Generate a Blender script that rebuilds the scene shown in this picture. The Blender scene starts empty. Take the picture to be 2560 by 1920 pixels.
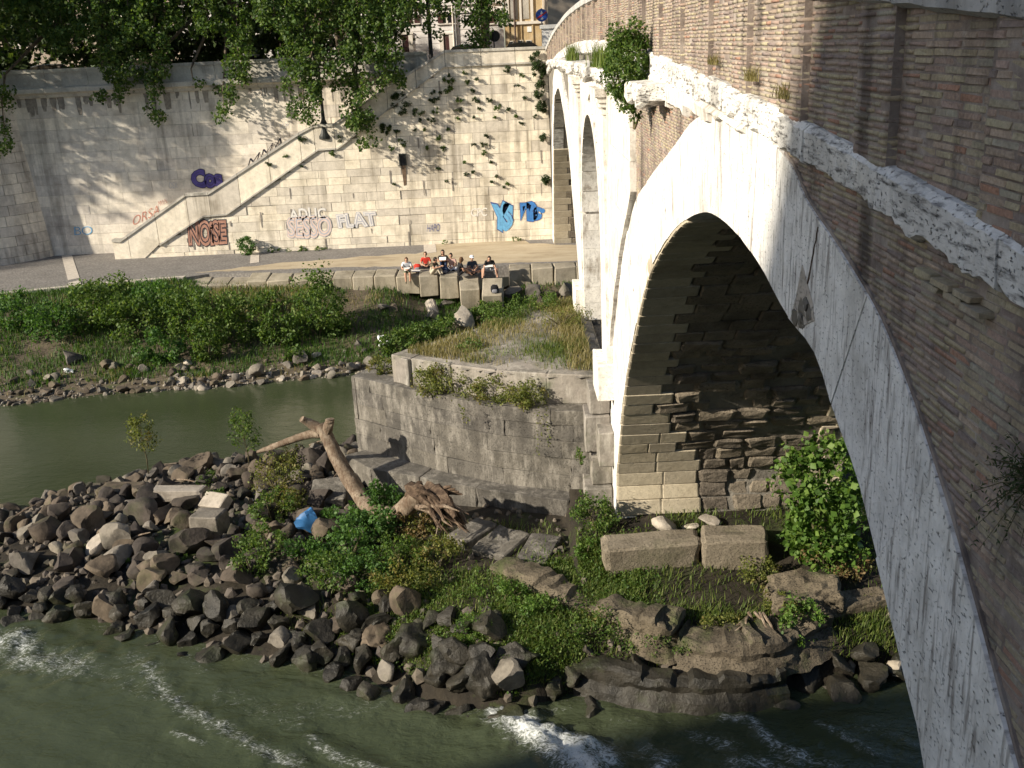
import bpy, bmesh, math, random
import numpy as np
from mathutils import Vector, Matrix, Euler

S = bpy.context.scene
COL = S.collection
random.seed(7)
RNG = np.random.default_rng(7)

# ------------------------------------------------------------------ camera
CAMZ = 13.0                                  # eye height above the river
F_PX, PITCH, ROLL, YAW = 2550.0, 0.321384, 0.04764, -0.006769
KD = 2560 / 2212


def _rot(v):
    x, y, z = v
    c, s = math.cos(YAW), math.sin(YAW)
    return Vector((x * c + y * s, -x * s + y * c, z))


_e2 = (0, math.sin(PITCH), math.cos(PITCH))
_c, _s = math.cos(ROLL), math.sin(ROLL)
C_R = _rot((_c, -_s * _e2[1], -_s * _e2[2]))
C_U = _rot((_s, _c * _e2[1], _c * _e2[2]))
C_F = _rot((0, math.cos(PITCH), -math.sin(PITCH)))
cam = bpy.data.cameras.new('camera')
cam.sensor_width = 36.0
cam.lens = F_PX / 2560 * 36
cam.clip_start, cam.clip_end = 0.1, 2000
cam_o = bpy.data.objects.new('camera', cam)
COL.objects.link(cam_o)
cam_o.matrix_world = Matrix(((C_R.x, C_U.x, -C_F.x, 0), (C_R.y, C_U.y, -C_F.y, 0), (C_R.z, C_U.z, -C_F.z, CAMZ), (0, 0, 0, 1)))
S.camera = cam_o


def D(u, v, X=None, Y=None, Z=None):
    """photo direction (2212-wide picture) met with the plane x=X, y=Y or z=Z"""
    d = C_R * (u * KD - 1280) + C_U * (960 - v * KD) + C_F * F_PX
    t = X / d.x if X is not None else (Y / d.y if Y is not None else (Z - CAMZ) / d.z)
    p = d * t
    return Vector((p.x, p.y, p.z + CAMZ))


# ------------------------------------------------------------------ light
SUN = Vector((-0.81, -0.40, 0.43)).normalized()
w = bpy.data.worlds.new('World')
S.world = w
w.use_nodes = True
_n, _l = w.node_tree.nodes, w.node_tree.links
sky = _n.new('ShaderNodeTexSky')
sky.sky_type = 'NISHITA'
sky.sun_disc = False
sky.sun_elevation = math.asin(SUN.z)
sky.sun_rotation = math.atan2(SUN.x, SUN.y) % (2 * math.pi)
_n['Background'].inputs[1].default_value = 0.088
_l.new(sky.outputs[0], _n['Background'].inputs[0])
sun = bpy.data.lights.new('sun', 'SUN')
sun.energy = 5.0
sun.angle = math.radians(1.0)
sun.color = (1.0, 0.90, 0.74)
sun_o = bpy.data.objects.new('sun', sun)
COL.objects.link(sun_o)
sun_o.rotation_euler = SUN.to_track_quat('Z', 'Y').to_euler()
sun_o.location = (-60, -30, 60)
vs = S.view_settings
vs.view_transform = 'Standard'
vs.look = 'None'
vs.exposure = 0.8
vs.gamma = 1.0
vs.use_curve_mapping = False

# ------------------------------------------------------------------ object helpers
WLOC = {}                                    # world origin of every parent


def tag(o, label=None, cat=None, group=None, kind=None, category=None):
    for k, v in (('label', label), ('category', cat or category), ('group', group), ('kind', kind)):
        if v:
            o[k] = v
    return o


def link(name, data, loc=(0, 0, 0), parent=None, rot=None, scale=None):
    o = bpy.data.objects.new(name, data)
    COL.objects.link(o)
    loc = Vector(loc)
    WLOC[o.name] = loc.copy()
    if parent is not None:
        o.parent = parent
        loc = loc - WLOC[parent.name]
    o.location = loc
    if rot is not None:
        o.rotation_euler = rot
    if scale is not None:
        o.scale = scale
    return o


def empty(name, loc, label=None, cat=None, group=None, kind=None, parent=None):
    o = link(name, None, loc, parent)
    o.empty_display_size = 0.2
    return tag(o, label, cat, group, kind)


def make_mesh(name, verts, faces, mat=None, smooth=False, sharp=None):
    me = bpy.data.meshes.new(name)
    v = np.asarray(verts, dtype=np.float64).reshape(-1, 3)
    if isinstance(faces, np.ndarray):
        k = faces.shape[1]
        me.vertices.add(len(v))
        me.vertices.foreach_set('co', v.ravel())
        me.loops.add(faces.size)
        me.loops.foreach_set('vertex_index', faces.ravel().astype(np.int32))
        me.polygons.add(len(faces))
        me.polygons.foreach_set('loop_start', np.arange(0, faces.size, k, dtype=np.int32))
        me.update(calc_edges=True)
        me.validate()
    else:
        me.from_pydata([tuple(a) for a in v], [], faces)
        me.update()
    if mat is not None:
        for m in (mat if isinstance(mat, (list, tuple)) else [mat]):
            me.materials.append(m)
    if smooth:
        me.polygons.foreach_set('use_smooth', np.ones(len(me.polygons), dtype=bool))
        if sharp:
            me.set_sharp_from_angle(angle=math.radians(sharp))
    return me


def mesh_obj(name, verts, faces, mat, parent=None, origin=None, smooth=False, sharp=None, **tags):
    """verts in world coordinates; origin = object origin (default: bottom centre)"""
    v = np.asarray(verts, dtype=np.float64).reshape(-1, 3)
    if origin is None:
        lo, hi = v.min(0), v.max(0)
        origin = ((lo[0] + hi[0]) / 2, (lo[1] + hi[1]) / 2, lo[2])
    me = make_mesh(name, v - np.asarray(origin), faces, mat, smooth, sharp)
    o = link(name, me, origin, parent)
    return tag(o, **tags)


def join_parts(parts):
    """[(verts, faces)] -> one verts, faces"""
    V, Fc, n = [], [], 0
    for v, f in parts:
        v = np.asarray(v, dtype=float).reshape(-1, 3)
        V.append(v)
        Fc += [tuple(i + n for i in q) for q in f]
        n += len(v)
    return np.concatenate(V), Fc


def evaluated(ob):
    """mesh of an object after its modifiers, made in a scratch scene so that it stays quick"""
    sc = bpy.data.scenes.new('scratch')
    sc.collection.objects.link(ob)
    vl = sc.view_layers[0]
    vl.update()
    me = bpy.data.meshes.new_from_object(ob.evaluated_get(vl.depsgraph))
    bpy.data.objects.remove(ob)
    bpy.data.scenes.remove(sc)
    return me


BOXF = [(0, 3, 2, 1), (4, 5, 6, 7), (0, 1, 5, 4), (1, 2, 6, 5), (2, 3, 7, 6), (3, 0, 4, 7)]


def box(x0, x1, y0, y1, z0, z1):
    return ([(x0, y0, z0), (x1, y0, z0), (x1, y1, z0), (x0, y1, z0), (x0, y0, z1), (x1, y0, z1), (x1, y1, z1), (x0, y1, z1)], BOXF)


def hexa(bottom, top):
    """8-corner solid from two quads (counter-clockwise seen from above)"""
    return (list(bottom) + list(top), BOXF)


def prism(poly, axis, a0, a1):
    """extrude a 2-D polygon; axis 'x': poly=(y,z), 'y': (x,z), 'z': (x,y)"""
    n = len(poly)
    def P(p, a):
        return (a, p[0], p[1]) if axis == 'x' else ((p[0], a, p[1]) if axis == 'y' else (p[0], p[1], a))
    v = [P(p, a0) for p in poly] + [P(p, a1) for p in poly]
    f = [tuple(range(n))[::-1], tuple(range(n, 2 * n))] + [(i, (i + 1) % n, n + (i + 1) % n, n + i) for i in range(n)]
    return v, f


def cyl(p0, p1, r0, r1=None, n=10, caps=True):
    p0, p1 = Vector(p0), Vector(p1)
    r1 = r0 if r1 is None else r1
    q = (p1 - p0).to_track_quat('Z', 'Y')
    v = []
    for p, r in ((p0, r0), (p1, r1)):
        for i in range(n):
            a = 2 * math.pi * i / n
            v.append(tuple(p + q @ Vector((r * math.cos(a), r * math.sin(a), 0))))
    f = [(i, (i + 1) % n, n + (i + 1) % n, n + i) for i in range(n)]
    if caps:
        f += [tuple(range(n))[::-1], tuple(range(n, 2 * n))]
    return v, f


def tube(path, radii, n=8, jit=0.0, seed=0):
    """bent tapering tube through points"""
    rr = random.Random(seed)
    P = [Vector(p) for p in path]
    v, f = [], []
    for k, p in enumerate(P):
        d = (P[min(k + 1, len(P) - 1)] - P[max(k - 1, 0)])
        q = d.to_track_quat('Z', 'Y')
        for i in range(n):
            a = 2 * math.pi * i / n
            r = radii[k] * (1 + rr.uniform(-jit, jit))
            v.append(tuple(p + q @ Vector((r * math.cos(a), r * math.sin(a), 0))))
    for k in range(len(P) - 1):
        for i in range(n):
            a, b = k * n + i, k * n + (i + 1) % n
            f.append((a, b, b + n, a + n))
    f += [tuple(range(n))[::-1], tuple(range((len(P) - 1) * n, len(P) * n))]
    return v, f


def lathe(prof, n=16, c=(0, 0, 0)):
    """profile [(r,z)] about the z axis at c"""
    v, f = [], []
    for r, z in prof:
        for i in range(n):
            a = 2 * math.pi * i / n
            v.append((c[0] + r * math.cos(a), c[1] + r * math.sin(a), c[2] + z))
    for k in range(len(prof) - 1):
        for i in range(n):
            a, b = k * n + i, k * n + (i + 1) % n
            f.append((a, b, b + n, a + n))
    f += [tuple(range(n))[::-1], tuple(range((len(prof) - 1) * n, len(prof) * n))]
    return v, f


def vnoise(p, scale=1.0, seed=0):
    from mathutils import noise
    return noise.noise(Vector((p[0] * scale + seed * 17.3, p[1] * scale - seed * 9.1, p[2] * scale + seed * 3.7)))


def bevel_block(seed, bev=0.06, jit=0.03, sub=0, rough=0.0):
    """unit cube (-.5...5) with worn edges, shared by many stones"""
    rr = random.Random(seed)
    bm = bmesh.new()
    bmesh.ops.create_cube(bm, size=1.0)
    for v in bm.verts:
        v.co += Vector((rr.uniform(-jit, jit), rr.uniform(-jit, jit), rr.uniform(-jit, jit)))
    bmesh.ops.bevel(bm, geom=bm.edges[:], offset=bev, segments=1, affect='EDGES', profile=0.6)
    if sub:
        bmesh.ops.subdivide_edges(bm, edges=bm.edges[:], cuts=sub, use_grid_fill=True)
    if rough:
        for v in bm.verts:
            n = v.co.normalized()
            v.co += n * rough * (vnoise(v.co, 2.3, seed) + 0.6 * vnoise(v.co, 6.0, seed + 5) + 0.4 * vnoise(v.co, 14.0, seed + 9))
    bm.normal_update()
    V = [tuple(v.co) for v in bm.verts]
    Fc = [tuple(v.index for v in f.verts) for f in bm.faces]
    bm.free()
    return V, Fc


def shared(name, gen, mats):
    """mesh data made once, used by many"""
    V, Fc = gen
    return make_mesh(name, V, Fc, mats)


def rock_geo(seed, sub=3, cuts=7, rough=0.06, flat=1.0):
    rr = random.Random(seed)
    bm = bmesh.new()
    bmesh.ops.create_icosphere(bm, subdivisions=sub, radius=0.62)
    planes = []
    for i in range(cuts):
        n = Vector((rr.gauss(0, 1), rr.gauss(0, 1), rr.gauss(0, 1))).normalized()
        planes.append((n, rr.uniform(0.24, 0.46)))
    for v in bm.verts:
        for n, d in planes:
            k = v.co.dot(n) - d
            if k > 0:
                v.co -= n * k * flat
        n = v.co.normalized()
        v.co += n * rough * (vnoise(v.co, 2.2, seed) * 1.1 + vnoise(v.co, 5.5, seed + 3) * 0.6 + vnoise(v.co, 12, seed + 8) * 0.3)
    V = np.array([tuple(v.co) for v in bm.verts])
    V /= (V.max(0) - V.min(0)).max()
    Fc = [tuple(v.index for v in f.verts) for f in bm.faces]
    bm.free()
    return V, Fc


def leaf_arrays(P, size, rng, up=0.3, fold=0.25, aspect=1.5, droop=None):
    """one folded leaf (4 points, 2 triangles) at every row of P"""
    n = len(P)
    d = rng.normal(size=(n, 3))
    d[:, 2] -= 0.35
    d /= np.linalg.norm(d, axis=1)[:, None]
    nr = rng.normal(size=(n, 3))
    nr[:, 2] += up
    s = np.cross(d, nr)
    s /= np.linalg.norm(s, axis=1)[:, None] + 1e-9
    nn = np.cross(s, d)
    L = (size * rng.uniform(0.65, 1.35, n))[:, None]
    W = L / aspect * 0.5
    a = P
    b = P + d * L * 0.5 + s * W + nn * L * fold * 0.5
    c = P + d * L
    e = P + d * L * 0.5 - s * W + nn * L * fold * 0.5
    V = np.stack([a, b, c, e], 1).reshape(-1, 3)
    i = np.arange(n) * 4
    T = np.concatenate([np.stack([i, i + 1, i + 2], 1), np.stack([i, i + 2, i + 3], 1)])
    return V, T


def blade_arrays(P, h, wd, rng, lean=0.35):
    """grass blades: bent triangles (5 points, 3 triangles)"""
    n = len(P)
    az = rng.uniform(0, 2 * math.pi, n)
    d = np.stack([np.cos(az), np.sin(az), np.zeros(n)], 1)
    s = np.stack([-np.sin(az), np.cos(az), np.zeros(n)], 1)
    H = h * rng.uniform(0.5, 1.3, n)
    ln = lean * rng.uniform(0.2, 1.6, n)
    z = np.array([0, 0, 1.0])
    W = (wd * rng.uniform(0.7, 1.3, n))[:, None]
    m = P + z * (H * 0.6)[:, None] + d * (H * ln * 0.35)[:, None]
    t = P + z * H[:, None] + d * (H * ln)[:, None]
    V = np.stack([P - s * W, P + s * W, m + s * W * 0.7, m - s * W * 0.7, t], 1).reshape(-1, 3)
    i = np.arange(n) * 5
    T = np.concatenate([np.stack([i, i + 1, i + 2], 1), np.stack([i, i + 2, i + 3], 1), np.stack([i + 3, i + 2, i + 4], 1)])
    return V, T
# ------------------------------------------------------------------ materials
class NT:
    def __init__(s, name):
        s.m = bpy.data.materials.new(name)
        s.m.use_nodes = True
        s.t = s.m.node_tree
        s.n, s.l = s.t.nodes, s.t.links
        s.b = s.n['Principled BSDF']
        s.out = s.n['Material Output']
        s.tc = None

    def add(s, typ, **kw):
        nd = s.n.new('ShaderNode' + typ)
        for k, v in kw.items():
            setattr(nd, k, v)
        return nd

    def set(s, sock, v):
        if hasattr(v, 'is_output'):
            s.l.new(v, sock)
        elif isinstance(v, tuple) and len(v) == 3 and sock.type == 'RGBA':
            sock.default_value = (*v, 1)
        else:
            sock.default_value = v

    def pos(s, sc=(1, 1, 1), rot=(0, 0, 0), obj=False):
        if obj:
            c = s.add('TexCoord').outputs['Object']
        else:
            c = s.add('NewGeometry').outputs['Position']
        mp = s.add('Mapping')
        mp.inputs['Scale'].default_value = sc
        mp.inputs['Rotation'].default_value = rot
        s.l.new(c, mp.inputs[0])
        return mp.outputs[0]

    def noise(s, scale, detail=4, rough=0.55, sc=(1, 1, 1), rot=(0, 0, 0), dist=0.0, obj=False):
        nd = s.add('TexNoise')
        nd.inputs['Scale'].default_value = scale
        nd.inputs['Detail'].default_value = detail
        nd.inputs['Roughness'].default_value = rough
        nd.inputs['Distortion'].default_value = dist
        s.l.new(s.pos(sc, rot, obj), nd.inputs['Vector'])
        return nd.outputs['Fac']

    def vor(s, scale, feature='F1', sc=(1, 1, 1), obj=False):
        nd = s.add('TexVoronoi', feature=feature)
        nd.inputs['Scale'].default_value = scale
        s.l.new(s.pos(sc, (0, 0, 0), obj), nd.inputs['Vector'])
        return nd.outputs['Distance']

    def ramp(s, fac, stops, interp='LINEAR'):
        nd = s.add('ValToRGB')
        nd.color_ramp.interpolation = interp
        e = nd.color_ramp.elements
        while len(e) < len(stops):
            e.new(0.5)
        for el, (p, c) in zip(e, stops):
            el.position = p
            el.color = (*c, 1) if isinstance(c, tuple) else (c, c, c, 1)
        s.l.new(fac, nd.inputs[0])
        return nd.outputs[0]

    def mix(s, fac, a, b, mode='MIX'):
        nd = s.add('Mix', data_type='RGBA', blend_type=mode)
        s.set(nd.inputs[0], fac)
        s.set(nd.inputs[6], a)
        s.set(nd.inputs[7], b)
        return nd.outputs[2]

    def math(s, op, a, b=0.5):
        nd = s.add('Math', operation=op)
        s.set(nd.inputs[0], a)
        s.set(nd.inputs[1], b)
        return nd.outputs[0]

    def rnd(s, island=False):
        if island:
            return s.add('NewGeometry').outputs['Random Per Island']
        return s.add('ObjectInfo').outputs['Random']

    def bump(s, h, strength=0.5, dist=0.02, prev=None):
        nd = s.add('Bump')
        nd.inputs['Strength'].default_value = strength
        nd.inputs['Distance'].default_value = dist
        s.l.new(h, nd.inputs['Height'])
        if prev is not None:
            s.l.new(prev, nd.inputs['Normal'])
        return nd.outputs[0]

    def fin(s, col, rough=0.85, nrm=None, spec=0.25):
        s.set(s.b.inputs['Base Color'], col)
        s.set(s.b.inputs['Roughness'], rough)
        s.b.inputs['Specular IOR Level'].default_value = spec
        if nrm is not None:
            s.l.new(nrm, s.b.inputs['Normal'])
        return s.m


M = {}


def stone_mat(name, cols, streak=0.0, streak_col=(0.05, 0.045, 0.035), pits=0.0, grain=9.0, bump=0.5, tint=0.25, island=False, vein=None, lichen=0.0, lich_col=(0.62, 0.60, 0.55), bd=0.02, moss=0.0, vth=0.56):
    t = NT(name)
    base = t.ramp(t.noise(1.3, 5, 0.6), [(0.3, cols[0]), (0.55, cols[1]), (0.75, cols[2])])
    fine = t.noise(grain, 6, 0.65)
    c = t.mix(0.35, base, t.ramp(fine, [(0.3, 0.55), (0.7, 1.25)]), 'MULTIPLY')
    if tint:
        r = t.ramp(t.rnd(island), [(0.0, (1 - tint, 1 - tint, 1 - tint * 0.9)), (0.5, (1, 1, 1)), (1.0, (1 + tint * .4, 1 + tint * .35, 1 + tint * .2))])
        c = t.mix(1.0, c, r, 'MULTIPLY')
    if vein:                                   # travertine bedding: stretched pits
        v = t.noise(vein[0], 5, 0.6, vein[1], vein[2] if len(vein) > 2 else (0, 0, 0))
        c = t.mix(t.ramp(v, [(vth, 0.0), (vth + 0.17, 0.85)]), c, streak_col)
    if lichen:
        li = t.noise(2.6, 8, 0.78, (1, 1, 0.30))
        c = t.mix(t.ramp(li, [(0.56 - lichen * .1, 0.0), (0.68, 0.75)]), c, lich_col)
    if streak:
        s1 = t.noise(1.5, 5, 0.65, (1.6, 1.6, 0.07))
        s2 = t.noise(0.20, 4, 0.6, (1, 1, 1.2))
        k = t.math('MULTIPLY', t.ramp(s1, [(0.47, 0.0), (0.64, 1.0)]), t.ramp(s2, [(0.42, 0.0), (0.60, 1.0)]))
        c = t.mix(t.math('MULTIPLY', k, streak), c, streak_col)
    if moss:
        mo = t.noise(0.9, 6, 0.7)
        c = t.mix(t.ramp(mo, [(0.52, 0.0), (0.66, moss)]), c, (0.045, 0.065, 0.015))
    h = fine
    if pits:
        p = t.ramp(t.noise(26, 3, 0.6, (1, 1, 1.8)), [(0.60, 0.0), (0.70, 1.0)])
        c = t.mix(t.math('MULTIPLY', p, pits), c, (0.06, 0.055, 0.05))
        h = t.math('SUBTRACT', fine, p)
    M[name] = t.fin(c, 0.88, t.bump(h, bump, bd))
    return M[name]


stone_mat('travertine', [(0.60, 0.57, 0.51), (0.74, 0.71, 0.66), (0.66, 0.63, 0.58)], pits=0.5, tint=0.10, vein=(4.2, (1, 3.2, 0.4)), streak=0.5, streak_col=(0.24, 0.20, 0.155), bump=0.6, vth=0.52)
stone_mat('ring_travertine', [(0.55, 0.53, 0.49), (0.82, 0.80, 0.765), (0.66, 0.64, 0.60)], pits=0.75, tint=0.07, vein=(4.2, (1, 4.5, 0.55), (0.45, 0, 0)), streak=0.35, streak_col=(0.19, 0.165, 0.145), bump=0.7, vth=0.51)
stone_mat('cornice_stone', [(0.48, 0.46, 0.42), (0.74, 0.72, 0.68), (0.67, 0.65, 0.61)], pits=0.8, tint=0.10, vein=(7.0, (1, 0.7, 3.5)), streak=0.45, streak_col=(0.035, 0.03, 0.028), bump=0.9, vth=0.50)
stone_mat('coping_stone', [(0.33, 0.32, 0.30), (0.52, 0.51, 0.49), (0.44, 0.43, 0.41)], pits=0.7, tint=0.10, streak=0.7, streak_col=(0.04, 0.038, 0.036), bump=0.7)
stone_mat('wall_stone', [(0.55, 0.49, 0.39), (0.74, 0.67, 0.55), (0.67, 0.605, 0.50)], streak=0.62, streak_col=(0.13, 0.105, 0.07), tint=0.22, grain=5, pits=0.25, bump=0.5)
stone_mat('wall_stone_back', [(0.52, 0.47, 0.40), (0.72, 0.66, 0.57), (0.63, 0.575, 0.495)], streak=0.5, streak_col=(0.07, 0.06, 0.05), tint=0.2, grain=5, pits=0.2, bump=0.5)
stone_mat('wall_coping', [(0.33, 0.31, 0.27), (0.50, 0.47, 0.41), (0.43, 0.40, 0.36)], streak=0.7, streak_col=(0.05, 0.045, 0.04), tint=0.15, pits=0.3)
stone_mat('joint', [(0.13, 0.115, 0.085), (0.27, 0.24, 0.19), (0.19, 0.165, 0.13)], tint=0, grain=14)
stone_mat('grey_stone', [(0.060, 0.056, 0.049), (0.120, 0.110, 0.095), (0.09, 0.083, 0.072)], streak=0.5, streak_col=(0.045, 0.04, 0.034), lichen=0.75, lich_col=(0.33, 0.305, 0.265), tint=0.2, pits=0.3, grain=7, bump=0.9, bd=0.03)
stone_mat('grey_stone_top', [(0.13, 0.12, 0.10), (0.25, 0.225, 0.195), (0.19, 0.17, 0.15)], lichen=0.6, lich_col=(0.40, 0.375, 0.33), tint=0.15, grain=6, bump=0.9, bd=0.03, moss=0.5)
stone_mat('quoin_stone', [(0.36, 0.31, 0.225), (0.48, 0.42, 0.315), (0.42, 0.365, 0.275)], tint=0.14, grain=8, pits=0.3, bump=0.6)
stone_mat('rubble_stone', [(0.10, 0.084, 0.063), (0.215, 0.182, 0.14), (0.155, 0.131, 0.102)], tint=0.35, grain=6, bump=1.0, bd=0.05, pits=0.3)
stone_mat('rubble_mortar', [(0.09, 0.081, 0.067), (0.20, 0.183, 0.158), (0.14, 0.128, 0.108)], tint=0, grain=7, bump=1.0, bd=0.05)
stone_mat('niche_stone', [(0.36, 0.31, 0.25), (0.52, 0.46, 0.39), (0.45, 0.40, 0.33)], tint=0.12, grain=5, bump=1.0, bd=0.06, pits=0.3)
stone_mat('block_stone', [(0.12, 0.10, 0.07), (0.23, 0.195, 0.145), (0.17, 0.145, 0.105)], tint=0.12, grain=12, pits=0.4, bump=0.9, bd=0.03, moss=0.25)
stone_mat('concrete', [(0.21, 0.185, 0.135), (0.35, 0.31, 0.24), (0.28, 0.245, 0.19)], streak=0.5, streak_col=(0.12, 0.10, 0.07), tint=0.15, grain=16, pits=0.2, bump=0.5)
stone_mat('mud_stone', [(0.050, 0.040, 0.027), (0.135, 0.112, 0.08), (0.09, 0.074, 0.052)], tint=0.15, grain=5, bump=1.0, bd=0.08, pits=0.5, moss=0.7)
stone_mat('basalt', [(0.014, 0.012, 0.011), (0.070, 0.058, 0.049), (0.034, 0.029, 0.025)], tint=0.4, grain=9, bump=0.9, bd=0.03, moss=0.25)
stone_mat('brown_rock', [(0.026, 0.021, 0.0155), (0.118, 0.093, 0.069), (0.060, 0.048, 0.037)], tint=0.35, grain=8, bump=0.9, bd=0.03, moss=0.35)
stone_mat('grey_rock', [(0.045, 0.040, 0.033), (0.19, 0.17, 0.142), (0.10, 0.089, 0.075)], tint=0.3, grain=9, bump=0.9, bd=0.03, moss=0.2)
stone_mat('pale_rock', [(0.22, 0.19, 0.15), (0.40, 0.355, 0.295), (0.31, 0.275, 0.23)], tint=0.2, grain=9, bump=0.9, bd=0.03)
stone_mat('wet_rock', [(0.012, 0.012, 0.010), (0.040, 0.036, 0.028), (0.024, 0.022, 0.017)], tint=0.3, grain=9, bump=1.0, bd=0.04, moss=0.3)
M['wet_rock'].node_tree.nodes['Principled BSDF'].inputs['Roughness'].default_value = 0.45
stone_mat('dark_soil', [(0.010, 0.0085, 0.0065), (0.032, 0.026, 0.018), (0.019, 0.0155, 0.011)], tint=0, grain=6, bump=1.0, bd=0.05, moss=0.8)
stone_mat('soil', [(0.06, 0.048, 0.033), (0.12, 0.096, 0.066), (0.085, 0.07, 0.048)], tint=0, grain=6, bump=1.0, bd=0.05, moss=0.75)
stone_mat('dry_soil', [(0.20, 0.165, 0.12), (0.33, 0.28, 0.21), (0.26, 0.22, 0.16)], tint=0, grain=8, bump=1.0, bd=0.06, moss=0.3)
stone_mat('facade_white', [(0.62, 0.59, 0.57), (0.70, 0.67, 0.65), (0.66, 0.63, 0.61)], tint=0, grain=3, bump=0.1)
stone_mat('facade_ochre', [(0.42, 0.30, 0.16), (0.50, 0.38, 0.22), (0.55, 0.46, 0.32)], tint=0, grain=3, bump=0.1, streak=0.3, streak_col=(0.3, 0.2, 0.1))
stone_mat('facade_dark', [(0.30, 0.25, 0.2), (0.36, 0.3, 0.24), (0.33, 0.28, 0.22)], tint=0, grain=3, bump=0.1)


def brick_mat(name, island):
    t = NT(name)
    cols = [(0.0, (0.317, 0.234, 0.185)), (0.12, (0.389, 0.330, 0.220)), (0.27, (0.418, 0.330, 0.253)), (0.38, (0.360, 0.210, 0.147)), (0.44, (0.346, 0.306, 0.220)), (0.58, (0.324, 0.258, 0.198)), (0.68, (0.403, 0.354, 0.236)), (0.80, (0.245, 0.197, 0.177)), (0.88, (0.360, 0.266, 0.220)), (0.95, (0.338, 0.314, 0.244))]
    c = t.ramp(t.rnd(island), cols, 'CONSTANT')
    fine = t.noise(40, 5, 0.65)
    c = t.mix(0.55, c, t.ramp(fine, [(0.3, 0.45), (0.7, 1.35)]), 'MULTIPLY')
    dirt = t.noise(2.4, 6, 0.7)
    c = t.mix(t.ramp(dirt, [(0.42, 0.0), (0.66, 0.55)]), c, (0.235, 0.18, 0.155))
    drip = t.math('MULTIPLY', t.ramp(t.noise(1.3, 4, 0.6, (1, 2.2, 0.10)), [(0.50, 0.0), (0.64, 0.85)]), t.ramp(t.noise(1.1, 4, 0.6), [(0.40, 0.2), (0.62, 1.0)]))
    c = t.mix(drip, c, (0.055, 0.046, 0.042))
    lime = t.noise(5.0, 6, 0.75)
    c = t.mix(t.ramp(lime, [(0.58, 0.0), (0.72, 0.55)]), c, (0.42, 0.39, 0.35))
    M[name] = t.fin(c, 0.92, t.bump(fine, 0.8, 0.008), 0.15)


brick_mat('brick', False)
brick_mat('brick_mass', True)
_t = NT('mortar')
_c1 = _t.ramp(_t.noise(3.0, 6, 0.7), [(0.32, (0.15, 0.12, 0.105)), (0.5, (0.27, 0.225, 0.195)), (0.68, (0.38, 0.335, 0.295))])
_dr = _t.math('MULTIPLY', _t.ramp(_t.noise(1.3, 4, 0.6, (1, 2.2, 0.10)), [(0.50, 0.0), (0.64, 0.85)]), _t.ramp(_t.noise(1.1, 4, 0.6), [(0.40, 0.2), (0.62, 1.0)]))
_c1 = _t.mix(_dr, _c1, (0.055, 0.046, 0.042))
M['mortar'] = _t.fin(_c1, 0.95, _t.bump(_t.noise(45, 5, 0.7), 0.9, 0.01), 0.1)


def plain(name, col, rough=0.7, var=0.15, scale=8, spec=0.3, metal=0.0, bump=0.0):
    t = NT(name)
    c = t.mix(1.0, col, t.ramp(t.noise(scale, 4, 0.6), [(0.3, 1 - var), (0.7, 1 + var)]), 'MULTIPLY')
    t.b.inputs['Metallic'].default_value = metal
    M[name] = t.fin(c, rough, t.bump(t.noise(scale * 4, 4, 0.6), bump, 0.01) if bump else None, spec)
    return M[name]


def leaf_mat(name, cols, trans=0.35, dry=0.0):
    t = NT(name)
    r = t.rnd(True)
    c = t.ramp(r, [(0.0, cols[0]), (0.5, cols[1]), (1.0, cols[2])])
    if dry:
        c = t.mix(t.ramp(t.noise(1.7, 3, 0.6), [(0.52, 0.0), (0.62, dry)]), c, (0.20, 0.115, 0.04))
    t.set(t.b.inputs['Base Color'], c)
    t.b.inputs['Roughness'].default_value = 0.55
    t.b.inputs['Specular IOR Level'].default_value = 0.3
    tr = t.add('BsdfTranslucent')
    t.l.new(t.mix(1.0, c, (1.25, 1.3, 0.55), 'MULTIPLY'), tr.inputs['Color'])
    mx = t.add('MixShader')
    mx.inputs[0].default_value = trans
    t.l.new(t.b.outputs[0], mx.inputs[1])
    t.l.new(tr.outputs[0], mx.inputs[2])
    t.l.new(mx.outputs[0], t.out.inputs[0])
    M[name] = t.m


leaf_mat('leaf_plane', [(0.028, 0.060, 0.014), (0.060, 0.112, 0.024), (0.125, 0.175, 0.042)], 0.42)
leaf_mat('leaf_dark', [(0.018, 0.035, 0.010), (0.032, 0.058, 0.016), (0.060, 0.085, 0.026)], 0.25)
leaf_mat('leaf_shrub', [(0.038, 0.078, 0.014), (0.075, 0.135, 0.025), (0.145, 0.195, 0.045)], 0.4)
leaf_mat('leaf_bright', [(0.040, 0.085, 0.014), (0.080, 0.155, 0.026), (0.155, 0.235, 0.050)], 0.42)
leaf_mat('leaf_vine', [(0.035, 0.080, 0.016), (0.060, 0.135, 0.028), (0.105, 0.190, 0.045)], 0.4)
leaf_mat('leaf_olive', [(0.070, 0.095, 0.020), (0.125, 0.150, 0.032), (0.21, 0.215, 0.060)], 0.4, dry=0.45)
leaf_mat('leaf_dry', [(0.14, 0.090, 0.040), (0.23, 0.155, 0.075), (0.12, 0.13, 0.045)], 0.35)
leaf_mat('grass_green', [(0.030, 0.075, 0.010), (0.055, 0.120, 0.018), (0.095, 0.165, 0.030)], 0.4)
leaf_mat('grass_dry', [(0.14, 0.125, 0.045), (0.22, 0.19, 0.08), (0.30, 0.25, 0.12)], 0.35)
leaf_mat('grass_weed', [(0.055, 0.095, 0.016), (0.100, 0.150, 0.026), (0.175, 0.190, 0.055)], 0.4)
plain('bark', (0.10, 0.078, 0.055), 0.9, 0.5, 5, bump=0.9)
plain('stem', (0.10, 0.085, 0.045), 0.85, 0.4, 12)
plain('black_metal', (0.012, 0.012, 0.013), 0.45, 0.1)
plain('grey_metal', (0.20, 0.20, 0.20), 0.45, 0.1, metal=0.6)
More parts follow.
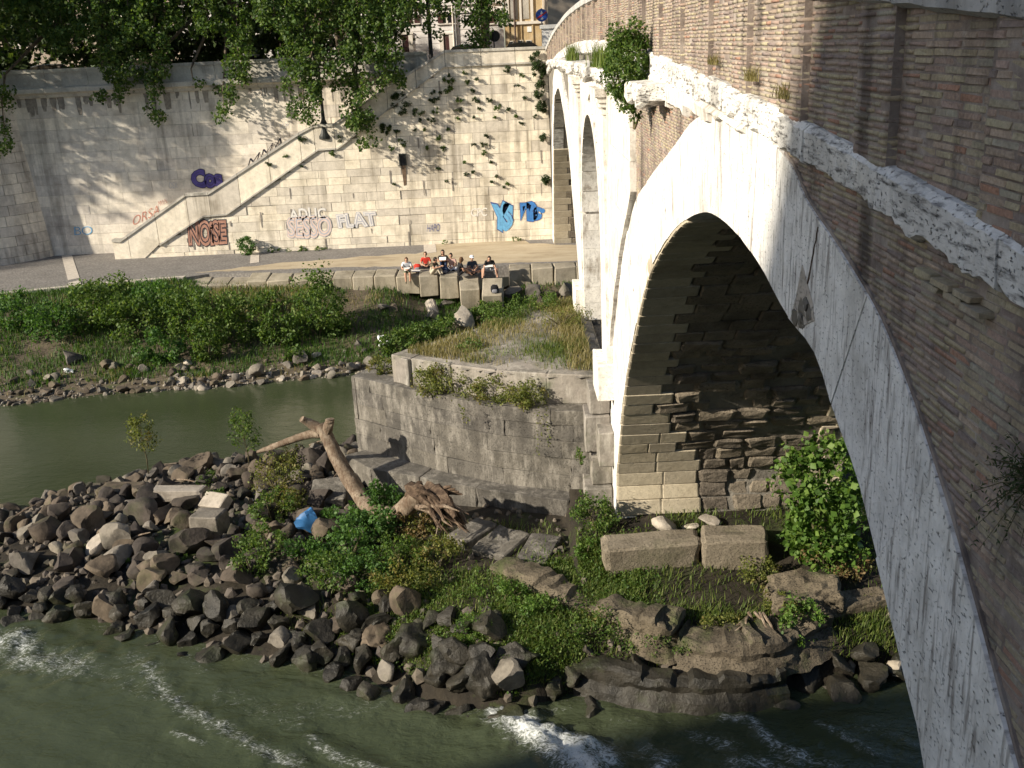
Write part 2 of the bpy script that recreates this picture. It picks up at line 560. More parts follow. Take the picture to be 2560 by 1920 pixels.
plain('sign_blue', (0.02, 0.07, 0.32), 0.4, 0.08)
plain('sign_red', (0.38, 0.02, 0.03), 0.4, 0.08)
plain('sign_white', (0.75, 0.75, 0.75), 0.45, 0.05)
plain('litter_white', (0.72, 0.73, 0.74), 0.5, 0.12)
plain('litter_blue', (0.025, 0.10, 0.24), 0.5, 0.3, 5)
plain('skin', (0.42, 0.24, 0.16), 0.6, 0.08)
plain('tyre', (0.015, 0.015, 0.015), 0.8, 0.1)
plain('shutter', (0.055, 0.022, 0.02), 0.6, 0.2)
plain('door_wood', (0.075, 0.05, 0.042), 0.6, 0.2)
plain('glass_dark', (0.012, 0.014, 0.018), 0.08, 0.05, spec=0.6)
plain('trim_stone', (0.62, 0.58, 0.52), 0.8, 0.1)
plain('kerb_stone', (0.48, 0.43, 0.37), 0.85, 0.18, 5, bump=0.4)
plain('cast_iron', (0.02, 0.022, 0.02), 0.5, 0.2)
plain('paper', (0.75, 0.74, 0.70), 0.8, 0.03)


def cloth(name, c):
    return plain('cloth_' + name, c, 0.9, 0.12, 30, spec=0.1)


# driftwood: pale, cracked along the grain
_t = NT('driftwood')
_c1 = _t.ramp(_t.noise(3.5, 5, 0.6), [(0.3, (0.10, 0.074, 0.052)), (0.5, (0.19, 0.148, 0.108)), (0.7, (0.30, 0.245, 0.185))])
_g = _t.noise(16, 6, 0.75, (1.0, 1.0, 0.2))
_c1 = _t.mix(_t.ramp(_g, [(0.46, 0.0), (0.6, 0.85)]), _c1, (0.09, 0.055, 0.035))
M['driftwood'] = _t.fin(_c1, 0.85, _t.bump(_g, 1.0, 0.03), 0.2)
_t = NT('rootwood')
_c1 = _t.ramp(_t.noise(5, 6, 0.7), [(0.3, (0.026, 0.018, 0.012)), (0.5, (0.085, 0.058, 0.040)), (0.72, (0.21, 0.155, 0.108))])
M['rootwood'] = _t.fin(_c1, 0.9, _t.bump(_t.noise(22, 6, 0.7), 1.0, 0.03), 0.15)
# path: worn sampietrini and trodden sand
_t = NT('path_paving')
_sx = _t.noise(0.22, 5, 0.6, (0.6, 1.5, 1))
_cob = _t.vor(7.5)
_a = _t.mix(0.6, (0.215, 0.20, 0.185), _t.ramp(_cob, [(0.1, 1.25), (0.6, 0.6)]), 'MULTIPLY')
_a = _t.mix(0.4, _a, _t.ramp(_t.noise(1.2, 5, 0.6), [(0.3, 0.6), (0.7, 1.3)]), 'MULTIPLY')
M['path_paving'] = _t.fin(_a, 0.9, _t.bump(_cob, 0.6, 0.02), 0.2)
_t = NT('sand')
_a = _t.ramp(_t.noise(0.9, 6, 0.65, (0.7, 1.6, 1)), [(0.3, (0.29, 0.235, 0.16)), (0.5, (0.41, 0.34, 0.24)), (0.7, (0.46, 0.39, 0.285))])
M['sand'] = _t.fin(_a, 0.95, _t.bump(_t.noise(9, 6, 0.7), 0.7, 0.04), 0.1)
_t = NT('asphalt')
M['asphalt'] = _t.fin(_t.ramp(_t.noise(20, 4), [(0.3, (0.04, 0.04, 0.042)), (0.7, (0.065, 0.064, 0.062))]), 0.9, None, 0.2)
# river: silty green water, foam from the mesh attribute "foam"
_t = NT('water')
_at = _t.add('Attribute', attribute_name='foam')
_fo = _at.outputs['Fac']
_fn = _t.noise(6.5, 9, 0.80, (0.8, 1.5, 1.0), (0, 0, 0.5), 1.6)
_fk = _t.math('ADD', _fo, _t.math('MULTIPLY', _t.math('SUBTRACT', _fn, 0.52), 3.4))
_fm = _t.ramp(_t.math('MULTIPLY', _fk, _t.ramp(_fo, [(0.02, 0.0), (0.25, 1.0)])), [(0.42, 0.0), (0.75, 0.25), (1.35, 0.95)])
_wc = _t.ramp(_t.noise(0.12, 3, 0.5, (1, 1.6, 1)), [(0.35, (0.035, 0.044, 0.022)), (0.65, (0.050, 0.060, 0.032))])
_col = _t.mix(_fm, _wc, (0.62, 0.64, 0.63))
_rg = _t.mix(_fm, (0.10, 0.10, 0.10), (0.8, 0.8, 0.8))
_h1 = _t.noise(1.6, 4, 0.55, (0.8, 1.5, 1), (0, 0, 0.5), 0.6)
_h2 = _t.noise(7.0, 4, 0.6, (0.8, 1.3, 1), (0, 0, 0.5), 0.5)
_calm = _t.add('Attribute', attribute_name='rough')
_hh = _t.math('ADD', _h1, _t.math('MULTIPLY', _h2, 0.35))
_bp = _t.add('Bump')
_bp.inputs['Distance'].default_value = 0.12
_t.l.new(_t.math('MULTIPLY', _calm.outputs['Fac'], 0.75), _bp.inputs['Strength'])
_t.l.new(_hh, _bp.inputs['Height'])
_t.b.inputs['IOR'].default_value = 1.33
_col = _t.mix(_fm, _wc, (0.55, 0.57, 0.56))
M['water'] = _t.fin(_col, _rg, _bp.outputs[0], 0.5)
# ------------------------------------------------------------------ ground shapes
def interp(x, pts):
    return float(np.interp(x, [p[0] for p in pts], [p[1] for p in pts]))


NEAR_POLY = np.array([(-21, 26.5), (-16.5, 23.7), (-13.4, 22.9), (-10.1, 21.9), (-7.9, 20.9), (-4.6, 19.7), (-2.45, 18.4), (-0.5, 17.7), (1.5, 18.3), (4.3, 18.1), (7.3, 18.4), (11, 18.6), (11, 36), (2, 36), (-4, 33.3), (-6.7, 32.2), (-11.3, 31.6), (-14.8, 29.5), (-16, 28.2)])


def poly_sd(P, poly):
    """signed distance (inside positive) of points (n,2) to polygon"""
    P = np.atleast_2d(P).astype(float)
    dmin = np.full(len(P), 1e9)
    ins = np.zeros(len(P), bool)
    for i in range(len(poly)):
        a, b = poly[i], poly[(i + 1) % len(poly)]
        ab = b - a
        t = np.clip(((P - a) @ ab) / (ab @ ab + 1e-12), 0, 1)
        dmin = np.minimum(dmin, np.linalg.norm(P - (a + t[:, None] * ab), axis=1))
        c = (a[1] > P[:, 1]) != (b[1] > P[:, 1])
        with np.errstate(divide='ignore', invalid='ignore'):
            xx = (b[0] - a[0]) * (P[:, 1] - a[1]) / (b[1] - a[1] + 1e-12) + a[0]
        ins ^= c & (P[:, 0] < xx)
    return np.where(ins, dmin, -dmin)


def sd_field(poly, pad=6.0, step=0.1):
    """fast lookup of poly_sd on a grid"""
    poly = np.asarray(poly, float)
    lo = poly.min(0) - pad
    n = ((poly.max(0) + pad - lo) / step).astype(int) + 2
    gx, gy = np.meshgrid(lo[0] + np.arange(n[0]) * step, lo[1] + np.arange(n[1]) * step, indexing='ij')
    G = poly_sd(np.column_stack([gx.ravel(), gy.ravel()]), poly).reshape(n).tolist()
    x0, y0, nx, ny = lo[0], lo[1], int(n[0]) - 2, int(n[1]) - 2

    def fn(x, y):
        a, b = (x - x0) / step, (y - y0) / step
        i, j = min(max(int(a), 0), nx), min(max(int(b), 0), ny)
        a, b = min(max(a - i, 0), 1), min(max(b - j, 0), 1)
        return (G[i][j] * (1 - a) + G[i + 1][j] * a) * (1 - b) + (G[i][j + 1] * (1 - a) + G[i + 1][j + 1] * a) * b
    return fn


near_sd = sd_field(NEAR_POLY)


def near_h(x, y):
    d = near_sd(x, y)
    if d < 0:
        return max(-1.5, d * 0.6)
    hm = interp(x, [(-20, 0.35), (-12, 0.65), (-6, 0.95), (-3, 1.05), (-0.5, 1.15), (1.5, 1.25), (3, 1.35), (11, 1.4)]) + 0.55 * max(0.0, min(1.0, (y - 20.6) / 1.2)) * (1 if x > 1.2 else 0)
    ln = interp(x, [(-20, 1.6), (-6, 1.8), (-1, 1.7), (1.5, 1.0), (11, 0.9)])
    if x > -2.5:
        k = min(1.0, (x + 2.5) / 1.5)
        steep = 0.85 * (1 - math.exp(-(d + 0.25 * vnoise((x, y, 9), 1.3)) / 0.22)) + (hm - 0.80) * (1 - math.exp(-d / 1.8))
        return (1 - k) * hm * (1 - math.exp(-d / ln)) + k * steep + 0.12 * vnoise((x, y, 0), 1.1)
    return hm * (1 - math.exp(-d / ln)) + 0.10 * vnoise((x, y, 0), 0.9)


SHORE = [(-60, 37.5), (-30, 38.4), (-21.1, 39.3), (-16.7, 40.2), (-12, 40.4), (-7.1, 41.4), (0, 42.6), (6, 43), (30, 43.5)]
EDGE = [(-60, 45.5), (-25, 48.7), (-20.5, 50.0), (-16.6, 50.6), (-10.4, 49.4), (-5.4, 48.8), (3.2, 48.9), (30, 48)]
PZ = 2.6


def far_h(x, y):
    s, e = interp(x, SHORE), interp(x, EDGE)
    t = (y - s) / (e - s)
    if t < 0:
        return max(-1.5, (y - s) * 0.5)
    ze = interp(x, [(-60, 2.5), (-17, 2.5), (-15.5, 2.2), (-6, 1.9), (-4.5, 1.2), (-0.6, 1.1), (0.5, 1.75), (30, 1.8)])
    t = min(t, 1.0)
    z = ze * (0.30 * t + 0.70 * t * t * (3 - 2 * t))
    return z + 0.10 * vnoise((x, y, 3), 0.8) * min(1, 4 * t) * (1 if t < 0.97 else 0.3)


def grid_mesh(name, xs, ys, hf, mat, **tags):
    V = [(x, y, hf(x, y)) for y in ys for x in xs]
    nx = len(xs)
    a = np.arange((len(ys) - 1) * nx).reshape(-1, nx)[:, :-1].ravel()
    Fc = np.stack([a, a + 1, a + 1 + nx, a + nx], 1)
    return mesh_obj(name, V, Fc, mat, origin=(0, 0, 0), smooth=True, **tags)


grid_mesh('rubble_bank_ground', np.arange(-21.5, 11.6, 0.16), np.concatenate([np.arange(16.5, 22, 0.12), np.arange(22, 37.2, 0.3)]), near_h, M['dark_soil'], kind='structure')
grid_mesh('far_bank_ground', np.concatenate([np.arange(-60, -24, 1.5), np.arange(-24, 8, 0.4), np.arange(8, 31, 1.5)]), np.arange(36, 51.3, 0.4), far_h, M['soil'], kind='structure')
mesh_obj('river_bed', *box(-70, 40, -30, 52, -2.2, -1.6), M['soil'], origin=(0, 0, -2), kind='structure')

# ------------------------------------------------------------------ river
def _axis(parts):
    return np.concatenate([np.arange(a, b, s) for a, b, s in parts])


_xs = _axis([(-70, -22, 3), (-22, -17, 0.5), (-17, 9.5, 0.09), (9.5, 40.1, 3)])
_ys = _axis([(-30, 12, 3), (12, 15, 0.4), (15, 24.5, 0.08), (24.5, 45.1, 0.35)])
GX, GY = np.meshgrid(_xs, _ys)
FP = np.stack([GX.ravel(), GY.ravel()], 1)


def line_d(P, pts):
    best = np.full(len(P), 1e9)
    for a, b in zip(pts[:-1], pts[1:]):
        a, b = np.array(a), np.array(b)
        ab = b - a
        t = np.clip(((P - a) @ ab) / (ab @ ab + 1e-9), 0, 1)
        best = np.minimum(best, np.linalg.norm(P - (a + t[:, None] * ab), axis=1))
    return best


foam = np.zeros(len(FP))
hgt = np.zeros(len(FP))
for pts, wd, st, up in [
        ([(320, 1445), (340, 1475), (357, 1500), (400, 1535), (450, 1560), (500, 1585), (570, 1625), (640, 1650)], 0.20, 0.72, 0.09),
        ([(280, 1420), (320, 1445), (357, 1500)], 0.30, 0.55, 0.04),
        ([(-40, 1385), (20, 1390), (60, 1430), (120, 1432), (165, 1440)], 0.50, 0.72, 0.10),
        ([(0, 1385), (40, 1375), (60, 1405)], 0.35, 0.85, 0.14),
        ([(180, 1440), (250, 1470), (330, 1500)], 0.35, 0.40, 0.03),
        ([(375, 1582), (440, 1607)], 0.07, 0.85, 0.06),
        ([(670, 1595), (700, 1620), (750, 1645), (800, 1655), (850, 1675)], 0.14, 0.72, 0.07),
        ([(400, 1410), (440, 1450)], 0.25, 0.42, 0.02),
        ([(480, 1500), (560, 1530), (640, 1560)], 0.40, 0.38, 0.02),
        ([(660, 1530), (740, 1535), (800, 1530)], 0.35, 0.40, 0.02),
        ([(1063, 1545), (1090, 1562), (1120, 1580)], 0.18, 1.15, 0.12),
        ([(1100, 1558), (1150, 1590), (1200, 1615), (1240, 1640), (1260, 1680)], 0.40, 1.25, 0.26),
        ([(1150, 1590), (1235, 1606), (1300, 1625), (1310, 1655)], 0.30, 1.1, 0.18),
        ([(1080, 1560), (1150, 1620), (1210, 1665)], 0.10, 0.9, 0.05),
        ([(1310, 1640), (1400, 1620), (1450, 1640)], 0.22, 0.55, 0.06),
        ([(1430, 1660), (1440, 1645)], 0.25, 0.85, 0.10),
        ([(1560, 1555), (1620, 1560), (1645, 1590), (1672, 1611), (1710, 1625), (1738, 1637)], 0.15, 0.85, 0.10),
        ([(1672, 1611), (1690, 1640), (1800, 1660)], 0.22, 0.60, 0.05),
        ([(1764, 1565), (1800, 1580), (1825, 1596), (1890, 1631)], 0.12, 0.72, 0.08),
        ([(1590, 1650), (1640, 1648), (1680, 1665)], 0.25, 0.75, 0.06),
        ([(1500, 1590), (1585, 1615)], 0.20, 0.60, 0.05),
        ([(1330, 1560), (1500, 1550), (1600, 1540)], 0.30, 0.30, 0.02),
        ([(1850, 1560), (1960, 1600), (1990, 1600)], 0.22, 0.42, 0.02)]:
    wp = [tuple(D(u, v, Z=0.0)[:2]) for u, v in pts]
    dd = line_d(FP, wp)
    g = np.exp(-(dd / (wd * 1.3)) ** 2)
    foam = np.maximum(foam, st * 0.9 * g)
    hgt = np.maximum(hgt, up * np.exp(-(dd / (wd * 1.8)) ** 2))
zone = np.clip((24.8 - FP[:, 1]) / 3.0, 0, 1) * np.clip((FP[:, 0] + 22) / 5, 0, 1)
foam = np.maximum(foam, 0.20 * zone * np.clip((FP[:, 0] + 9) / 6, 0.25, 1) * np.clip((FP[:, 1] - 15.2) / 2.0, 0.0, 1))
nsd = poly_sd(FP, NEAR_POLY)
foam = np.maximum(foam, 0.36 * zone * np.exp(-((nsd + 0.15) / 0.35) ** 2))
rough = 0.16 + 0.84 * zone * (0.25 + 0.75 * np.clip((FP[:, 0] + 9) / 7, 0, 1))
WZ = np.zeros(len(FP))
for i in np.nonzero(zone > 0.01)[0]:
    x, y = FP[i]
    a, b = x * 0.86 - y * 0.5, x * 0.5 + y * 0.86
    WZ[i] = zone[i] * rough[i] * (0.10 * vnoise((a * 0.35, b, 0), 0.9) + 0.05 * vnoise((a * 0.6, b, 4), 2.3) + 0.02 * vnoise((a, b, 2), 6.0))
    WZ[i] += hgt[i] * (0.65 + 0.9 * vnoise((x, y, 1), 2.6) + 0.5 * vnoise((x, y, 6), 7.0))
_nx = len(_xs)
_a = np.arange((len(_ys) - 1) * _nx).reshape(-1, _nx)[:, :-1].ravel()
river = mesh_obj('river', np.column_stack([FP, WZ]), np.stack([_a, _a + 1, _a + 1 + _nx, _a + _nx], 1), M['water'], origin=(0, 0, 0), smooth=True, kind='structure')
for nm, arr in (('foam', foam), ('rough', rough)):
    at_ = river.data.attributes.new(nm, 'FLOAT', 'POINT')
    at_.data.foreach_set('value', arr.astype(np.float32))

# ------------------------------------------------------------------ far path
def ragged(poly, step=0.35, amp=0.18, seed=0):
    out = []
    n = len(poly)
    for i in range(n):
        a, b = Vector(poly[i]), Vector(poly[(i + 1) % n])
        k = max(1, int((b - a).length / step))
        for j in range(k):
            p = a.lerp(b, j / k)
            out.append((p.x + amp * vnoise((p.x, p.y, seed), 1.7), p.y + amp * vnoise((p.x, p.y, seed + 9), 1.7)))
    return out


_edge = [(x, interp(x, EDGE)) for x in (-60, -25, -22.5, -20.5, -18.5, -16.6)] + [(-15.5, 51.2), (-10.4, 50.4), (-5, 49.9), (3.2, 50.0), (30, 49.2)]
path_poly = _edge + [(30, 59.5), (-60, 59.5)]
path = mesh_obj('riverside_path', *prism(path_poly, 'z', PZ - 0.6, PZ), M['path_paving'], origin=(0, 54, PZ), kind='structure')
sand_px = [(425, 589), (520, 578), (600, 569), (760, 556), (900, 548), (935, 540), (945, 522), (1120, 514), (1145, 526), (1250, 529), (1330, 529), (1330, 563), (1250, 563), (900, 574), (640, 580)]
v, f = prism(ragged([tuple(D(a, b, Z=PZ)[:2]) for a, b in sand_px], 0.4, 0.3), 'z', PZ - 0.1, PZ + 0.006)
mesh_obj('trodden_sand', v, f, M['sand'], parent=path)
v, f = prism(ragged([(-60, 45.35), (-25, 48.55), (-20.5, 49.9), (-16.6, 50.5), (-16.6, 50.9), (-20.5, 50.3), (-25, 48.95), (-60, 45.8)], 2.0, 0.05), 'z', PZ - 0.5, PZ + 0.03)
mesh_obj('kerb', v, f, M['kerb_stone'], parent=path)
for q in ([(133, 552), (155, 550), (172, 601), (147, 606)], [(542, 546), (560, 546), (560, 567), (540, 570)], [(915, 527), (940, 525), (943, 545), (916, 549)]):
    v, f = prism([tuple(D(a, b, Z=PZ)[:2]) for a, b in q], 'z', PZ - 0.1, PZ + 0.02)
    mesh_obj('paving_band', v, f, M['kerb_stone'], parent=path)
v, f = prism([tuple(D(a, b, Z=PZ)[:2]) for a, b in [(148, 612), (172, 606), (176, 616), (150, 620)]], 'z', PZ - 0.1, PZ + 0.03)
mesh_obj('paving_band', v, f, M['kerb_stone'], parent=path)

# quay edge: row of worn stone blocks, a few slipped down the bank
QB = [shared('quay_block', bevel_block(40 + i, 0.045, 0.03, 1, 0.035), M['concrete']) for i in range(6)]
quay = empty('quay_edge', (-6, 49.6, 1.6), 'row of worn pale stone blocks edging the sandy riverside path', 'quay edge')
x = -16.3
i = 0
while x < 8.0:
    wd = random.uniform(0.98, 1.18)
    if not (-4.75 < x + wd / 2 < -0.45):
        yf = interp(x, [(-16.3, 50.0), (-10.4, 49.25), (-5.4, 48.7), (-0.4, 48.95), (3.2, 48.75), (8, 48.6)])
        left = x < -5
        tilt = random.uniform(0.10, 0.20) * (1 if x < -9 else 0.5) if left else random.uniform(-0.01, 0.02)
        hgt_b = 0.95
        zc = 2.62 - hgt_b / 2 - (0.10 if x < -9 else 0.03) + random.uniform(-0.03, 0.03)
        if x < -14:
            zc -= 0.15
        o = link('stone_block', QB[i % 6], (x + wd / 2, yf + 0.62, zc), quay, (tilt, random.uniform(-.015, .015), random.uniform(-.04, .04)), (wd - 0.03, 1.25, hgt_b))
    x += wd
    i += 1
sl = [  # slipped blocks: left-top pixel corner, width, tilt, label
    ((905, 598), (946, 596), 1.72, 0.06, 'squarish concrete block slipped from the quay, leftmost of the four under the seated group'),
    ((949, 600), (989, 600), 1.70, 0.05, 'concrete block slipped from the quay, second from left, with a small drip hole'),
    ((994, 627), (1036, 626), 1.55, 0.30, 'tilted concrete block slipped from the quay, third from left, leaning towards the river'),
    ((1041, 641), (1086, 639), 1.45, 0.42, 'steeply tilted concrete block slipped from the quay, rightmost, with the backpack on it')]
SLB = []
for k, (pa, pb, zz, tl, lb) in enumerate(sl):
    ztop = (2.60, 2.60, 2.12, 1.95)[k]
    a, b = D(*pa, Z=ztop - 0.02), D(*pb, Z=ztop - 0.02)
    wd = (b - a).length
    c = (a + b) / 2
    R = Euler((tl, 0, (0.03, -0.02, 0.05, -0.04)[k]))
    off = R.to_matrix() @ Vector((0, 0.70, -0.5))
    o = link('slipped_block', QB[k], c + off, None, R, (abs(b.x - a.x), 1.4, 1.05))
    tag(o, lb, 'block', 'blocks slipped from the quay')
    SLB.append((c, R, wd))

# ------------------------------------------------------------------ embankment walls
YF, YB = 56.5, 58.5
ST_TOP = [(-22.2, 3.72), (-21.75, 3.68), (-17.78, 6.04), (-16.51, 6.06), (-11.2, 9.02), (-10.4, 9.38), (-9.3, 9.38), (-6.42, 11.09), (-3.1, 12.86), (2.4, 12.82)]
ST_BOT = [(-22.2, 2.2), (-20.9, 2.62), (-16.94, 4.81), (-15.65, 4.86), (-10.25, 8.10), (-9.2, 8.12), (-3.2, 12.08), (2.4, 12.07)]


def clip_block(x0, x1, z0, z1, line, above=False):
    """polygon of the block under (or over) a piecewise line z(x)"""
    ks = sorted({x0, x1, *[p[0] for p in line if x0 < p[0] < x1]} | {x0 + (x1 - x0) * k / 4 for k in range(5)})
    if not above:
        top = [(x, min(z1, interp(x, line))) for x in ks]
        if max(t[1] for t in top) - z0 < 0.05:
            return None
        bot = [(x, z0) for x in ks if interp(x, line) > z0]
        top = [t for t in top if t[1] > z0]
        if len(top) < 2 or top[-1][0] - top[0][0] < 0.12:
            return None
        return [(top[0][0], z0), (top[-1][0], z0)] + top[::-1]
    bot = [(x, max(z0, interp(x, line))) for x in ks]
    bot = [b for b in bot if b[1] < z1 - 0.02]
    if len(bot) < 2 or bot[-1][0] - bot[0][0] < 0.12:
        return None
    return bot + [(bot[-1][0], z1), (bot[0][0], z1)]


wall_f = empty('stair_wall', (-9, YF, PZ - 0.1), 'pale stone block wall with staircase parapet climbing to the street, stained and dotted with plants', 'wall')
wall_b = empty('embankment_wall', (-16, YB, PZ - 0.1), 'tall grey stone embankment wall behind the stairs, shaded by the trees', 'wall')
# backing masses
v, f = prism([(x, z - 0.02) for x, z in ST_BOT][1:] + [(2.4, 1.8), (-20.9, 1.8)], 'y', YF + 0.03, YB + 1.2)
mesh_obj('core', v, f, M['joint'], wall_f)
v, f = box(-27.5, 2.3, YB + 0.03, YB + 1.6, 1.8, 11.4)
mesh_obj('core', v, f, M['joint'], wall_b)


def block_courses(wall, x0, x1, z0, z1, hh, ww, line, above, y, mat, seed, gap=0.008):
    rr = random.Random(seed)
    z = z0
    row = 0
    while z < z1 - 0.1:
        h = rr.uniform(*hh)
        if z + h > z1 - 0.15:
            h = z1 - z
        x = x0 - rr.uniform(0, ww[0])
        while x < x1:
            wd = rr.uniform(*ww)
            xa, xb = max(x, x0), min(x + wd, x1)
            if xb - xa > 0.15:
                pg = clip_block(xa + gap / 2, xb - gap / 2, z + gap / 2, z + h - gap / 2, line, above)
                if pg:
                    d = rr.uniform(-0.012, 0.012) + (rr.random() < 0.05) * 0.03
                    v, f = prism(pg, 'y', y - 0.012 + d, y + 0.2)
                    mesh_obj('stone_block', v, f, mat, wall)
            x += wd
        z += h
        row += 1


block_courses(wall_f, -21.2, 2.3, 2.3, 12.05, (0.38, 0.60), (0.8, 1.9), [(a, b - 0.09) for a, b in ST_BOT], False, YF, M['wall_stone'], 5, 0.014)
block_courses(wall_b, -27.4, -3.4, 2.5, 11.35, (0.45, 0.68), (0.9, 2.2), [(a, max(2.5, b - 0.9)) for a, b in [(-27.4, 2.5), (-22.2, 2.5)] + ST_TOP[1:]], True, YB, M['wall_stone_back'], 6)
# stair parapet slabs between the two lines, coping rail and base moulding
cuts = [-22.2, -21.3, -19.6, -17.78, -16.51, -14.8, -13.0, -11.2, -10.4, -9.3, -7.9, -6.3, -4.7, -3.1, -1.2, 0.6, 2.3]
for a, b in zip(cuts[:-1], cuts[1:]):
    g = 0.012
    ks = [a + g] + [p[0] for p in ST_TOP + ST_BOT if a + g < p[0] < b - g] + [b - g]
    ks = sorted(set(ks))
    bot = [(x, max(2.25, interp(x, ST_BOT) if x > -20.9 else 2.3)) for x in ks]
    top = [(x, interp(x, ST_TOP) - 0.14) for x in ks]
    v, f = prism(bot + top[::-1], 'y', YF - 0.05, YF + 0.32)
    sl_ = mesh_obj('parapet_slab', v, f, M['wall_stone'], wall_f)
    c0 = [(x, interp(x, ST_TOP) - 0.14) for x in ks]
    c1 = [(x, interp(x, ST_TOP)) for x in ks]
    v, f = prism(c0 + c1[::-1], 'y', YF - 0.12, YF + 0.40)
    mesh_obj('coping', v, f, M['wall_coping'], wall_f)
    if a > -21.0:
        m0 = [(x, interp(x, ST_BOT) - 0.09) for x in ks]
        m1 = [(x, interp(x, ST_BOT) + 0.0) for x in ks]
        v, f = prism(m0 + m1[::-1], 'y', YF - 0.13, YF + 0.10)
        mesh_obj('moulding', v, f, M['wall_coping'], wall_f)
# steps behind the parapet
sp = []
x, z = -21.6, PZ
while x < -3.2:
    if -17.6 < x < -16.5 or -10.4 < x < -9.3:
        x += 0.1
        continue
    sp.append((x, z))
    x += 0.29
    z = min(interp(x, ST_TOP) - 0.95, 11.9)
pr = []
for (a, z0), (b, z1) in zip(sp[:-1], sp[1:]):
    pr.append(box(a, b + 0.02, YF + 0.32, YB, z0 - 0.6, z0))
mesh_obj('steps', *join_parts(pr), M['wall_stone'], wall_f)
# cornice, frieze and street parapet of the embankment wall
for a in np.arange(-27.5, -4.2, 2.33):
    v, f = prism([(YB - 0.42, 11.62), (YB - 0.42, 11.84), (YB - 0.30, 11.92), (YB + 0.5, 11.92), (YB + 0.5, 11.35), (YB - 0.14, 11.35), (YB - 0.22, 11.52)], 'x', a + 0.01, a + 2.32)
    mesh_obj('cornice_stone', v, f, M['wall_coping'], wall_b)
    v, f = box(a + 0.008, a + 2.322, YB + 0.05, YB + 0.5, 11.92, 12.66)
    mesh_obj('parapet_stone', v, f, M['wall_coping'], wall_b)
    v, f = box(a + 0.01, a + 2.32, YB - 0.03, YB + 0.58, 12.66, 12.84)
    mesh_obj('coping', v, f, M['wall_coping'], wall_b)
v, f = box(-60, -27.5, YB + 3, YB + 5, 1.8, 12.7)
mesh_obj('far_wall_run', v, f, M['wall_stone_back'], wall_b)

# battered round bastion at the left
bas = empty('wall_bastion', (-31.2, 60.5, PZ - 0.1), 'rounded battered stone bastion in shade at the left end of the wall', 'bastion')
def bas_r(z):
    return 5.15 - 0.75 * (z - 2.6) / 8.8
v, f = lathe([(bas_r(1.9) - 0.05, 1.9), (bas_r(11.4) - 0.05, 11.4)], 48, (-31.2, 60.5, 0))
mesh_obj('core', v, f, M['joint'], bas)
z = 2.4
rr = random.Random(3)
while z < 11.3:
    h = 0.56
    a = math.radians(-112 + rr.uniform(0, 8))
    while a < math.radians(5):
        da = rr.uniform(0.20, 0.32)
        n = 3
        V = []
        for zz in (z + 0.01, z + h - 0.01):
            for rad in (bas_r(zz) - 0.15, bas_r(zz)):
                for k in range(n + 1):
                    t = a + 0.003 + (da - 0.006) * k / n
                    V.append((-31.2 + rad * math.cos(t), 60.5 + rad * math.sin(t), zz))
        m = n + 1
        Fc = []
        for k in range(n):
            Fc += [(m + k, m + k + 1, 3 * m + k + 1, 3 * m + k), (2 * m + k, 3 * m + k, 3 * m + k + 1, 2 * m + k + 1), (k, k + 1, m + k + 1, m + k)]
        Fc += [(0, m, 3 * m, 2 * m), (n, 2 * m + n, 3 * m + n, m + n)]
        mesh_obj('stone_block', V, Fc, M['wall_stone_back'], bas)
        a += da
    z += h
v, f = lathe([(4.5, 11.3), (4.62, 11.5), (4.85, 11.7), (4.85, 11.92), (4.3, 11.92), (4.3, 12.7), (4.45, 12.7), (4.45, 12.86), (3.9, 12.86)], 48, (-31.2, 60.5, 0))
mesh_obj('cornice', v, f, M['wall_coping'], bas)
# ------------------------------------------------------------------ the bridge
XF, XR = 2.27, 7.75                          # upstream and downstream faces
YM = 28.1                                    # the bridge is symmetric about mid-pier


def corn(y):
    return 13.02 - 0.00168 * (y - 28) ** 2


def smooth_line(pts, n=8):
    """Catmull-Rom through points"""
    P = [np.array(p, float) for p in pts]
    P = [2 * P[0] - P[1]] + P + [2 * P[-1] - P[-2]]
    out = []
    for i in range(1, len(P) - 2):
        for k in range(n):
            t = k / n
            a, b, c, d = P[i - 1:i + 3]
            out.append(0.5 * (2 * b + (c - a) * t + (2 * a - 5 * b + 4 * c - d) * t * t + (3 * b - a - 3 * c + d) * t ** 3))
    out.append(P[-2])
    return np.array(out)


_px = [(1335, 930), (1350, 840), (1365, 755), (1380, 680), (1400, 600), (1430, 540), (1465, 492), (1520, 465), (1570, 490), (1630, 562), (1700, 690), (1760, 770), (1800, 900), (1850, 1040), (1900, 1245), (1950, 1450), (1995, 1659)]
_in = [tuple(D(u, v, X=XF)[1:]) for u, v in _px]
_in = [(22.75, -1.0), (22.75, 0.8), (22.72, 2.0), (22.6, 3.2)] + _in[1:] + [(3.4, 6.9), (2.1, 4.9), (1.15, 2.7), (0.8, 1.0), (0.7, -1.0)]
INTR = smooth_line(_in, 6)                   # intrados (y,z) from pier to island side
_ex = [(24.3, -1.0), (24.25, 2.0), (24.0, 4.0), (22.9, 6.4), (20.8, 8.7)] + [tuple(D(u, v, X=XF)[1:]) for u, v in [(1370, 440), (1400, 390), (1460, 310)]] + [(12.6, 12.05), (10.6, 12.25), (8.6, 12.04)] + [tuple(D(u, v, X=XF)[1:]) for u, v in [(1740, 430), (1800, 520), (1850, 600), (1900, 690), (1960, 840), (2000, 960), (2050, 1120), (2100, 1300), (2150, 1490), (2190, 1640)]] + [(3.0, 8.7), (1.6, 6.6), (0.2, 4.0), (-0.6, 1.5), (-0.8, -1.0)]
EXTR = smooth_line(_ex, 4)
_sl = np.concatenate([[0], np.cumsum(np.linalg.norm(np.diff(INTR, axis=0), axis=1))])
ARC = _sl[-1]


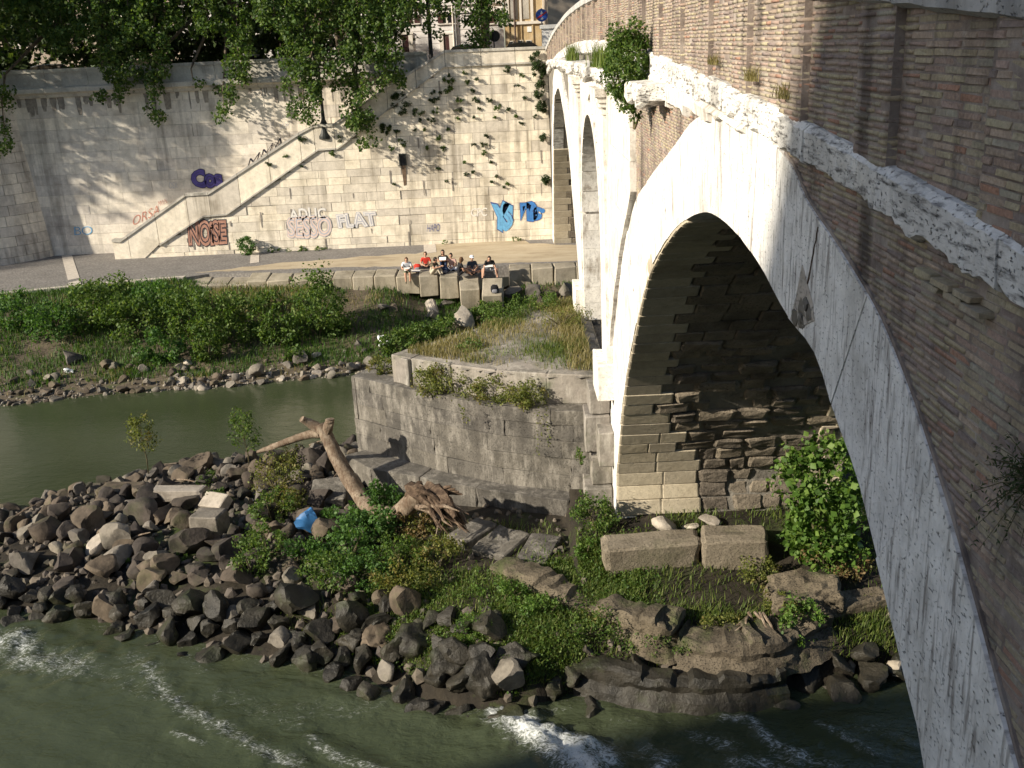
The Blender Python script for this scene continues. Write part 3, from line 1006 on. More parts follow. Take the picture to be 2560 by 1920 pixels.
def intr(s):
    """intrados point, unit tangent and outward normal at arc length s"""
    p = np.array([np.interp(s, _sl, INTR[:, 0]), np.interp(s, _sl, INTR[:, 1])])
    q = np.array([np.interp(min(s + 0.15, ARC), _sl, INTR[:, 0]), np.interp(min(s + 0.15, ARC), _sl, INTR[:, 1])])
    r = np.array([np.interp(max(s - 0.15, 0), _sl, INTR[:, 0]), np.interp(max(s - 0.15, 0), _sl, INTR[:, 1])])
    t = (q - r) / np.linalg.norm(q - r)
    return p, t, np.array([t[1], -t[0]])


def extr_hit(p, n):
    best = 1.3
    for a, b in zip(EXTR[:-1], EXTR[1:]):
        e = b - a
        det = n[0] * (-e[1]) + e[0] * n[1]
        if abs(det) < 1e-9:
            continue
        w_ = a - p
        t = (w_[0] * (-e[1]) + e[0] * w_[1]) / det
        u = (n[0] * w_[1] - n[1] * w_[0]) / det
        if -0.01 <= u <= 1.01 and 0.4 < t < 3.0:
            best = t
            break
    return best


bridge = empty('stone_bridge', (5.0, YM, 0), 'ancient two-arched bridge of white travertine and brick crossing from right foreground to the far wall', 'bridge')


def mir(poly):
    return [(2 * YM - y, z) for y, z in poly][::-1]


# core mass in two halves (each holds half of the flood arch)
SA_C, SA_R, SA_Z = 27.65, 3.05, 8.1          # flood arch in the pier
half_arc = [(SA_C - SA_R * math.sin(a), SA_Z + SA_R * math.cos(a)) for a in np.linspace(0, math.pi / 2, 14)]
ins = [tuple(p + intr(s)[2] * 0.04) for s, p in zip(_sl, INTR)]
top = [(y, corn(y) - 0.12) for y in np.linspace(-3.0, SA_C, 24)]
polyA = top + [(SA_C, half_arc[0][1] + 0.05)] + [(y, z + (0.05 if y > SA_C - 3 else 0)) for y, z in half_arc[1:]] + [(SA_C - SA_R - 0.03, 4.6), (SA_C, 4.6), (SA_C, -1.2)] + ins[:-1] + [(0.66, -1.2), (-3.0, -1.2)]
v, f = prism(polyA, 'x', XF + 0.07, XR)
mesh_obj('masonry_core', v, f, M['rubble_mortar'], bridge)
topB = [(y, corn(y) - 0.12) for y in np.linspace(SA_C, 59.0, 26)]
arcB = [(2 * SA_C - y, z + 0.05) for y, z in half_arc]
polyB = topB + [(59.0, -1.2)] + mir(ins[:-1])[0:0]
far_in = [(2 * YM - y, z) for y, z in ins[:-1]]
polyB = topB + [(59.0, -1.2), (2 * YM - 0.66, -1.2)] + far_in[::-1] + [(SA_C, -1.2), (SA_C, 4.6), (SA_C + SA_R + 0.03, 4.6)] + arcB[::-1]
v, f = prism(polyB, 'x', XF + 0.07, XR)
mesh_obj('masonry_core', v, f, M['rubble_mortar'], bridge)

# arch rings: long travertine voussoirs on the face
def ring(mirror, seed):
    rr = random.Random(seed)
    s = 0.2
    k = 0
    while s < ARC - 0.4:
        ln = rr.uniform(1.15, 1.75)
        e = min(s + ln, ARC - 0.2)
        inn, out = [], []
        for t in np.linspace(s + 0.006, e - 0.006, 6):
            p, tg, n = intr(t)
            th = extr_hit(p, n)
            inn.append(tuple(p + n * (0.035 + 0.012 * vnoise((t * 3, k, 1), 1.3))))
            out.append(tuple(p + n * th))
        poly = inn + out[::-1]
        poly = [(y, min(z, corn(y) - 0.18)) for y, z in poly]
        if mirror:
            poly = mir(poly)
        v, f = prism(poly, 'x', XF + rr.uniform(-0.011, 0.011), XF + 0.5)
        mesh_obj('voussoir', v, f, M['ring_travertine'], bridge)
        s = e
        k += 1


ring(False, 1)
ring(True, 2)

# soffit stones: cream quoins long-and-short at the faces, brown rubble between
RB = [shared('rubble', bevel_block(70 + i, 0.12, 0.09, 1, 0.10), M['rubble_stone']) for i in range(8)]
QN = [shared('quoin', bevel_block(90 + i, 0.035, 0.012), M['quoin_stone']) for i in range(4)]
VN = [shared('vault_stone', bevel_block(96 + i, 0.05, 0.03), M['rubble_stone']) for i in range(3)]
rub = empty('soffit_masonry', (5.0, 22.7, 2.0), parent=bridge)


def soffit(mirror, s0, s1, rowh, xmax, seed, base=False):
    rr = random.Random(seed)
    s = s0
    row = 0
    while s < s1:
        h = rowh * rr.uniform(0.92, 1.08)
        p, tg, n = intr(s + h / 2)
        ang = math.atan2(tg[1], tg[0])        # tangent angle in the y-z plane
        smooth_up = s > 9.5
        if base and row < 4:
            q = (2.05, 2.0, 1.95, 2.0)[row]
        elif base and row < 8:
            q = (1.85, 1.35, 1.55, 1.15)[row - 4]
        else:
            q = (1.0, 0.72)[row % 2] + rr.uniform(-0.06, 0.1)
        if base and s < 9.5:
            q *= 1.0

        def put(mesh, xa, xb, proud, thick, jit=0.0, hh=None):
            hh = hh or h
            c = p + n * (thick / 2 - proud)
            y, z = c
            a = ang
            if mirror:
                y, a = 2 * YM - y, math.pi - ang
            o = link(mesh.name.split('.')[0], mesh, ((xa + xb) / 2, y, z), rub, (a + rr.uniform(-jit, jit), rr.uniform(-jit, jit) * .5, rr.uniform(-jit, jit) * .5), (xb - xa - 0.016, hh - 0.014, thick))
            return o
        # quoins at the near face
        if q > 1.3:
            m = q * rr.uniform(0.42, 0.62)
            put(QN[row % 4], XF + 0.004, XF + m, 0.025, 0.30)
            put(QN[(row + 1) % 4], XF + m, XF + q, 0.025, 0.30)
        else:
            put(QN[row % 4], XF + 0.004, XF + q, 0.02 + rr.uniform(-0.008, 0.008), 0.30)
        # rubble or vault stones
        x = XF + q + 0.02
        while x < xmax - 0.45:
            wd = rr.uniform(0.42, 0.95)
            xe = min(x + wd, xmax - 0.4)
            if xe - x > 0.2 and (rr.random() > 0.10 or smooth_up):
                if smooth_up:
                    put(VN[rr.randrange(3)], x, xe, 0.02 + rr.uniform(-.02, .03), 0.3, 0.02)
                else:
                    low = s < 3.0
                    put(RB[rr.randrange(8)], x, xe, rr.uniform(-0.05, 0.03) if low else rr.uniform(-0.02, 0.07), 0.42, 0.06, h * rr.uniform(0.85, 1.08))
            x = xe
        if xmax > 7:
            qq = (0.85, 0.55)[row % 2]
            put(QN[(row + 2) % 4], XR - qq, XR - 0.004, 0.035, 0.30)
        s += h
        row += 1


soffit(False, 2.9, 16.5, 0.40, 7.75, 11, True)
soffit(True, ARC - 9.8, ARC - 1.0, 0.42, 5.2, 12)

# pier face: coursed travertine round the flood arch
XPF = XF - 0.09
def pier_blocks(side, seed):
    rr = random.Random(seed)
    z = 4.75
    exl = EXTR[EXTR[:, 0] > 11]
    exl = exl[np.argsort(exl[:, 1])]
    while z < 12.2:
        h = min(rr.uniform(0.5, 0.62), 12.2 - z)
        pts = []
        for zz in (z + 0.003, z + h - 0.003):
            ye = max(float(np.interp(zz, exl[:, 1], exl[:, 0])), 18.65)
            if zz <= SA_Z:
                yi = SA_C - SA_R - 0.36
            else:
                q = (SA_R + 0.36) ** 2 - (zz - SA_Z) ** 2
                yi = SA_C - (math.sqrt(q) if q > 0 else 0)
            pts.append((ye, yi))
        (a0, b0), (a1, b1) = pts
        if min(b0 - a0, b1 - a1) > 0.08:
            m = max(1, int((b0 - a0) / 1.5))
            sh = rr.uniform(-0.1, 0.1)
            for k in range(m):
                u0, u1 = k / m, (k + 1) / m
                if 0 < k:
                    u0 += sh / m
                if k < m - 1:
                    u1 += sh / m
                poly = [(a0 + (b0 - a0) * u0 + .004, z + .003), (a0 + (b0 - a0) * u1 - .004, z + .003), (a1 + (b1 - a1) * u1 - .004, z + h - .003), (a1 + (b1 - a1) * u0 + .004, z + h - .003)]
                if side:
                    poly = mir(poly) if False else [(2 * SA_C - y, zz) for y, zz in poly][::-1]
                v, f = prism(poly, 'x', XPF + rr.uniform(-.006, .006), XF + 0.4)
                mesh_obj('pier_stone', v, f, M['travertine'], bridge)
        z += h


pier_blocks(False, 21)
pier_blocks(True, 22)
# flood arch: voussoirs and jamb stones
for k in range(15):
    a0, a1 = math.pi * k / 15 + 0.004, math.pi * (k + 1) / 15 - 0.004
    poly = [(SA_C - r * math.cos(a), SA_Z + r * math.sin(a)) for r, a in ((SA_R, a0), (SA_R, (a0 + a1) / 2), (SA_R, a1), (SA_R + 0.36, a1), (SA_R + 0.36, a0))]
    v, f = prism(poly, 'x', XPF - 0.04, XF + 1.2)
    mesh_obj('voussoir', v, f, M['travertine'], bridge)
z = 4.75
k = 0
NJ = [shared('jamb_stone', bevel_block(110 + i, 0.03, 0.015, 2, 0.05), M['niche_stone']) for i in range(4)]
while z < 8.0:
    h = min((0.55, 0.5, 0.62, 0.58)[k % 4], 8.1 - z)
    for sg in (-1, 1):
        yj = SA_C + sg * SA_R
        v, f = box(XPF - 0.03, XF + 0.5, min(yj, yj + sg * 0.36), max(yj, yj + sg * 0.36), z + .003, z + h - .003)
        mesh_obj('jamb_block', v, f, M['travertine'], bridge)
    link('jamb_stone', NJ[k % 4], (XF + 0.5 + 0.95, SA_C + SA_R + 0.2, z + h / 2), bridge, (0, 0, 0), (1.88, 0.46, h - 0.012))
    link('jamb_stone', NJ[(k + 1) % 4], (XF + 0.5 + 2.9, SA_C + SA_R + 0.2, z + h / 2), bridge, (0, 0, 0), (1.98, 0.46, h - 0.012))
    z += h
    k += 1
# pilasters with capitals and pedestals
for y0 in (23.05, 30.98):
    pl = mesh_obj('pilaster', *box(XPF - 0.07, XF + 0.1, y0, y0 + 1.22, 5.6, 11.5), M['travertine'], bridge)
    caps = [box(XPF - 0.10, XF, y0 - 0.03, y0 + 1.25, 11.44, 11.54), box(XPF - 0.14, XF, y0 - 0.06, y0 + 1.28, 11.60, 11.70), box(XPF - 0.19, XF, y0 - 0.10, y0 + 1.32, 11.70, 11.82), box(XPF - 0.25, XF, y0 - 0.15, y0 + 1.37, 11.82, 12.0), box(XPF - 0.1, XF, y0, y0 + 1.22, 12.0, 12.2)]
    mesh_obj('capital', *join_parts(caps), M['travertine'], bridge)
    v, f = bevel_block(130, 0.03, 0.03, 1, 0.02)
    v = np.array(v) * (0.55, 1.3, 0.95) + (XF - 0.12, y0 + 0.61, 5.25)
    mesh_obj('pedestal', v, f, M['travertine'], bridge)

# cornice stones following the deck, worn lower edge
def moulding(name, y0, y1, zfun, h, x_out, x_in, seed, mat, wear=0.05, n=9, slope=0.03, parent=None):
    rr = random.Random(seed)
    V, Fc = [], []
    for k in range(n):
        y = y0 + (y1 - y0) * k / (n - 1)
        zt = zfun(y)
        w1, w2, w3 = [wear * (vnoise((y * 3.1, seed, q), 1.5) + 0.7 * vnoise((y * 9.0, seed, q), 1.7)) for q in (1, 5, 9)]
        w3 *= 0.35
        w2 *= 0.6
        for x, z in ((x_in, zt), (x_out + 0.05 + w3, zt - slope * 0.3), (x_out + w3, zt - slope - 0.02 + w1 * 0.4), (x_out + 0.01 + w2, zt - h + 0.03 + w1), (x_out + 0.07 + w2, zt - h + w1), (x_in, zt - h + w1 * 0.3)):
            V.append((x, y, z))
    for k in range(n - 1):
        for i in range(6):
            a, b = k * 6 + i, k * 6 + (i + 1) % 6
            Fc.append((a, b, b + 6, a + 6))
    Fc += [tuple(range(6))[::-1], tuple(range((n - 1) * 6, n * 6))]
    return mesh_obj(name, V, Fc, mat, parent or bridge)


y = -2.5
k = 0
while y < 58.5:
    ln = random.uniform(1.25, 1.75)
    e = min(y + ln, 58.6)
    hh = 0.30 + 0.04 * vnoise((k, 0, 0), 1.7) + (0.05 if 12 < y < 44 else 0)
    moulding('cornice_stone', y + .004, e - .004, corn, hh, XF - 0.055 + random.uniform(-.012, .012), XF + 0.3, k, M['cornice_stone'], 0.042, 34 if y < 14 else 15)
    moulding('coping_stone', y + .005, e - .005, lambda q: corn(q) + 1.10, 0.22, XF - 0.07 + random.uniform(-.008, .008), XF + 0.55, k + 70, M['coping_stone'], 0.012, 7)
    y = e
    k += 1
y = 9.9
while y < 18.4:
    e = min(y + random.uniform(1.2, 1.7), 18.5)
    moulding('string_stone', y + .004, e - .004, lambda q: corn(q) - 0.30, corn(y) - 0.30 - 12.06, XF - 0.07, XF + 0.3, k, M['travertine'], 0.04)
    y = e
    k += 1
for a, b in [(14.6, 16.9), (18.4, 19.9), (19.95, 21.7), (21.75, 23.3), (23.35, 25.2), (25.25, 26.6), (26.65, 28.4), (28.45, 30.2), (30.25, 31.8), (31.85, 33.6), (33.65, 35.2), (35.25, 37.0), (37.1, 39.2), (39.3, 41.6), (41.7, 44.0)]:
    dz = 0.002 * (max(0, abs((a + b) / 2 - 28) - 4)) ** 2
    moulding('weathered_slab', a, b, lambda q: 12.48 - dz * 0.6, 0.26, XF - 0.46 + random.uniform(-.06, .06), XF + 0.2, k, M['cornice_stone'], 0.16, 11, 0.06)
    k += 1

# bricks ---------------------------------------------------------------
CH, BL = 0.043, 0.265
def brick_set(rows, yfun, xfun, seed):
    """list of (x,y,z,len,h) brick fronts"""
    rr = random.Random(seed)
    out = []
    for r in rows:
        z = r * CH
        for a, b in yfun(z):
            y = a - rr.uniform(0, BL)
            while y < b:
                ln = BL * rr.choice((1, 1, 1, 0.55, 0.8, 1.1))
                ya, yb = max(y, a), min(y + ln, b)
                if yb - ya > 0.05 and rr.random() > 0.025:
                    out.append((xfun((ya + yb) / 2, z) + rr.uniform(-0.005, 0.005), (ya + yb) / 2, z, yb - ya - 0.011, CH - 0.010 + rr.uniform(-.003, .002)))
                y += ln
    return out


def par_ranges(z):
    """where the parapet exists at height z"""
    lo, hi = z - 0.98, z + 0.03              # corn(y) in [z-.98, z+.03]
    if lo > 13.02:
        return []
    r_out = math.sqrt(max(0, (13.02 - lo) / 0.00168))
    r_in = math.sqrt(max(0, (13.02 - hi) / 0.00168)) if hi < 13.02 else 0
    res = [(max(-2.5, 28 - r_out), 28 - r_in), (28 + r_in, min(58.5, 28 + r_out))]
    out = []
    for a, b in res:
        if b - a < 0.1:
            continue
        k = math.floor((a - 6.16) / 1.87)
        ed = [a]
        while True:
            for e in (6.16 + 1.87 * k, 6.16 + 1.87 * k + 0.62):
                if a < e < b:
                    ed.append(e)
            k += 1
            if 6.16 + 1.87 * k > b:
                break
        ed.append(b)
        out += [(p, q) for p, q in zip(ed[:-1], ed[1:]) if q - p > 0.03]
    return out


def pil(y, z):
    return XF + 0.03 - (0.06 if ((y - 6.16) % 1.87) < 0.62 else 0.0)


BR = brick_set(range(int(11.0 / CH), int(14.1 / CH)), par_ranges, pil, 31)
exr = EXTR[EXTR[:, 0] < 9.0]
exr = exr[np.argsort(exr[:, 1])]
exl_ = EXTR[(EXTR[:, 0] > 12.0) & (EXTR[:, 0] < 21)]
exl_ = exl_[np.argsort(exl_[:, 1])]


def span_r(z):
    hi = float(np.interp(z, exr[:, 1], exr[:, 0]))
    r = math.sqrt(max(0, (13.02 - (z + 0.28)) / 0.00168))     # below the cornice
    lo = -2.5
    return [(lo, hi + 0.02)] if z < 12.4 else []


def span_l(z):
    if z > 12.15:
        return []
    lo = float(np.interp(z, exl_[:, 1], exl_[:, 0]))
    return [(lo - 0.05, 18.66)] if lo < 18.5 else []


SP = [b for b in brick_set(range(int(4.2 / CH), int(12.5 / CH)), span_r, lambda y, z: XF + 0.024, 32) if b[2] < corn(b[1]) - 0.12]
SP += [b for b in brick_set(range(int(10.2 / CH), int(12.15 / CH)), span_l, lambda y, z: XF + 0.024, 33)]
v, f = prism([(-3.0, 3.0)] + [tuple(p) for p in EXTR[::-1] if p[0] < 9 and p[1] > 3] + [(8.6, 12.3)] + [(y, corn(y) - 0.1) for y in np.linspace(8.6, -3, 10)], 'x', XF + 0.031, XF + 0.30)
mesh_obj('mortar_bed', v, f, M['mortar'], bridge)
v, f = prism([tuple(p) for p in EXTR if 12.2 < p[0] < 18.7] [::-1] + [(18.7, 10.0), (18.7, 12.3), (12.2, 12.3)][0:3], 'x', XF + 0.031, XF + 0.30)
mesh_obj('mortar_bed', v, f, M['mortar'], bridge)
ys = np.linspace(-2.6, 58.6, 40)
v, f = prism([(y, corn(y) - 0.05) for y in ys] + [(y, corn(y) + 0.9) for y in ys[::-1]], 'x', XF + 0.038, XF + 0.46)
mesh_obj('parapet_core', v, f, M['mortar'], bridge)
for a in np.arange(6.16 - 1.87 * 5, 58, 1.87):
    yy = np.linspace(a + 0.008, a + 0.612, 3)
    v, f = prism([(y, corn(y) - 0.05) for y in yy] + [(y, corn(y) + 0.9) for y in yy[::-1]], 'x', XF - 0.022, XF + 0.06)
    mesh_obj('pilaster_strip', v, f, M['mortar'], bridge)


def to_px(p):
    d = Vector(p) - Vector((0, 0, CAMZ))
    zf = d.dot(C_F)
    return (1280 + F_PX * d.dot(C_R) / zf, 960 - F_PX * d.dot(C_U) / zf, zf)


BB = [shared('brick', bevel_block(150 + i, 0.05, 0.05, 0, 0), M['brick']) for i in range(6)]


def lay_bricks(bs, n_single, mass_name):
    sc = []
    for b in bs:
        if b[1] < 1.0:
            sc.append((1e9, b))
            continue
        u, vv, zf = to_px(b[:3])
        inside = -20 < u < 2580 and -20 < vv < 1940
        sc.append((zf if inside else 1e8 + zf, b))
    sc.sort(key=lambda q: q[0])
    for k, (_, (x, y, z, ln, h)) in enumerate(sc[:n_single]):
        link('brick', BB[k % 6], (x + 0.055, y, z), bridge, (random.uniform(-.012, .012), 0, random.uniform(-.02, .02)), (0.11, ln, h))
    A = np.array([q[1] for q in sc[n_single:]])
    x0, x1 = A[:, 0], A[:, 0] + 0.11
    y0, y1 = A[:, 1] - A[:, 3] / 2, A[:, 1] + A[:, 3] / 2
    z0, z1 = A[:, 2] - A[:, 4] / 2, A[:, 2] + A[:, 4] / 2
    e = 0.005
    j = RNG.uniform(-0.004, 0.004, (len(A), 8, 3))
    V = np.stack([np.stack(c, 1) for c in ((x0, y0 + e, z0 + e), (x0, y1 - e, z0 + e), (x0, y1 - e, z1 - e), (x0, y0 + e, z1 - e), (x1, y0, z0), (x1, y1, z0), (x1, y1, z1), (x1, y0, z1))], 1) + j
    i = (np.arange(len(A)) * 8)[:, None]
    Q = np.concatenate([i + np.array(q) for q in ((0, 3, 2, 1), (0, 1, 5, 4), (1, 2, 6, 5), (2, 3, 7, 6), (3, 0, 4, 7))])
    return mesh_obj(mass_name, V.reshape(-1, 3), Q, M['brick_mass'], bridge, kind='stuff')


fl_in = [tuple(p) for p in EXTR if p[0] < 8.8 and p[1] > 3]
fl_out = [(y - 0.02 - 0.02 * abs(vnoise((y * 3, z * 3, 0), 1.0)), z + 0.02 + 0.02 * abs(vnoise((y * 3, z * 3, 5), 1.0))) for y, z in fl_in]
v, f = prism(fl_in + fl_out[::-1], 'x', XF + 0.012, XF + 0.06)
mesh_obj('mortar_fillet', v, f, M['mortar'], bridge)
lay_bricks(BR, 150, 'parapet_bricks')
lay_bricks(SP, 150, 'spandrel_bricks')

# deck and downstream parapet
v, f = prism([(y, corn(y) - 0.14) for y in ys] + [(y, corn(y) + 0.02) for y in ys[::-1]], 'x', XF + 0.46, XR - 0.46)
mesh_obj('deck', v, f, M['path_paving'], bridge)
v, f = prism([(y, corn(y) - 0.14) for y in ys] + [(y, corn(y) + 0.9) for y in ys[::-1]], 'x', XR - 0.46, XR - 0.02)
mesh_obj('parapet_core', v, f, M['mortar'], bridge)
v, f = prism([(y, corn(y) + 0.9) for y in ys] + [(y, corn(y) + 1.1) for y in ys[::-1]], 'x', XR - 0.55, XR + 0.06)
mesh_obj('coping_run', v, f, M['coping_stone'], bridge)
# broken niche in the near ring, rust-stained drain under the cornice
p = D(1733, 672, X=XF)
v, f = prism([tuple(D(a, b, X=XF)[1:]) for a, b in [(1736, 572), (1722, 645), (1710, 690), (1728, 708), (1762, 692), (1757, 650)]], 'x', XF - 0.014, XF + 0.05)
mesh_obj('broken_niche', v, f, M['niche_stone'], bridge)
for k, (a, b, s) in enumerate([(1722, 680, .16), (1738, 668, .2), (1752, 676, .17), (1735, 692, .15), (1748, 655, .12)]):
    q = D(a, b, X=XF)
    v, f = rock_geo(400 + k, 3, 7, 0.16)
    v = v * (0.07, s, s * 1.1) + (XF - 0.005, q.y, q.z)
    mesh_obj('broken_stone', v, f, M['grey_rock'], bridge, smooth=True, sharp=40)
for (ua, va, ub, vb, w_) in [(1770, 490, 1742, 640, .010)]:
    a, b = D(ua, va, X=XF), D(ub, vb, X=XF)
    cl = [(a.lerp(b, q).y + 0.02 * vnoise((q * 9, ua, 0), 1.0), a.lerp(b, q).z, w_ * (0.3 + 0.9 * abs(vnoise((q * 7, ua, 3), 1.3)) + 0.5 * q)) for q in np.linspace(0, 1, 12)]
    v, f = prism([(y - q, z) for y, z, q in cl] + [(y + q, z) for y, z, q in cl[::-1]], 'x', XF - 0.0135, XF + 0.02)
    mesh_obj('crack', v, f, M['rootwood'], bridge)
p = D(2060, 640, X=XF)
for k in range(6):
    o = link('loose_brick', BB[k % 6], (XF + 0.01 + 0.008 * (k % 3), p.y + 0.13 * k - 0.3, p.z + 0.043 * (k % 2)), bridge, (0.02, 0.03, 0.04), (0.13, 0.19, 0.034))
# lamp column head at the far end of the parapet
mesh_obj('end_pillar', *join_parts([box(XF - 0.15, XF + 0.75, 57.9, 58.8, 11.3, 13.7), box(XF - 0.25, XF + 0.85, 57.8, 58.9, 13.7, 13.9)]), M['coping_stone'], bridge)

# ------------------------------------------------------------------ cutwater
cut = empty('pier_cutwater', (-1.0, 28.5, 0.0), 'pointed grey stone cutwater with a grassy top built against the bridge pier', 'cutwater')
FR = smooth_line([(-4.91, 28.46), (-3.15, 27.06), (-1.4, 25.78), (0.4, 24.85), (2.3, 24.35)], 10)
BK = smooth_line([(-4.91, 28.46), (-3.6, 30.6), (-1.2, 33.2), (2.3, 34.6)], 10)
core = [tuple(p) for p in FR] + [tuple(p) for p in BK[::-1]]
core_in = [(x + 0.12 * (1 if x < 0 else 0.3), y + (0.10 if k < len(FR) else -0.10)) for k, (x, y) in enumerate(core)]
v, f = prism(core_in, 'z', -1.0, 3.97)
mesh_obj('core', v, f, M['joint'], cut)
GB = [shared('stone_block', bevel_block(170 + i, 0.016, 0.012, 2, 0.03), M['grey_stone']) for i in range(6)]


def along(line, s0, s1):
    L = np.concatenate([[0], np.cumsum(np.linalg.norm(np.diff(line, axis=0), axis=1))])
    a = np.array([np.interp(s0, L, line[:, 0]), np.interp(s0, L, line[:, 1])])
    b = np.array([np.interp(s1, L, line[:, 0]), np.interp(s1, L, line[:, 1])])
    return a, b, L[-1]


def block_row(line, z0, z1, ww, depth, rr, side, parent, meshes, skip=0.0, out=0.0):
    tot = along(line, 0, 0)[2]
    s = 0.0
    first = True
    while s < tot - 0.05:
        wd = rr.uniform(*ww) * (0.6 if first else 1)
        first = False
        e = s + wd
        if tot - e < ww[0] * 0.5:
            e = tot
        e = min(e, tot)
        a, b, _ = along(line, s, e)
        d = b - a
        ln = np.linalg.norm(d)
        n = np.array([d[1], -d[0]]) / ln * side
        c = (a + b) / 2 - n * (depth / 2 - out + rr.uniform(-0.02, 0.02))
        link('stone_block', meshes[rr.randrange(len(meshes))], (c[0], c[1], (z0 + z1) / 2), parent, (rr.uniform(-.006, .006), 0, math.atan2(d[1], d[0]) + rr.uniform(-.008, .008)), (ln - 0.006, depth, z1 - z0 - 0.006))
        s = e


rr = random.Random(77)
zz = [1.15, 1.72, 2.20, 2.68, 3.16, 3.60, 4.0]
for k in range(len(zz) - 1):
    block_row(FR, zz[k], zz[k + 1], (1.2, 2.3), 0.6, rr, 1, cut, GB)
    if k > 2:
        block_row(BK, zz[k], zz[k + 1], (1.0, 1.8), 0.6, rr, -1, cut, GB)
TOPF = np.array([(-3.56, 27.7), (-2.2, 26.75), (-0.85, 25.9), (0.7, 25.3), (2.25, 24.95)])
TOPB = np.array([(-3.56, 27.7), (-2.4, 28.8), (-0.9, 30.65), (0.4, 32.5), (2.25, 33.4)])
tp = [tuple(p) for p in TOPF] + [tuple(p) for p in TOPB[::-1]]
tpi = [(x + 0.1, y + (0.08 if k < 5 else -0.08)) for k, (x, y) in enumerate(tp)]
top_sd = sd_field(tp)
# uneven paved top
gx, gy = np.arange(-3.7, 2.4, 0.2), np.arange(24.8, 33.6, 0.2)
V, idx = [], {}
sd = {}
for yv in gy:
    for xv in gx:
        dd = top_sd(xv, yv)
        if dd > -0.12:
            idx[(round(xv, 3), round(yv, 3))] = len(V)
            V.append((xv, yv, 4.80 + 0.05 * vnoise((xv, yv, 0), 1.4) + 0.03 * vnoise((xv, yv, 2), 4) + 0.12 * min(1, max(0, dd) / 2) - (0.05 if dd < 0.05 else 0)))
Fc = []
for yv in gy[:-1]:
    for xv in gx[:-1]:
        q = [idx.get((round(a, 3), round(b, 3))) for a, b in ((xv, yv), (xv + .2, yv), (xv + .2, yv + .2), (xv, yv + .2))]
        if None not in q:
            Fc.append(tuple(q))
mesh_obj('paved_top', V, Fc, M['grey_stone_top'], cut, smooth=True)
v, f = prism(tpi, 'z', 3.9, 4.74)
mesh_obj('core', v, f, M['joint'], cut)
GT = [shared('slab_stone', bevel_block(180 + i, 0.035, 0.012, 1, 0.03), M['grey_stone_top']) for i in range(4)]
block_row(TOPF, 4.0, 4.82, (1.0, 1.5), 0.7, rr, 1, cut, GT, out=0.0)
block_row(TOPB, 4.0, 4.80, (1.0, 1.6), 0.7, rr, -1, cut, GT)
# stepped stones between cutwater and pier
for (x0, x1, y0, y1, z0, z1) in [(1.62, 2.26, 23.9, 24.9, 3.1, 4.1), (1.75, 2.27, 23.7, 24.8, 2.3, 3.1), (1.55, 2.27, 23.5, 24.75, 1.4, 2.3), (1.75, 2.26, 24.0, 25.0, 4.1, 4.75), (1.9, 2.27, 23.2, 24.0, 3.0, 3.9)]:
    link('step_stone', GT[rr.randrange(4)], ((x0 + x1) / 2, (y0 + y1) / 2, (z0 + z1) / 2), cut, (0, 0, rr.uniform(-.03, .03)), (x1 - x0, y1 - y0, z1 - z0 - 0.01))
# projecting footing course
LG = [(-5.2, 27.9), tuple(D(800, 1012, Z=1.75)[:2]), tuple(D(905, 1030, Z=1.75)[:2]), tuple(D(1028, 1052, Z=1.75)[:2]), tuple(D(1228, 1080, Z=1.75)[:2])]
for k in range(4):
    a, b = np.array(LG[k]), np.array(LG[k + 1])
    d = b - a
    ln = np.linalg.norm(d)
    n = np.array([d[1], -d[0]]) / ln
    c = (a + b) / 2 - n * 0.85
    link('footing_stone', GB[k % 6], (c[0], c[1], 1.42), cut, (0.01 * k, 0.0, math.atan2(d[1], d[0])), (ln - 0.02, 1.7, 0.66))
# ------------------------------------------------------------------ island terrace and an added, unseen block that shades the near span
mesh_obj('island_terrace', *prism([(-75, -45), (40, -45), (40, -1.2), (-19, -1.2), (-20.5, 3.2), (-45, 3.2), (-75, 0)], 'z', -1.5, 11.3), M['path_paving'], origin=(0, -20, 11.3), kind='structure')
isl = empty('island_shade_block', (-18, -17, 11.3), 'unseen block added on the island terrace, shaped to shade the near span', 'building')
mesh_obj('wall', *prism([(-38, 11.3), (2.8, 11.3), (2.66, 12.1), (2.26, 14.3), (1.66, 15.94), (0.22, 19.12), (-6.69, 28), (-7.94, 30.14), (-8.4, 31), (-23.4, 31), (-38, 12)], 'x', -30, -22), M['facade_ochre'], isl)  # outline follows the wanted shade edge on bridge and water
mesh_obj('roof', *hexa([(-30.2, -23.5, 31.01), (-21.8, -23.5, 31.01), (-21.8, -8.5, 31.01), (-30.2, -8.5, 31.01)], [(-30.2, -17, 32.0), (-21.8, -17, 32.0), (-21.8, -15, 32.0), (-30.2, -15, 32.0)]), M['rubble_stone'], isl)
for zz in (13, 17, 21, 25):
    for yy in (-22.5, -18, -13.5, -9):
        wn = mesh_obj('window', *box(-22.02, -21.95, yy, yy + 1.1, zz, zz + 1.9), M['trim_stone'], isl)
        mesh_obj('pane', *box(-22.0, -21.93, yy + 0.1, yy + 1.0, zz + 0.1, zz + 1.8), M['glass_dark'], wn)


# ------------------------------------------------------------------ rocks
def ground(u, v, hf, lift=0.0):
    z = 0.8
    for _ in range(12):
        p = D(u, v, Z=z + lift)
        z = 0.5 * z + 0.5 * hf(p.x, p.y)
    p.z = z
    return p


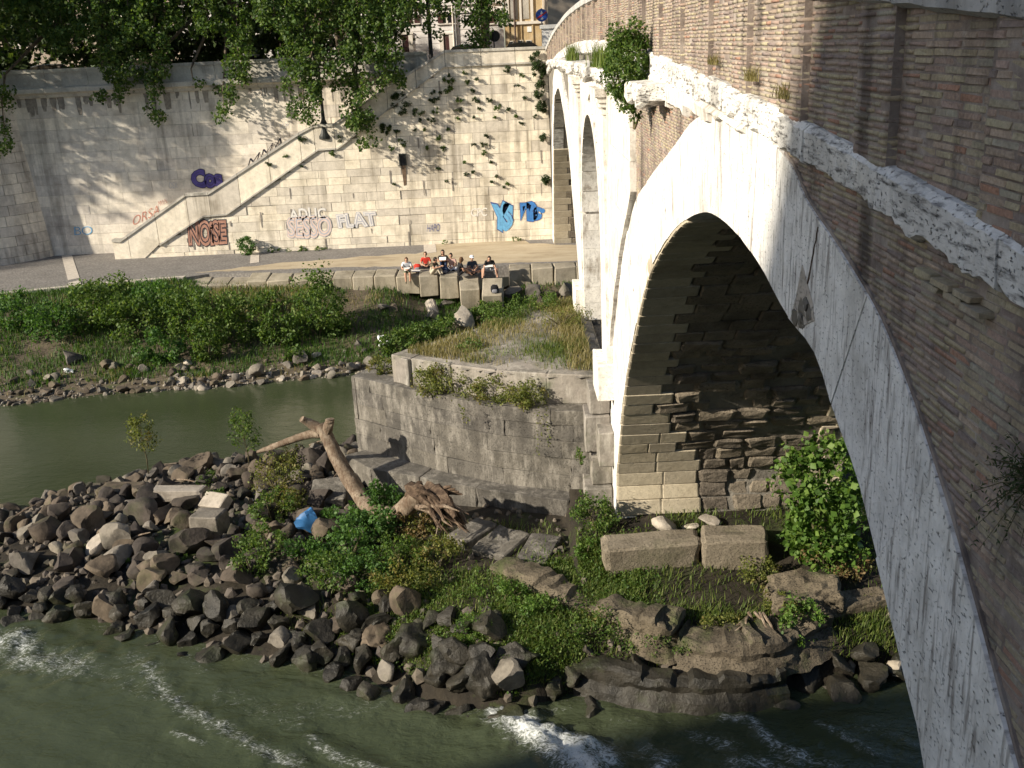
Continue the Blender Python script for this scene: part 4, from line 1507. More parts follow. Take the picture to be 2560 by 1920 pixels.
RM = ['basalt', 'brown_rock', 'grey_rock', 'pale_rock', 'wet_rock']
RV = {m: [make_mesh('rock', *rock_geo(200 + 13 * k + i * 101, 3, 6 + k % 4, 0.055 if m != 'wet_rock' else 0.10), M[m], True, 28) for k in range(7)] for i, m in enumerate(RM)}
CW = {'basalt': 'dark basalt', 'brown_rock': 'brown', 'grey_rock': 'grey', 'pale_rock': 'pale travertine', 'wet_rock': 'black wet'}
cut_sd = sd_field(core_in)


def rock(p, size, mat, label, group, rr, squash=None, sink=0.25, name='rock'):
    sx, sy, sz = size * rr.uniform(0.85, 1.2), size * rr.uniform(0.75, 1.1), size * (squash or rr.uniform(0.55, 0.85))
    o = link(name, RV[mat][rr.randrange(7)], (p[0], p[1], p[2] + sz * (0.5 - sink)), None, (rr.uniform(-.5, .5), rr.uniform(-.5, .5), rr.uniform(0, 6.28)), (sx, sy, sz))
    return tag(o, label, 'rock', group)


# rocks that can be told apart in the photograph
rr = random.Random(5)
for (u, v, s, m, sq, lb) in [
        (205, 1180, 0.75, 'pale_rock', 0.8, 'pale wedge-shaped rock standing out among the dark stones at left'),
        (240, 1320, 0.72, 'brown_rock', 1.15, 'upright tan rock standing at the water edge on the left'),
        (668, 1322, 0.55, 'grey_rock', 0.8, 'smooth rounded greenish boulder at the foot of the weeds'),
        (372, 1340, 0.55, 'grey_rock', 0.75, 'rounded pale grey rock half in the water'),
        (310, 1235, 0.72, 'brown_rock', 0.75, 'round mossy olive rock in the middle of the heap'),
        (420, 1235, 0.70, 'basalt', 0.85, 'large smooth charcoal rock in the middle of the heap'),
        (475, 1175, 0.85, 'brown_rock', 0.6, 'flat brownish boulder below the white-topped block'),
        (250, 1215, 0.95, 'grey_rock', 0.6, 'large flat grey boulder left of the heap middle'),
        (600, 1145, 0.75, 'brown_rock', 0.8, 'tan split rock beside the blue plastic sheet'),
        (330, 1275, 0.6, 'grey_rock', 0.7, 'angular grey-brown rock above the waterline'),
        (155, 1150, 0.8, 'brown_rock', 0.7, 'broad tan-brown rock near the left end of the heap'),
        (120, 1085, 0.6, 'brown_rock', 0.9, 'pointed mossy rock on the crest beside the back channel'),
        (560, 1275, 0.62, 'basalt', 0.8, 'dark brown angular rock between the heap and the weeds'),
        (500, 1330, 0.7, 'grey_rock', 0.6, 'low wide grey rock at the water edge'),
        (640, 1380, 0.65, 'wet_rock', 0.7, 'wet dark rock with golden slime at the waterline'),
        (700, 1352, 0.5, 'brown_rock', 0.85, 'knobbly brown rock beside the rounded greenish boulder'),
        (730, 1345, 0.7, 'brown_rock', 0.8, 'pitted brown rock above the wet stones'),
        (1905, 1405, 0.75, 'grey_rock', 1.1, 'pale grey boulder wedged under the arch near the ring'),
        (1940, 1440, 0.6, 'pale_rock', 0.8, 'pale boulder at the water edge beside the arch ring'),
        (1440, 1133, 0.7, 'pale_rock', 0.5, 'tan boulder behind the cut blocks, leftmost of three'),
        (1530, 1122, 0.6, 'pale_rock', 0.5, 'smooth orange-tan boulder behind the cut blocks, middle of three'),
        (1490, 1135, 0.45, 'pale_rock', 0.5, 'small tan boulder behind the cut blocks, between two larger ones')]:
    p = ground(u, v + 8, near_h)
    rock(p, s, m, lb, 'rocks of the riprap heap', rr, sq, 0.25)
# the rest of the heap
placed = [(-99, -99, 0.1)]
cells = {}


def free(x, y, r):
    ci, cj = int(math.floor(x)), int(math.floor(y))
    for i in (-1, 0, 1):
        for j in (-1, 0, 1):
            for (a, b, c) in cells.get((ci + i, cj + j), ()):
                if (a - x) ** 2 + (b - y) ** 2 < (0.36 * (c + r)) ** 2:
                    return False
    cells.setdefault((ci, cj), []).append((x, y, r))
    return True


rr = random.Random(9)
cand = []
for _ in range(14000):
    x, y = rr.uniform(-17.5, 9.5), rr.uniform(17.2, 32.5)
    d = near_sd(x, y)
    if d < -0.45:
        continue
    if cut_sd(x, y) > -0.5:
        continue
    if x > -0.6 and (d > 0.25 or rr.random() < 0.6):
        continue
    if -4.2 < x < 1.6 and d > (1.9 if x < 0 else 1.2):
        continue
    s = rr.choice((0.24, 0.28, 0.32, 0.36, 0.42, 0.5, 0.6, 0.8)) if d > 0.7 else rr.choice((0.34, 0.42, 0.5, 0.56, 0.64))
    if not free(x, y, s):
        continue
    u, v, zf = to_px((x, y, near_h(x, y)))
    if not (-60 < u < 2330 and v < 1960):
        continue
    cand.append((x, y, s, d))
cand.sort(key=lambda q: -q[2])
SIZE = lambda s: 'small' if s < 0.42 else ('mid-sized' if s < 0.65 else 'large')
named = []
for k, (x, y, s, d) in enumerate(cand[:300]):
    wet = (d < 0.6 and y < 27) or (d < 1.4 and x > -9 and y < 27) or (d < 1.8 and x > -4.5)
    r = rr.random()
    m = 'wet_rock' if wet and r < 0.94 else ('basalt' if r < 0.38 else 'brown_rock' if r < 0.78 else 'grey_rock')
    back = y > 27.5 or (x < -11 and y > 25.6)
    place = 'at the rapids waterline' if d < 0.7 and not back else ('on the crest by the back channel' if back else ('amid the heap' if x < -6 else 'below the weedy slope'))
    side = 'left end' if x < -11.5 else ('left half' if x < -6.5 else ('centre' if x < -1.5 else 'right end'))
    named.append((f'{SIZE(s)} {CW[m]} rock {place}, {side}', rock((x, y, near_h(x, y)), s * 1.25, m, 'rock', 'rocks of the riprap heap', rr, rr.uniform(0.65, 1.0), 0.20), x))
_ones = ['first', 'second', 'third', 'fourth', 'fifth', 'sixth', 'seventh', 'eighth', 'ninth']
ORD = ['', 'second', 'third', 'fourth', 'fifth', 'sixth', 'seventh', 'eighth', 'ninth', 'tenth', 'eleventh', 'twelfth', 'thirteenth', 'fourteenth', 'fifteenth', 'sixteenth', 'seventeenth', 'eighteenth', 'nineteenth', 'twentieth'] + ['twenty-' + q for q in _ones] + ['thirtieth'] + ['thirty-' + q for q in _ones]


def rank_labels(named):
    """alike things are told apart by their order from the left"""
    by = {}
    for lb, o, x in named:
        by.setdefault(lb, []).append((x, o))
    for lb, lst in by.items():
        lst.sort(key=lambda q: q[0])
        for i, (x, o) in enumerate(lst):
            if len(lst) == 1:
                o['label'] = lb
            else:
                o['label'] = lb + (', leftmost' if i == 0 else ', rightmost' if i == len(lst) - 1 else f', {ORD[i] if i < len(ORD) else i + 1} from left')


rank_labels(named)
# pebbles and rubble between them: one mass
V, Fc, n = [], [], 0
PB = [rock_geo(500 + k, 1, 5, 0.05) for k in range(6)]
for (x, y, s, d) in [c for c in cand[300:]] + [(rr.uniform(-17, 8), rr.uniform(17.4, 32), 0, 0) for _ in range(1100)]:
    d = near_sd(x, y)
    if d < -0.3 or cut_sd(x, y) > -0.2 or (x > 1.6 and d > 1.0):
        continue
    if not s and d < 0.5 and rr.random() < 0.6:
        continue
    s = s or rr.uniform(0.10, 0.28)
    pv, pf = PB[rr.randrange(6)]
    q = Euler((rr.uniform(0, 6), rr.uniform(0, 6), rr.uniform(0, 6))).to_matrix()
    w_ = (pv * (s, s * .85, s * .7)) @ np.array(q).T + (x, y, near_h(x, y) + s * 0.05)
    V.append(w_)
    Fc += [tuple(i + n for i in t) for t in pf]
    n += len(w_)
stone_mat('pebble_mass', [(0.045, 0.04, 0.034), (0.13, 0.11, 0.09), (0.085, 0.072, 0.06)], tint=0.45, grain=9, bump=0.8, island=True, moss=0.3)
mesh_obj('rubble_stones', np.concatenate(V), Fc, M['pebble_mass'], origin=(0, 0, 0), kind='stuff', label='small dark rubble stones filling the gaps of the heap', category='rubble')

# dressed blocks and slabs lying about
BLK = {m: [shared('stone_slab', bevel_block(300 + i, 0.05, 0.05, 2, 0.06) if m != 'mud_stone' else bevel_block(300 + i, 0.07, 0.09, 7, 0.13), M[m]) for i in range(4)] for m in ('grey_rock', 'pale_rock', 'basalt', 'block_stone', 'mud_stone', 'grey_stone', 'brown_rock')}


def slab(name, quad, ztop, thick, mat, label, cat, k=0, dip=0.0):
    """block whose top face is seen at quad (four picture points, near-left first, counter-clockwise)"""
    P = [D(a, b, Z=ztop + (dip if i < 2 else 0)) for i, (a, b) in enumerate(quad)]
    c = sum(P, Vector()) / 4
    ex = (P[1] - P[0] + P[2] - P[3]) / 2
    ey = (P[3] - P[0] + P[2] - P[1]) / 2
    ez = ex.cross(ey).normalized()
    if ez.z < 0:
        ez = -ez
    exn = ex.normalized()
    eyn = ez.cross(exn)
    R = Matrix((exn, eyn, ez)).transposed()
    o = link(name, BLK[mat][k % 4], c - ez * thick / 2, None, R.to_euler(), (ex.length, abs(ey.dot(eyn)), thick))
    return tag(o, label, cat)


slab('flat_slab', [(215, 1062), (300, 1062), (302, 1040), (222, 1036)], 0.75, 0.55, 'brown_rock', 'flat olive-brown stone slab at the back of the heap by the channel', 'slab', 0)
slab('stone_beam', [(322, 1064), (438, 1060), (438, 1048), (326, 1046)], 1.15, 0.35, 'pale_rock', 'long pale weathered stone beam lying on the heap', 'stone beam', 1)
slab('broken_slab', [(440, 1095), (488, 1098), (480, 1068), (432, 1056)], 1.2, 0.3, 'pale_rock', 'broken pale stone slab leaning above the white-topped block', 'slab', 2, -0.25)
slab('square_block', [(403, 1118), (470, 1118), (490, 1098), (425, 1094)], 1.35, 0.75, 'grey_rock', 'square dark stone block with a whitened top in the heap', 'block', 3)
slab('tilted_slab', [(655, 1085), (745, 1078), (750, 1028), (690, 1030)], 1.5, 0.4, 'grey_stone', 'tilted grey-white slab behind the weeds under the driftwood', 'slab', 0, -0.3)
slab('leaning_slab', [(320, 1120), (385, 1085), (400, 1072), (330, 1105)], 1.0, 0.35, 'brown_rock', 'brown slab leaning on edge left of the square block', 'slab', 1, -0.2)
slab('footing_slab', [(960, 1158), (1006, 1176), (1072, 1128), (1034, 1112)], 1.42, 0.6, 'grey_stone', 'sloping grey stone slab below the footing, leftmost of three', 'slab', 0, -0.12)
slab('footing_slab', [(1010, 1182), (1086, 1206), (1150, 1148), (1083, 1133)], 1.40, 0.6, 'grey_stone', 'sloping grey stone slab below the footing, middle of three', 'slab', 1, -0.14)
slab('footing_slab', [(1094, 1207), (1163, 1216), (1232, 1160), (1163, 1151)], 1.42, 0.6, 'grey_stone', 'sloping grey stone slab below the footing, rightmost of three', 'slab', 2, -0.14)
slab('cut_block', [(1308, 1190), (1513, 1176), (1503, 1137), (1300, 1152)], 2.05, 1.05, 'block_stone', 'long tan stone block below the pier, left of two', 'block', 0, -0.06)
slab('cut_block', [(1518, 1172), (1664, 1172), (1648, 1131), (1510, 1134)], 2.10, 1.1, 'block_stone', 'tan stone block with a broken corner below the pier, right of two', 'block', 1, -0.04)
slab('old_footing', [(1790, 1325), (1925, 1300), (1925, 1265), (1770, 1275)], 1.35, 1.3, 'mud_stone', 'cracked old masonry footing in shade beside the arch ring', 'footing', 1, -0.1)
slab('mud_ledge', [(1660, 1290), (1800, 1300), (1850, 1225), (1670, 1235)], 1.75, 1.2, 'mud_stone', 'dry earth ledge below the bright green fig bush', 'ledge', 2, -0.2)

# ruined masonry ledges stepping down to the rapids
def ledge(name, pts, wd, ht, mat, label, seed):
    """long broken course of masonry: pts = picture points of its front top edge with their height"""
    P = smooth_line([tuple(D(u, v, Z=z)) for u, v, z in pts], 13)
    V, Fc, m = [], [], 13
    for i, p in enumerate(P):
        a, b = P[max(i - 1, 0)], P[min(i + 1, len(P) - 1)]
        d = (b - a) / (np.linalg.norm(b - a) + 1e-9)
        n = np.array([-d[1], d[0], 0.0])
        step = 0.09 * math.floor(3.0 * vnoise((i * 0.06, seed, 0), 1.0))
        for k, (o_, dz) in enumerate([(wd, -ht), (wd, -0.3), (wd, -0.03), (wd * .8, 0), (wd * .55, 0.02), (wd * .3, 0), (0.08, 0), (0, -0.05), (-0.03, -ht * .25), (0.02, -ht * .45), (-0.10, -ht * .6), (-0.16, -ht * .8), (-0.25, -ht)]):
            q = p + n * o_ + np.array([0, 0, dz + (step if dz > -0.2 else 0)])
            q = q + 0.09 * np.array([vnoise(q, 1.7, seed), vnoise(q, 1.7, seed + 2), vnoise(q, 1.7, seed + 4)]) + 0.05 * np.array([vnoise(q, 5, seed + 1), vnoise(q, 5, seed + 3), vnoise(q, 5, seed + 5)]) + 0.015 * np.array([vnoise(q, 13, seed + 1), vnoise(q, 13, seed + 3), vnoise(q, 13, seed + 5)])
            V.append(tuple(q))
    for i in range(len(P) - 1):
        for k in range(m):
            a, b = i * m + k, i * m + (k + 1) % m
            Fc.append((a, a + m, b + m, b))
    Fc += [tuple(range(m)), tuple(range((len(P) - 1) * m, len(P) * m))[::-1]]
    return mesh_obj(name, V, Fc, M[mat], label=label, category='ledge', smooth=True, sharp=24)


ledge('masonry_ledge', [(1060, 1222, 1.35), (1150, 1262, 1.42), (1270, 1300, 1.45), (1380, 1338, 1.45), (1450, 1352, 1.4), (1478, 1318, 1.45)], 0.75, 0.75, 'mud_stone', 'long ruined masonry ledge running below the cut blocks', 1)
ledge('masonry_ledge', [(1460, 1375, 1.2), (1540, 1390, 1.25), (1640, 1392, 1.25), (1730, 1362, 1.3), (1800, 1320, 1.4)], 0.9, 0.8, 'mud_stone', 'crumbling pale masonry ledge below the dry weeds', 2)
ledge('masonry_ledge', [(1240, 1432, 0.72), (1350, 1452, 0.72), (1480, 1465, 0.74), (1610, 1462, 0.74), (1700, 1446, 0.72)], 0.5, 0.85, 'wet_rock', 'dark undercut lip of the earth bank above the rapids', 3)

# knobbly wet bank along the rapids
rr = random.Random(12)
for k, (u, v, sx, sy, sz, m, lb) in enumerate([
        (900, 1400, 1.3, 1.0, 1.0, 'wet_rock', 'knobbly dark crusted rock mass at the water edge below the weeds'),
        (985, 1440, 1.2, 1.0, 1.0, 'wet_rock', 'big black crusted rock mass left of the waterfall chute'),
        (1060, 1470, 1.1, 1.0, 1.1, 'wet_rock', 'black rock mass just above the waterfall chute'),
        (1130, 1430, 1.2, 1.0, 1.0, 'wet_rock', 'dark rock mass right above the white chute'),
        (1750, 1440, 1.3, 0.7, 0.7, 'wet_rock', 'dark bank lump beneath the drooping shrub'),
        (820, 1390, 1.0, 0.9, 0.8, 'brown_rock', 'crusted brown rock beside the wet rocks, centre'),
        (760, 1400, 0.9, 0.8, 0.8, 'wet_rock', 'slimy dark rock at the water edge, left of the crusted masses')]):
    p = ground(u, v, near_h)
    gv, gf = rock_geo(700 + k, 4, 5, 0.16)
    gv = gv * (sx, sy, sz) + (p.x, p.y + 0.1, max(p.z, 0.05) + sz * 0.05)
    mesh_obj('bank_rock', gv, gf, M[m], label=lb, category='rock', smooth=True, sharp=50)

# ------------------------------------------------------------------ far bank stones
rr = random.Random(31)
named = []
for k in range(190):
    u = rr.uniform(-20, 780)
    t = rr.random() ** 1.8
    x = D(u, 830, Z=0.2).x
    y0, y1 = interp(x, SHORE), interp(x, EDGE)
    y = y0 - 0.1 + t * 2.6
    s = rr.choice((0.14, 0.18, 0.22, 0.28, 0.36, 0.5))
    m = rr.choice(('grey_rock', 'grey_rock', 'pale_rock', 'brown_rock')) if x > -15 else rr.choice(('grey_rock', 'brown_rock'))
    side = 'left' if x < -15 else ('middle' if x < -10 else 'right')
    named.append((f'{SIZE(s * 1.2)} {CW[m]} stone {"at the far waterline" if t < .25 else "above the far waterline"}, {side} part', rock((x, y, far_h(x, y)), s, m, 'stone', 'stones of the far bank', rr, None, 0.25, 'bank_stone'), x))
rank_labels(named)
for (u, v, s, m, sq, lb) in [
        (1000, 706, 1.0, 'pale_rock', 1.35, 'tall pale boulder standing on the grassy bank behind the cutwater'),
        (995, 680, 0.7, 'pale_rock', 0.6, 'pale boulder leaning on the tall one on the bank'),
        (937, 680, 0.75, 'grey_rock', 0.6, 'rounded grey boulder below the fallen column drum'),
        (828, 663, 0.7, 'grey_rock', 0.6, 'flat grey boulder in the grass left of the column drum'),
        (850, 665, 0.5, 'brown_rock', 0.8, 'brownish stone beside the flat grey boulder'),
        (560, 805, 0.75, 'grey_rock', 0.8, 'upright grey boulder near the shore under the shrubs'),
        (650, 780, 0.75, 'grey_rock', 0.9, 'grey block-like boulder above the shore in the grass'),
        (155, 775, 1.0, 'grey_rock', 0.5, 'long shaded boulder on the left of the far bank'),
        (230, 790, 0.8, 'brown_rock', 0.6, 'shaded brown boulder on the left of the far bank'),
        (90, 690, 0.4, 'pale_rock', 0.8, 'small pale stone high on the shaded bank'),
        (1110, 640, 0.9, 'grey_rock', 0.8, 'dark grey rock heaped below the quay by the pier'),
        (1150, 635, 1.0, 'grey_rock', 0.8, 'large grey rock below the quay, middle of the heap'),
        (1190, 640, 0.9, 'brown_rock', 0.8, 'brownish rock below the quay near the pilaster'),
        (1225, 632, 1.0, 'grey_rock', 0.9, 'grey rock below the quay touching the pilaster'),
        (1170, 655, 0.7, 'brown_rock', 0.7, 'small brown rock below the quay heap'),
        (840, 790, 0.6, 'grey_rock', 0.7, 'grey stone beside the white rubbish on the shore'),
        (870, 770, 0.6, 'pale_rock', 0.7, 'pale stone above the white rubbish on the shore'),
        (720, 810, 0.6, 'grey_rock', 0.7, 'grey stone at the shore left of the cutwater tip'),
        (760, 795, 0.6, 'grey_rock', 0.7, 'rounded grey stone by the cutwater tip'),
        (800, 785, 0.7, 'grey_rock', 0.7, 'mid grey stone behind the cutwater tip'),
        (1075, 660, 0.6, 'grey_rock', 0.6, 'grey stone under the steeply tilted block'),
        (970, 655, 0.8, 'grey_rock', 0.5, 'flat slab-like stone under the slipped blocks')]:
    p = ground(u, v + 6, far_h)
    rock(p, s, m, lb, 'stones of the far bank', rr, sq, 0.2, 'bank_stone')
V, Fc, n = [], [], 0
for _ in range(900):
    x = rr.uniform(-24, 0)
    y = interp(x, SHORE) - 0.15 + 1.9 * rr.random() ** 2
    s = rr.uniform(0.05, 0.17)
    pv, pf = PB[rr.randrange(6)]
    q = Euler((rr.uniform(0, 6), rr.uniform(0, 6), rr.uniform(0, 6))).to_matrix()
    w_ = (pv * (s, s * .85, s * .7)) @ np.array(q).T + (x, y, far_h(x, y) + s * 0.15)
    V.append(w_)
    Fc += [tuple(i + n for i in t_) for t_ in pf]
    n += len(w_)
stone_mat('gravel_mass', [(0.09, 0.08, 0.066), (0.24, 0.215, 0.18), (0.16, 0.14, 0.115)], tint=0.45, grain=9, bump=0.6, island=True)
mesh_obj('shore_gravel', np.concatenate(V), Fc, M['gravel_mass'], origin=(0, 0, 0), kind='stuff', label='small pale stones along the far waterline', category='gravel')
a, b = D(925, 655, Z=1.35), D(938, 678, Z=1.0)
ax = Vector((a.x - b.x + 0.05, a.y - b.y, 0.55)).normalized()
v, f = cyl(b - ax * 0.6, b + ax * 0.75, 0.27, 0.25, 20)
col = mesh_obj('column_drum', v, f, M['pale_rock'], label='fallen fluted column fragment tilted on the grassy bank', category='column')
for k in range(10):
    t = 2 * math.pi * k / 10
    q = ax.to_track_quat('Z', 'Y')
    o_ = q @ Vector((0.25 * math.cos(t), 0.25 * math.sin(t), 0))
    v, f = cyl(b - ax * 0.58 + o_, b + ax * 0.74 + o_ * 0.95, 0.035, 0.03, 6)
    mesh_obj('fillet', v, f, M['pale_rock'], col)

# ------------------------------------------------------------------ driftwood and rubbish
drift = empty('driftwood_tree', D(760, 1030, Y=26.0), 'bare pale driftwood trunk with forked top and torn roots lying on the footing', 'driftwood')


def limb(name, pts, radii, mat, parent, n=10, jit=0.10, seed=0, fine=4):
    P = [Vector(p) for p in pts]
    line = smooth_line([tuple(p) for p in P], fine)
    rad = np.interp(np.linspace(0, 1, len(line)), np.linspace(0, 1, len(radii)), radii)
    pts2 = [(q[0] + 0.12 * rad[i] * vnoise(q, 3.0, seed), q[1], q[2] + 0.12 * rad[i] * vnoise(q, 3.0, seed + 4)) for i, q in enumerate(line)]
    v, f = tube(pts2, list(rad), n, jit, seed)
    return mesh_obj(name, v, f, mat, parent, smooth=True, sharp=45)


limb('trunk', [D(905, 1068, Y=23.9), D(855, 1112, Y=24.3), D(800, 1098, Y=25.1), D(757, 1040, Y=25.85), D(722, 978, Y=26.2), D(705, 940, Y=26.4), D(690, 918, Y=26.5)], [0.26, 0.23, 0.22, 0.22, 0.20, 0.18, 0.18], M['driftwood'], drift, 14, 0.09, 1, 6)
limb('branch', [D(692, 935, Y=26.5), D(668, 938, Y=26.6), D(630, 950, Y=26.8), D(590, 965, Y=27.0), D(556, 977, Y=27.1)], [0.15, 0.12, 0.10, 0.09, 0.05], M['driftwood'], drift, 9, 0.08, 2)
limb('branch', [D(698, 930, Y=26.5), D(676, 918, Y=26.5), D(660, 910, Y=26.45), D(652, 905, Y=26.4)], [0.17, 0.14, 0.10, 0.09], M['driftwood'], drift, 9, 0.10, 3)
limb('branch', [D(705, 930, Y=26.4), D(712, 915, Y=26.3), D(712, 905, Y=26.3)], [0.16, 0.13, 0.12], M['driftwood'], drift, 9, 0.14, 4)
limb('root_mass', [D(890, 1062, Y=24.1), D(915, 1066, Y=23.7), D(945, 1072, Y=23.3), D(965, 1090, Y=22.9), D(985, 1118, Y=22.5)], [0.22, 0.26, 0.25, 0.17, 0.05], M['rootwood'], drift, 14, 0.3, 5)
rr = random.Random(8)
for k in range(26):
    a = D(925 + rr.uniform(-30, 35), 1072 + rr.uniform(-18, 25), Y=23.3 + rr.uniform(-.25, .25))
    b = D(990 + rr.uniform(-50, 25), 1135 + rr.uniform(-35, 20), Y=22.4 + rr.uniform(-.2, .4))
    m_ = (a + b) / 2 + Vector((rr.uniform(-.1, .1), rr.uniform(-.1, .1), rr.uniform(0, .15)))
    limb('root', [a, m_, b], [0.07, 0.05, 0.012], M['rootwood'] if k % 4 else M['driftwood'], drift, 6, 0.25, 20 + k)
for k in range(4):
    a = D(945, 1068, Y=23.4)
    b = D(975 + 8 * k, 1050 + 6 * k, Y=23.2)
    limb('root', [a, (a + b) / 2 + Vector((0, 0, .05)), b], [0.10, 0.06, 0.02], M['rootwood'], drift, 7, 0.2, 40 + k)
# loose sticks
for k, (pa, pb, lift, lb) in enumerate([((10, 1130), (88, 1085), 0.5, 'thin dead branch leaning out at the left end of the heap'), ((640, 965), (720, 945), 0.9, 'thin pale stick lying under the driftwood branch'), ((265, 1175), (325, 1150), 0.45, 'straight weathered stick lying across the dark rocks'), ((360, 1038), (420, 1040), 0.45, 'dark stick on the slab by the sapling'), ((680, 1090), (730, 1020), 0.5, 'grey stick leaning on the tilted slab'), ((745, 1290), (760, 1340), 0.2, 'pale splintered stick among wet rocks')]):
    a, b = ground(*pa, near_h, 0.2), ground(*pb, near_h, lift)
    a.z += 0.15
    b.z += lift
    o = limb('stick', [a, (a + b) / 2 + Vector((0, 0.05, 0.06)), b], [0.035, 0.028, 0.012], M['driftwood'], None, 6, 0.1, 60 + k)
    tag(o, lb, 'stick', 'loose sticks')
p = ground(1560, 1400, near_h)
rt = empty('exposed_roots', (p.x, p.y, p.z), 'tangle of bare roots hanging over the earth bank above the rapids', 'roots')
for k in range(14):
    a = D(1640 + rr.uniform(-30, 30), 1330 + rr.uniform(-10, 20), Y=18.9)
    b = D(1600 + rr.uniform(-45, 130), 1395 + rr.uniform(-25, 45), Y=18.4 + rr.uniform(-.2, .1))
    limb('root', [a, (a + b) / 2 + Vector((rr.uniform(-.15, .15), -0.1, rr.uniform(0, .2))), b], [0.035, 0.025, 0.010], M['driftwood'], rt, 6, 0.2, 80 + k)


def crumpled(name, c, size, mat, label, seed, cat='litter', sq=0.6):
    v, f = rock_geo(seed, 3, 9, 0.22)
    v = v * (size, size * 0.8, size * sq) + (c.x, c.y, c.z + size * sq * 0.3)
    o = mesh_obj(name, v, f, mat, label=label, category=cat, smooth=True, sharp=25)
    return o


p = ground(670, 1150, near_h)
v, f = rock_geo(610, 3, 8, 0.15)
v = v * (0.75, 0.4, 0.75) + (p.x, p.y - 0.1, p.z + 0.42)
mesh_obj('plastic_sheet', v, f, M['litter_blue'], label='crumpled blue plastic sheet caught among weeds and rocks', category='plastic sheet', smooth=True, sharp=25)
for k, (u, v_, s, hf, lb) in enumerate([(543, 1080, 0.22, near_h, 'white plastic scrap hanging in the weeds, upper of two'), (570, 1128, 0.2, near_h, 'white plastic scrap lying by the tan rock, lower of two'), (826, 745, 0.55, far_h, 'heap of white and black plastic rubbish on the far shore'), (150, 800, 0.42, far_h, 'white plastic bag on the shaded far shore'), (1605, 1345, 0.22, near_h, 'white rag caught on the bare roots'), (1103, 1400, 0.16, near_h, 'small white scrap among the wet rocks')]):
    p = ground(u, v_ + 4, hf)
    crumpled('litter', p, s, M['litter_white'], lb, 620 + k, 'litter', 1.2 if k == 2 else 0.7)
p = ground(832, 752, far_h)
crumpled('litter', Vector((p.x + 0.2, p.y, p.z)), 0.35, M['black_metal'], 'black plastic sack behind the white rubbish on the far shore', 640)
# ------------------------------------------------------------------ vegetation
def clump_leaves(C, R, n_each, size, rng, **kw):
    """gaussian puffs of leaves round clump centres C (k,3), radii R (k,) or (k,3)"""
    C = np.asarray(C, float)
    R = np.asarray(R, float)
    if R.ndim == 1:
        R = R[:, None] * np.ones(3)
    d = rng.normal(size=(len(C), n_each, 3))
    d /= np.linalg.norm(d, axis=2)[..., None] + 1e-9
    d *= rng.uniform(0.25, 1.0, (len(C), n_each, 1)) ** 0.5
    P = (C[:, None, :] + d * R[:, None, :]).reshape(-1, 3)
    return leaf_arrays(P, size, rng, **kw)


def shrub(name, base, rad, n, size, mat, label, cat='shrub', group=None, seed=0, stems=5, puffs=None, aspect=1.5, up=0.5, hang=0.0, stem_mat='stem'):
    """bush: foliage mesh and stems under one empty"""
    rng = np.random.default_rng(seed + 1000)
    base = Vector(base)
    rx, ry, rz = rad
    k = puffs or max(6, int(n / 45))
    d = rng.normal(size=(k, 3))
    d /= np.linalg.norm(d, axis=1)[:, None]
    d *= rng.uniform(0.35, 1.0, (k, 1)) ** 0.6
    C = d * (rx, ry, rz) + (base.x, base.y, base.z + rz * (0.95 - hang))
    R = rng.uniform(0.16, 0.34, k) * (rx + ry + rz) / 3 * 1.15
    V, T = clump_leaves(C, R, max(3, int(n / k * 0.6)), size, rng, aspect=aspect, up=up)
    V2, T2 = clump_leaves(C, R * 1.15, max(3, int(n / k * 0.55)), size * 0.58, rng, aspect=aspect * 1.25, up=up)
    V, T = np.concatenate([V, V2]), np.concatenate([T, T2 + len(V)])
    t = empty(name, base, label, cat, group)
    mesh_obj('foliage', V, T, M[mat], t)
    parts = []
    for i in range(stems):
        c = C[rng.integers(k)]
        m = (np.array(base) + c) / 2 + rng.normal(size=3) * 0.08 * rx
        parts.append(tube([base, m, c], [0.02 + 0.012 * rz, 0.015 + 0.006 * rz, 0.005], 5, 0.1, i))
    if parts:
        mesh_obj('stems', *join_parts(parts), M[stem_mat], t)
    return t


def sapling(name, base, h, label, seed, dry):
    rng = np.random.default_rng(seed)
    t = empty(name, base, label, 'sapling', 'saplings on the heap')
    b = Vector(base)
    tip = b + Vector((0.05, 0, h))
    line = [b, b + Vector((0.03, 0.02, h * 0.35)), b + Vector((-0.03, 0, h * 0.7)), tip]
    mesh_obj('stem', *tube(line, [0.028, 0.022, 0.014, 0.005], 6, 0.1), M['stem'], t)
    tw, C = [], []
    for k in range(16):
        z = h * (0.38 + 0.62 * k / 16)
        a = b + Vector((0, 0, z))
        ang = rng.uniform(0, 6.28)
        ln = h * 0.26 * (1.15 - z / h * 0.7)
        e = a + Vector((math.cos(ang) * ln, math.sin(ang) * ln, ln * 1.1))
        tw.append(tube([a, (a + e) / 2 + Vector((0, 0, -0.02)), e], [0.008, 0.006, 0.003], 4, 0.1, k))
        for q in (0.5, 0.75, 1.0):
            C.append(tuple(a.lerp(e, q)))
    mesh_obj('twigs', *join_parts(tw), M['stem'], t)
    V, T = clump_leaves(C, np.full(len(C), 0.11 * h / 1.6), 16, 0.085, rng, aspect=1.8)
    mesh_obj('foliage', V, T, M['leaf_olive' if dry else 'leaf_shrub'], t)
    return t


# saplings standing on the heap
p = ground(322, 1035, near_h)
sapling('sapling', (p.x, p.y, p.z), 2.0, 'slender sapling with reddish dry leaves standing against the calm water, left of two', 3, True)
p = ground(540, 1030, near_h)
sapling('sapling', (p.x, p.y, p.z), 2.0, 'slender green sapling left of the driftwood branch, right of two', 4, False)

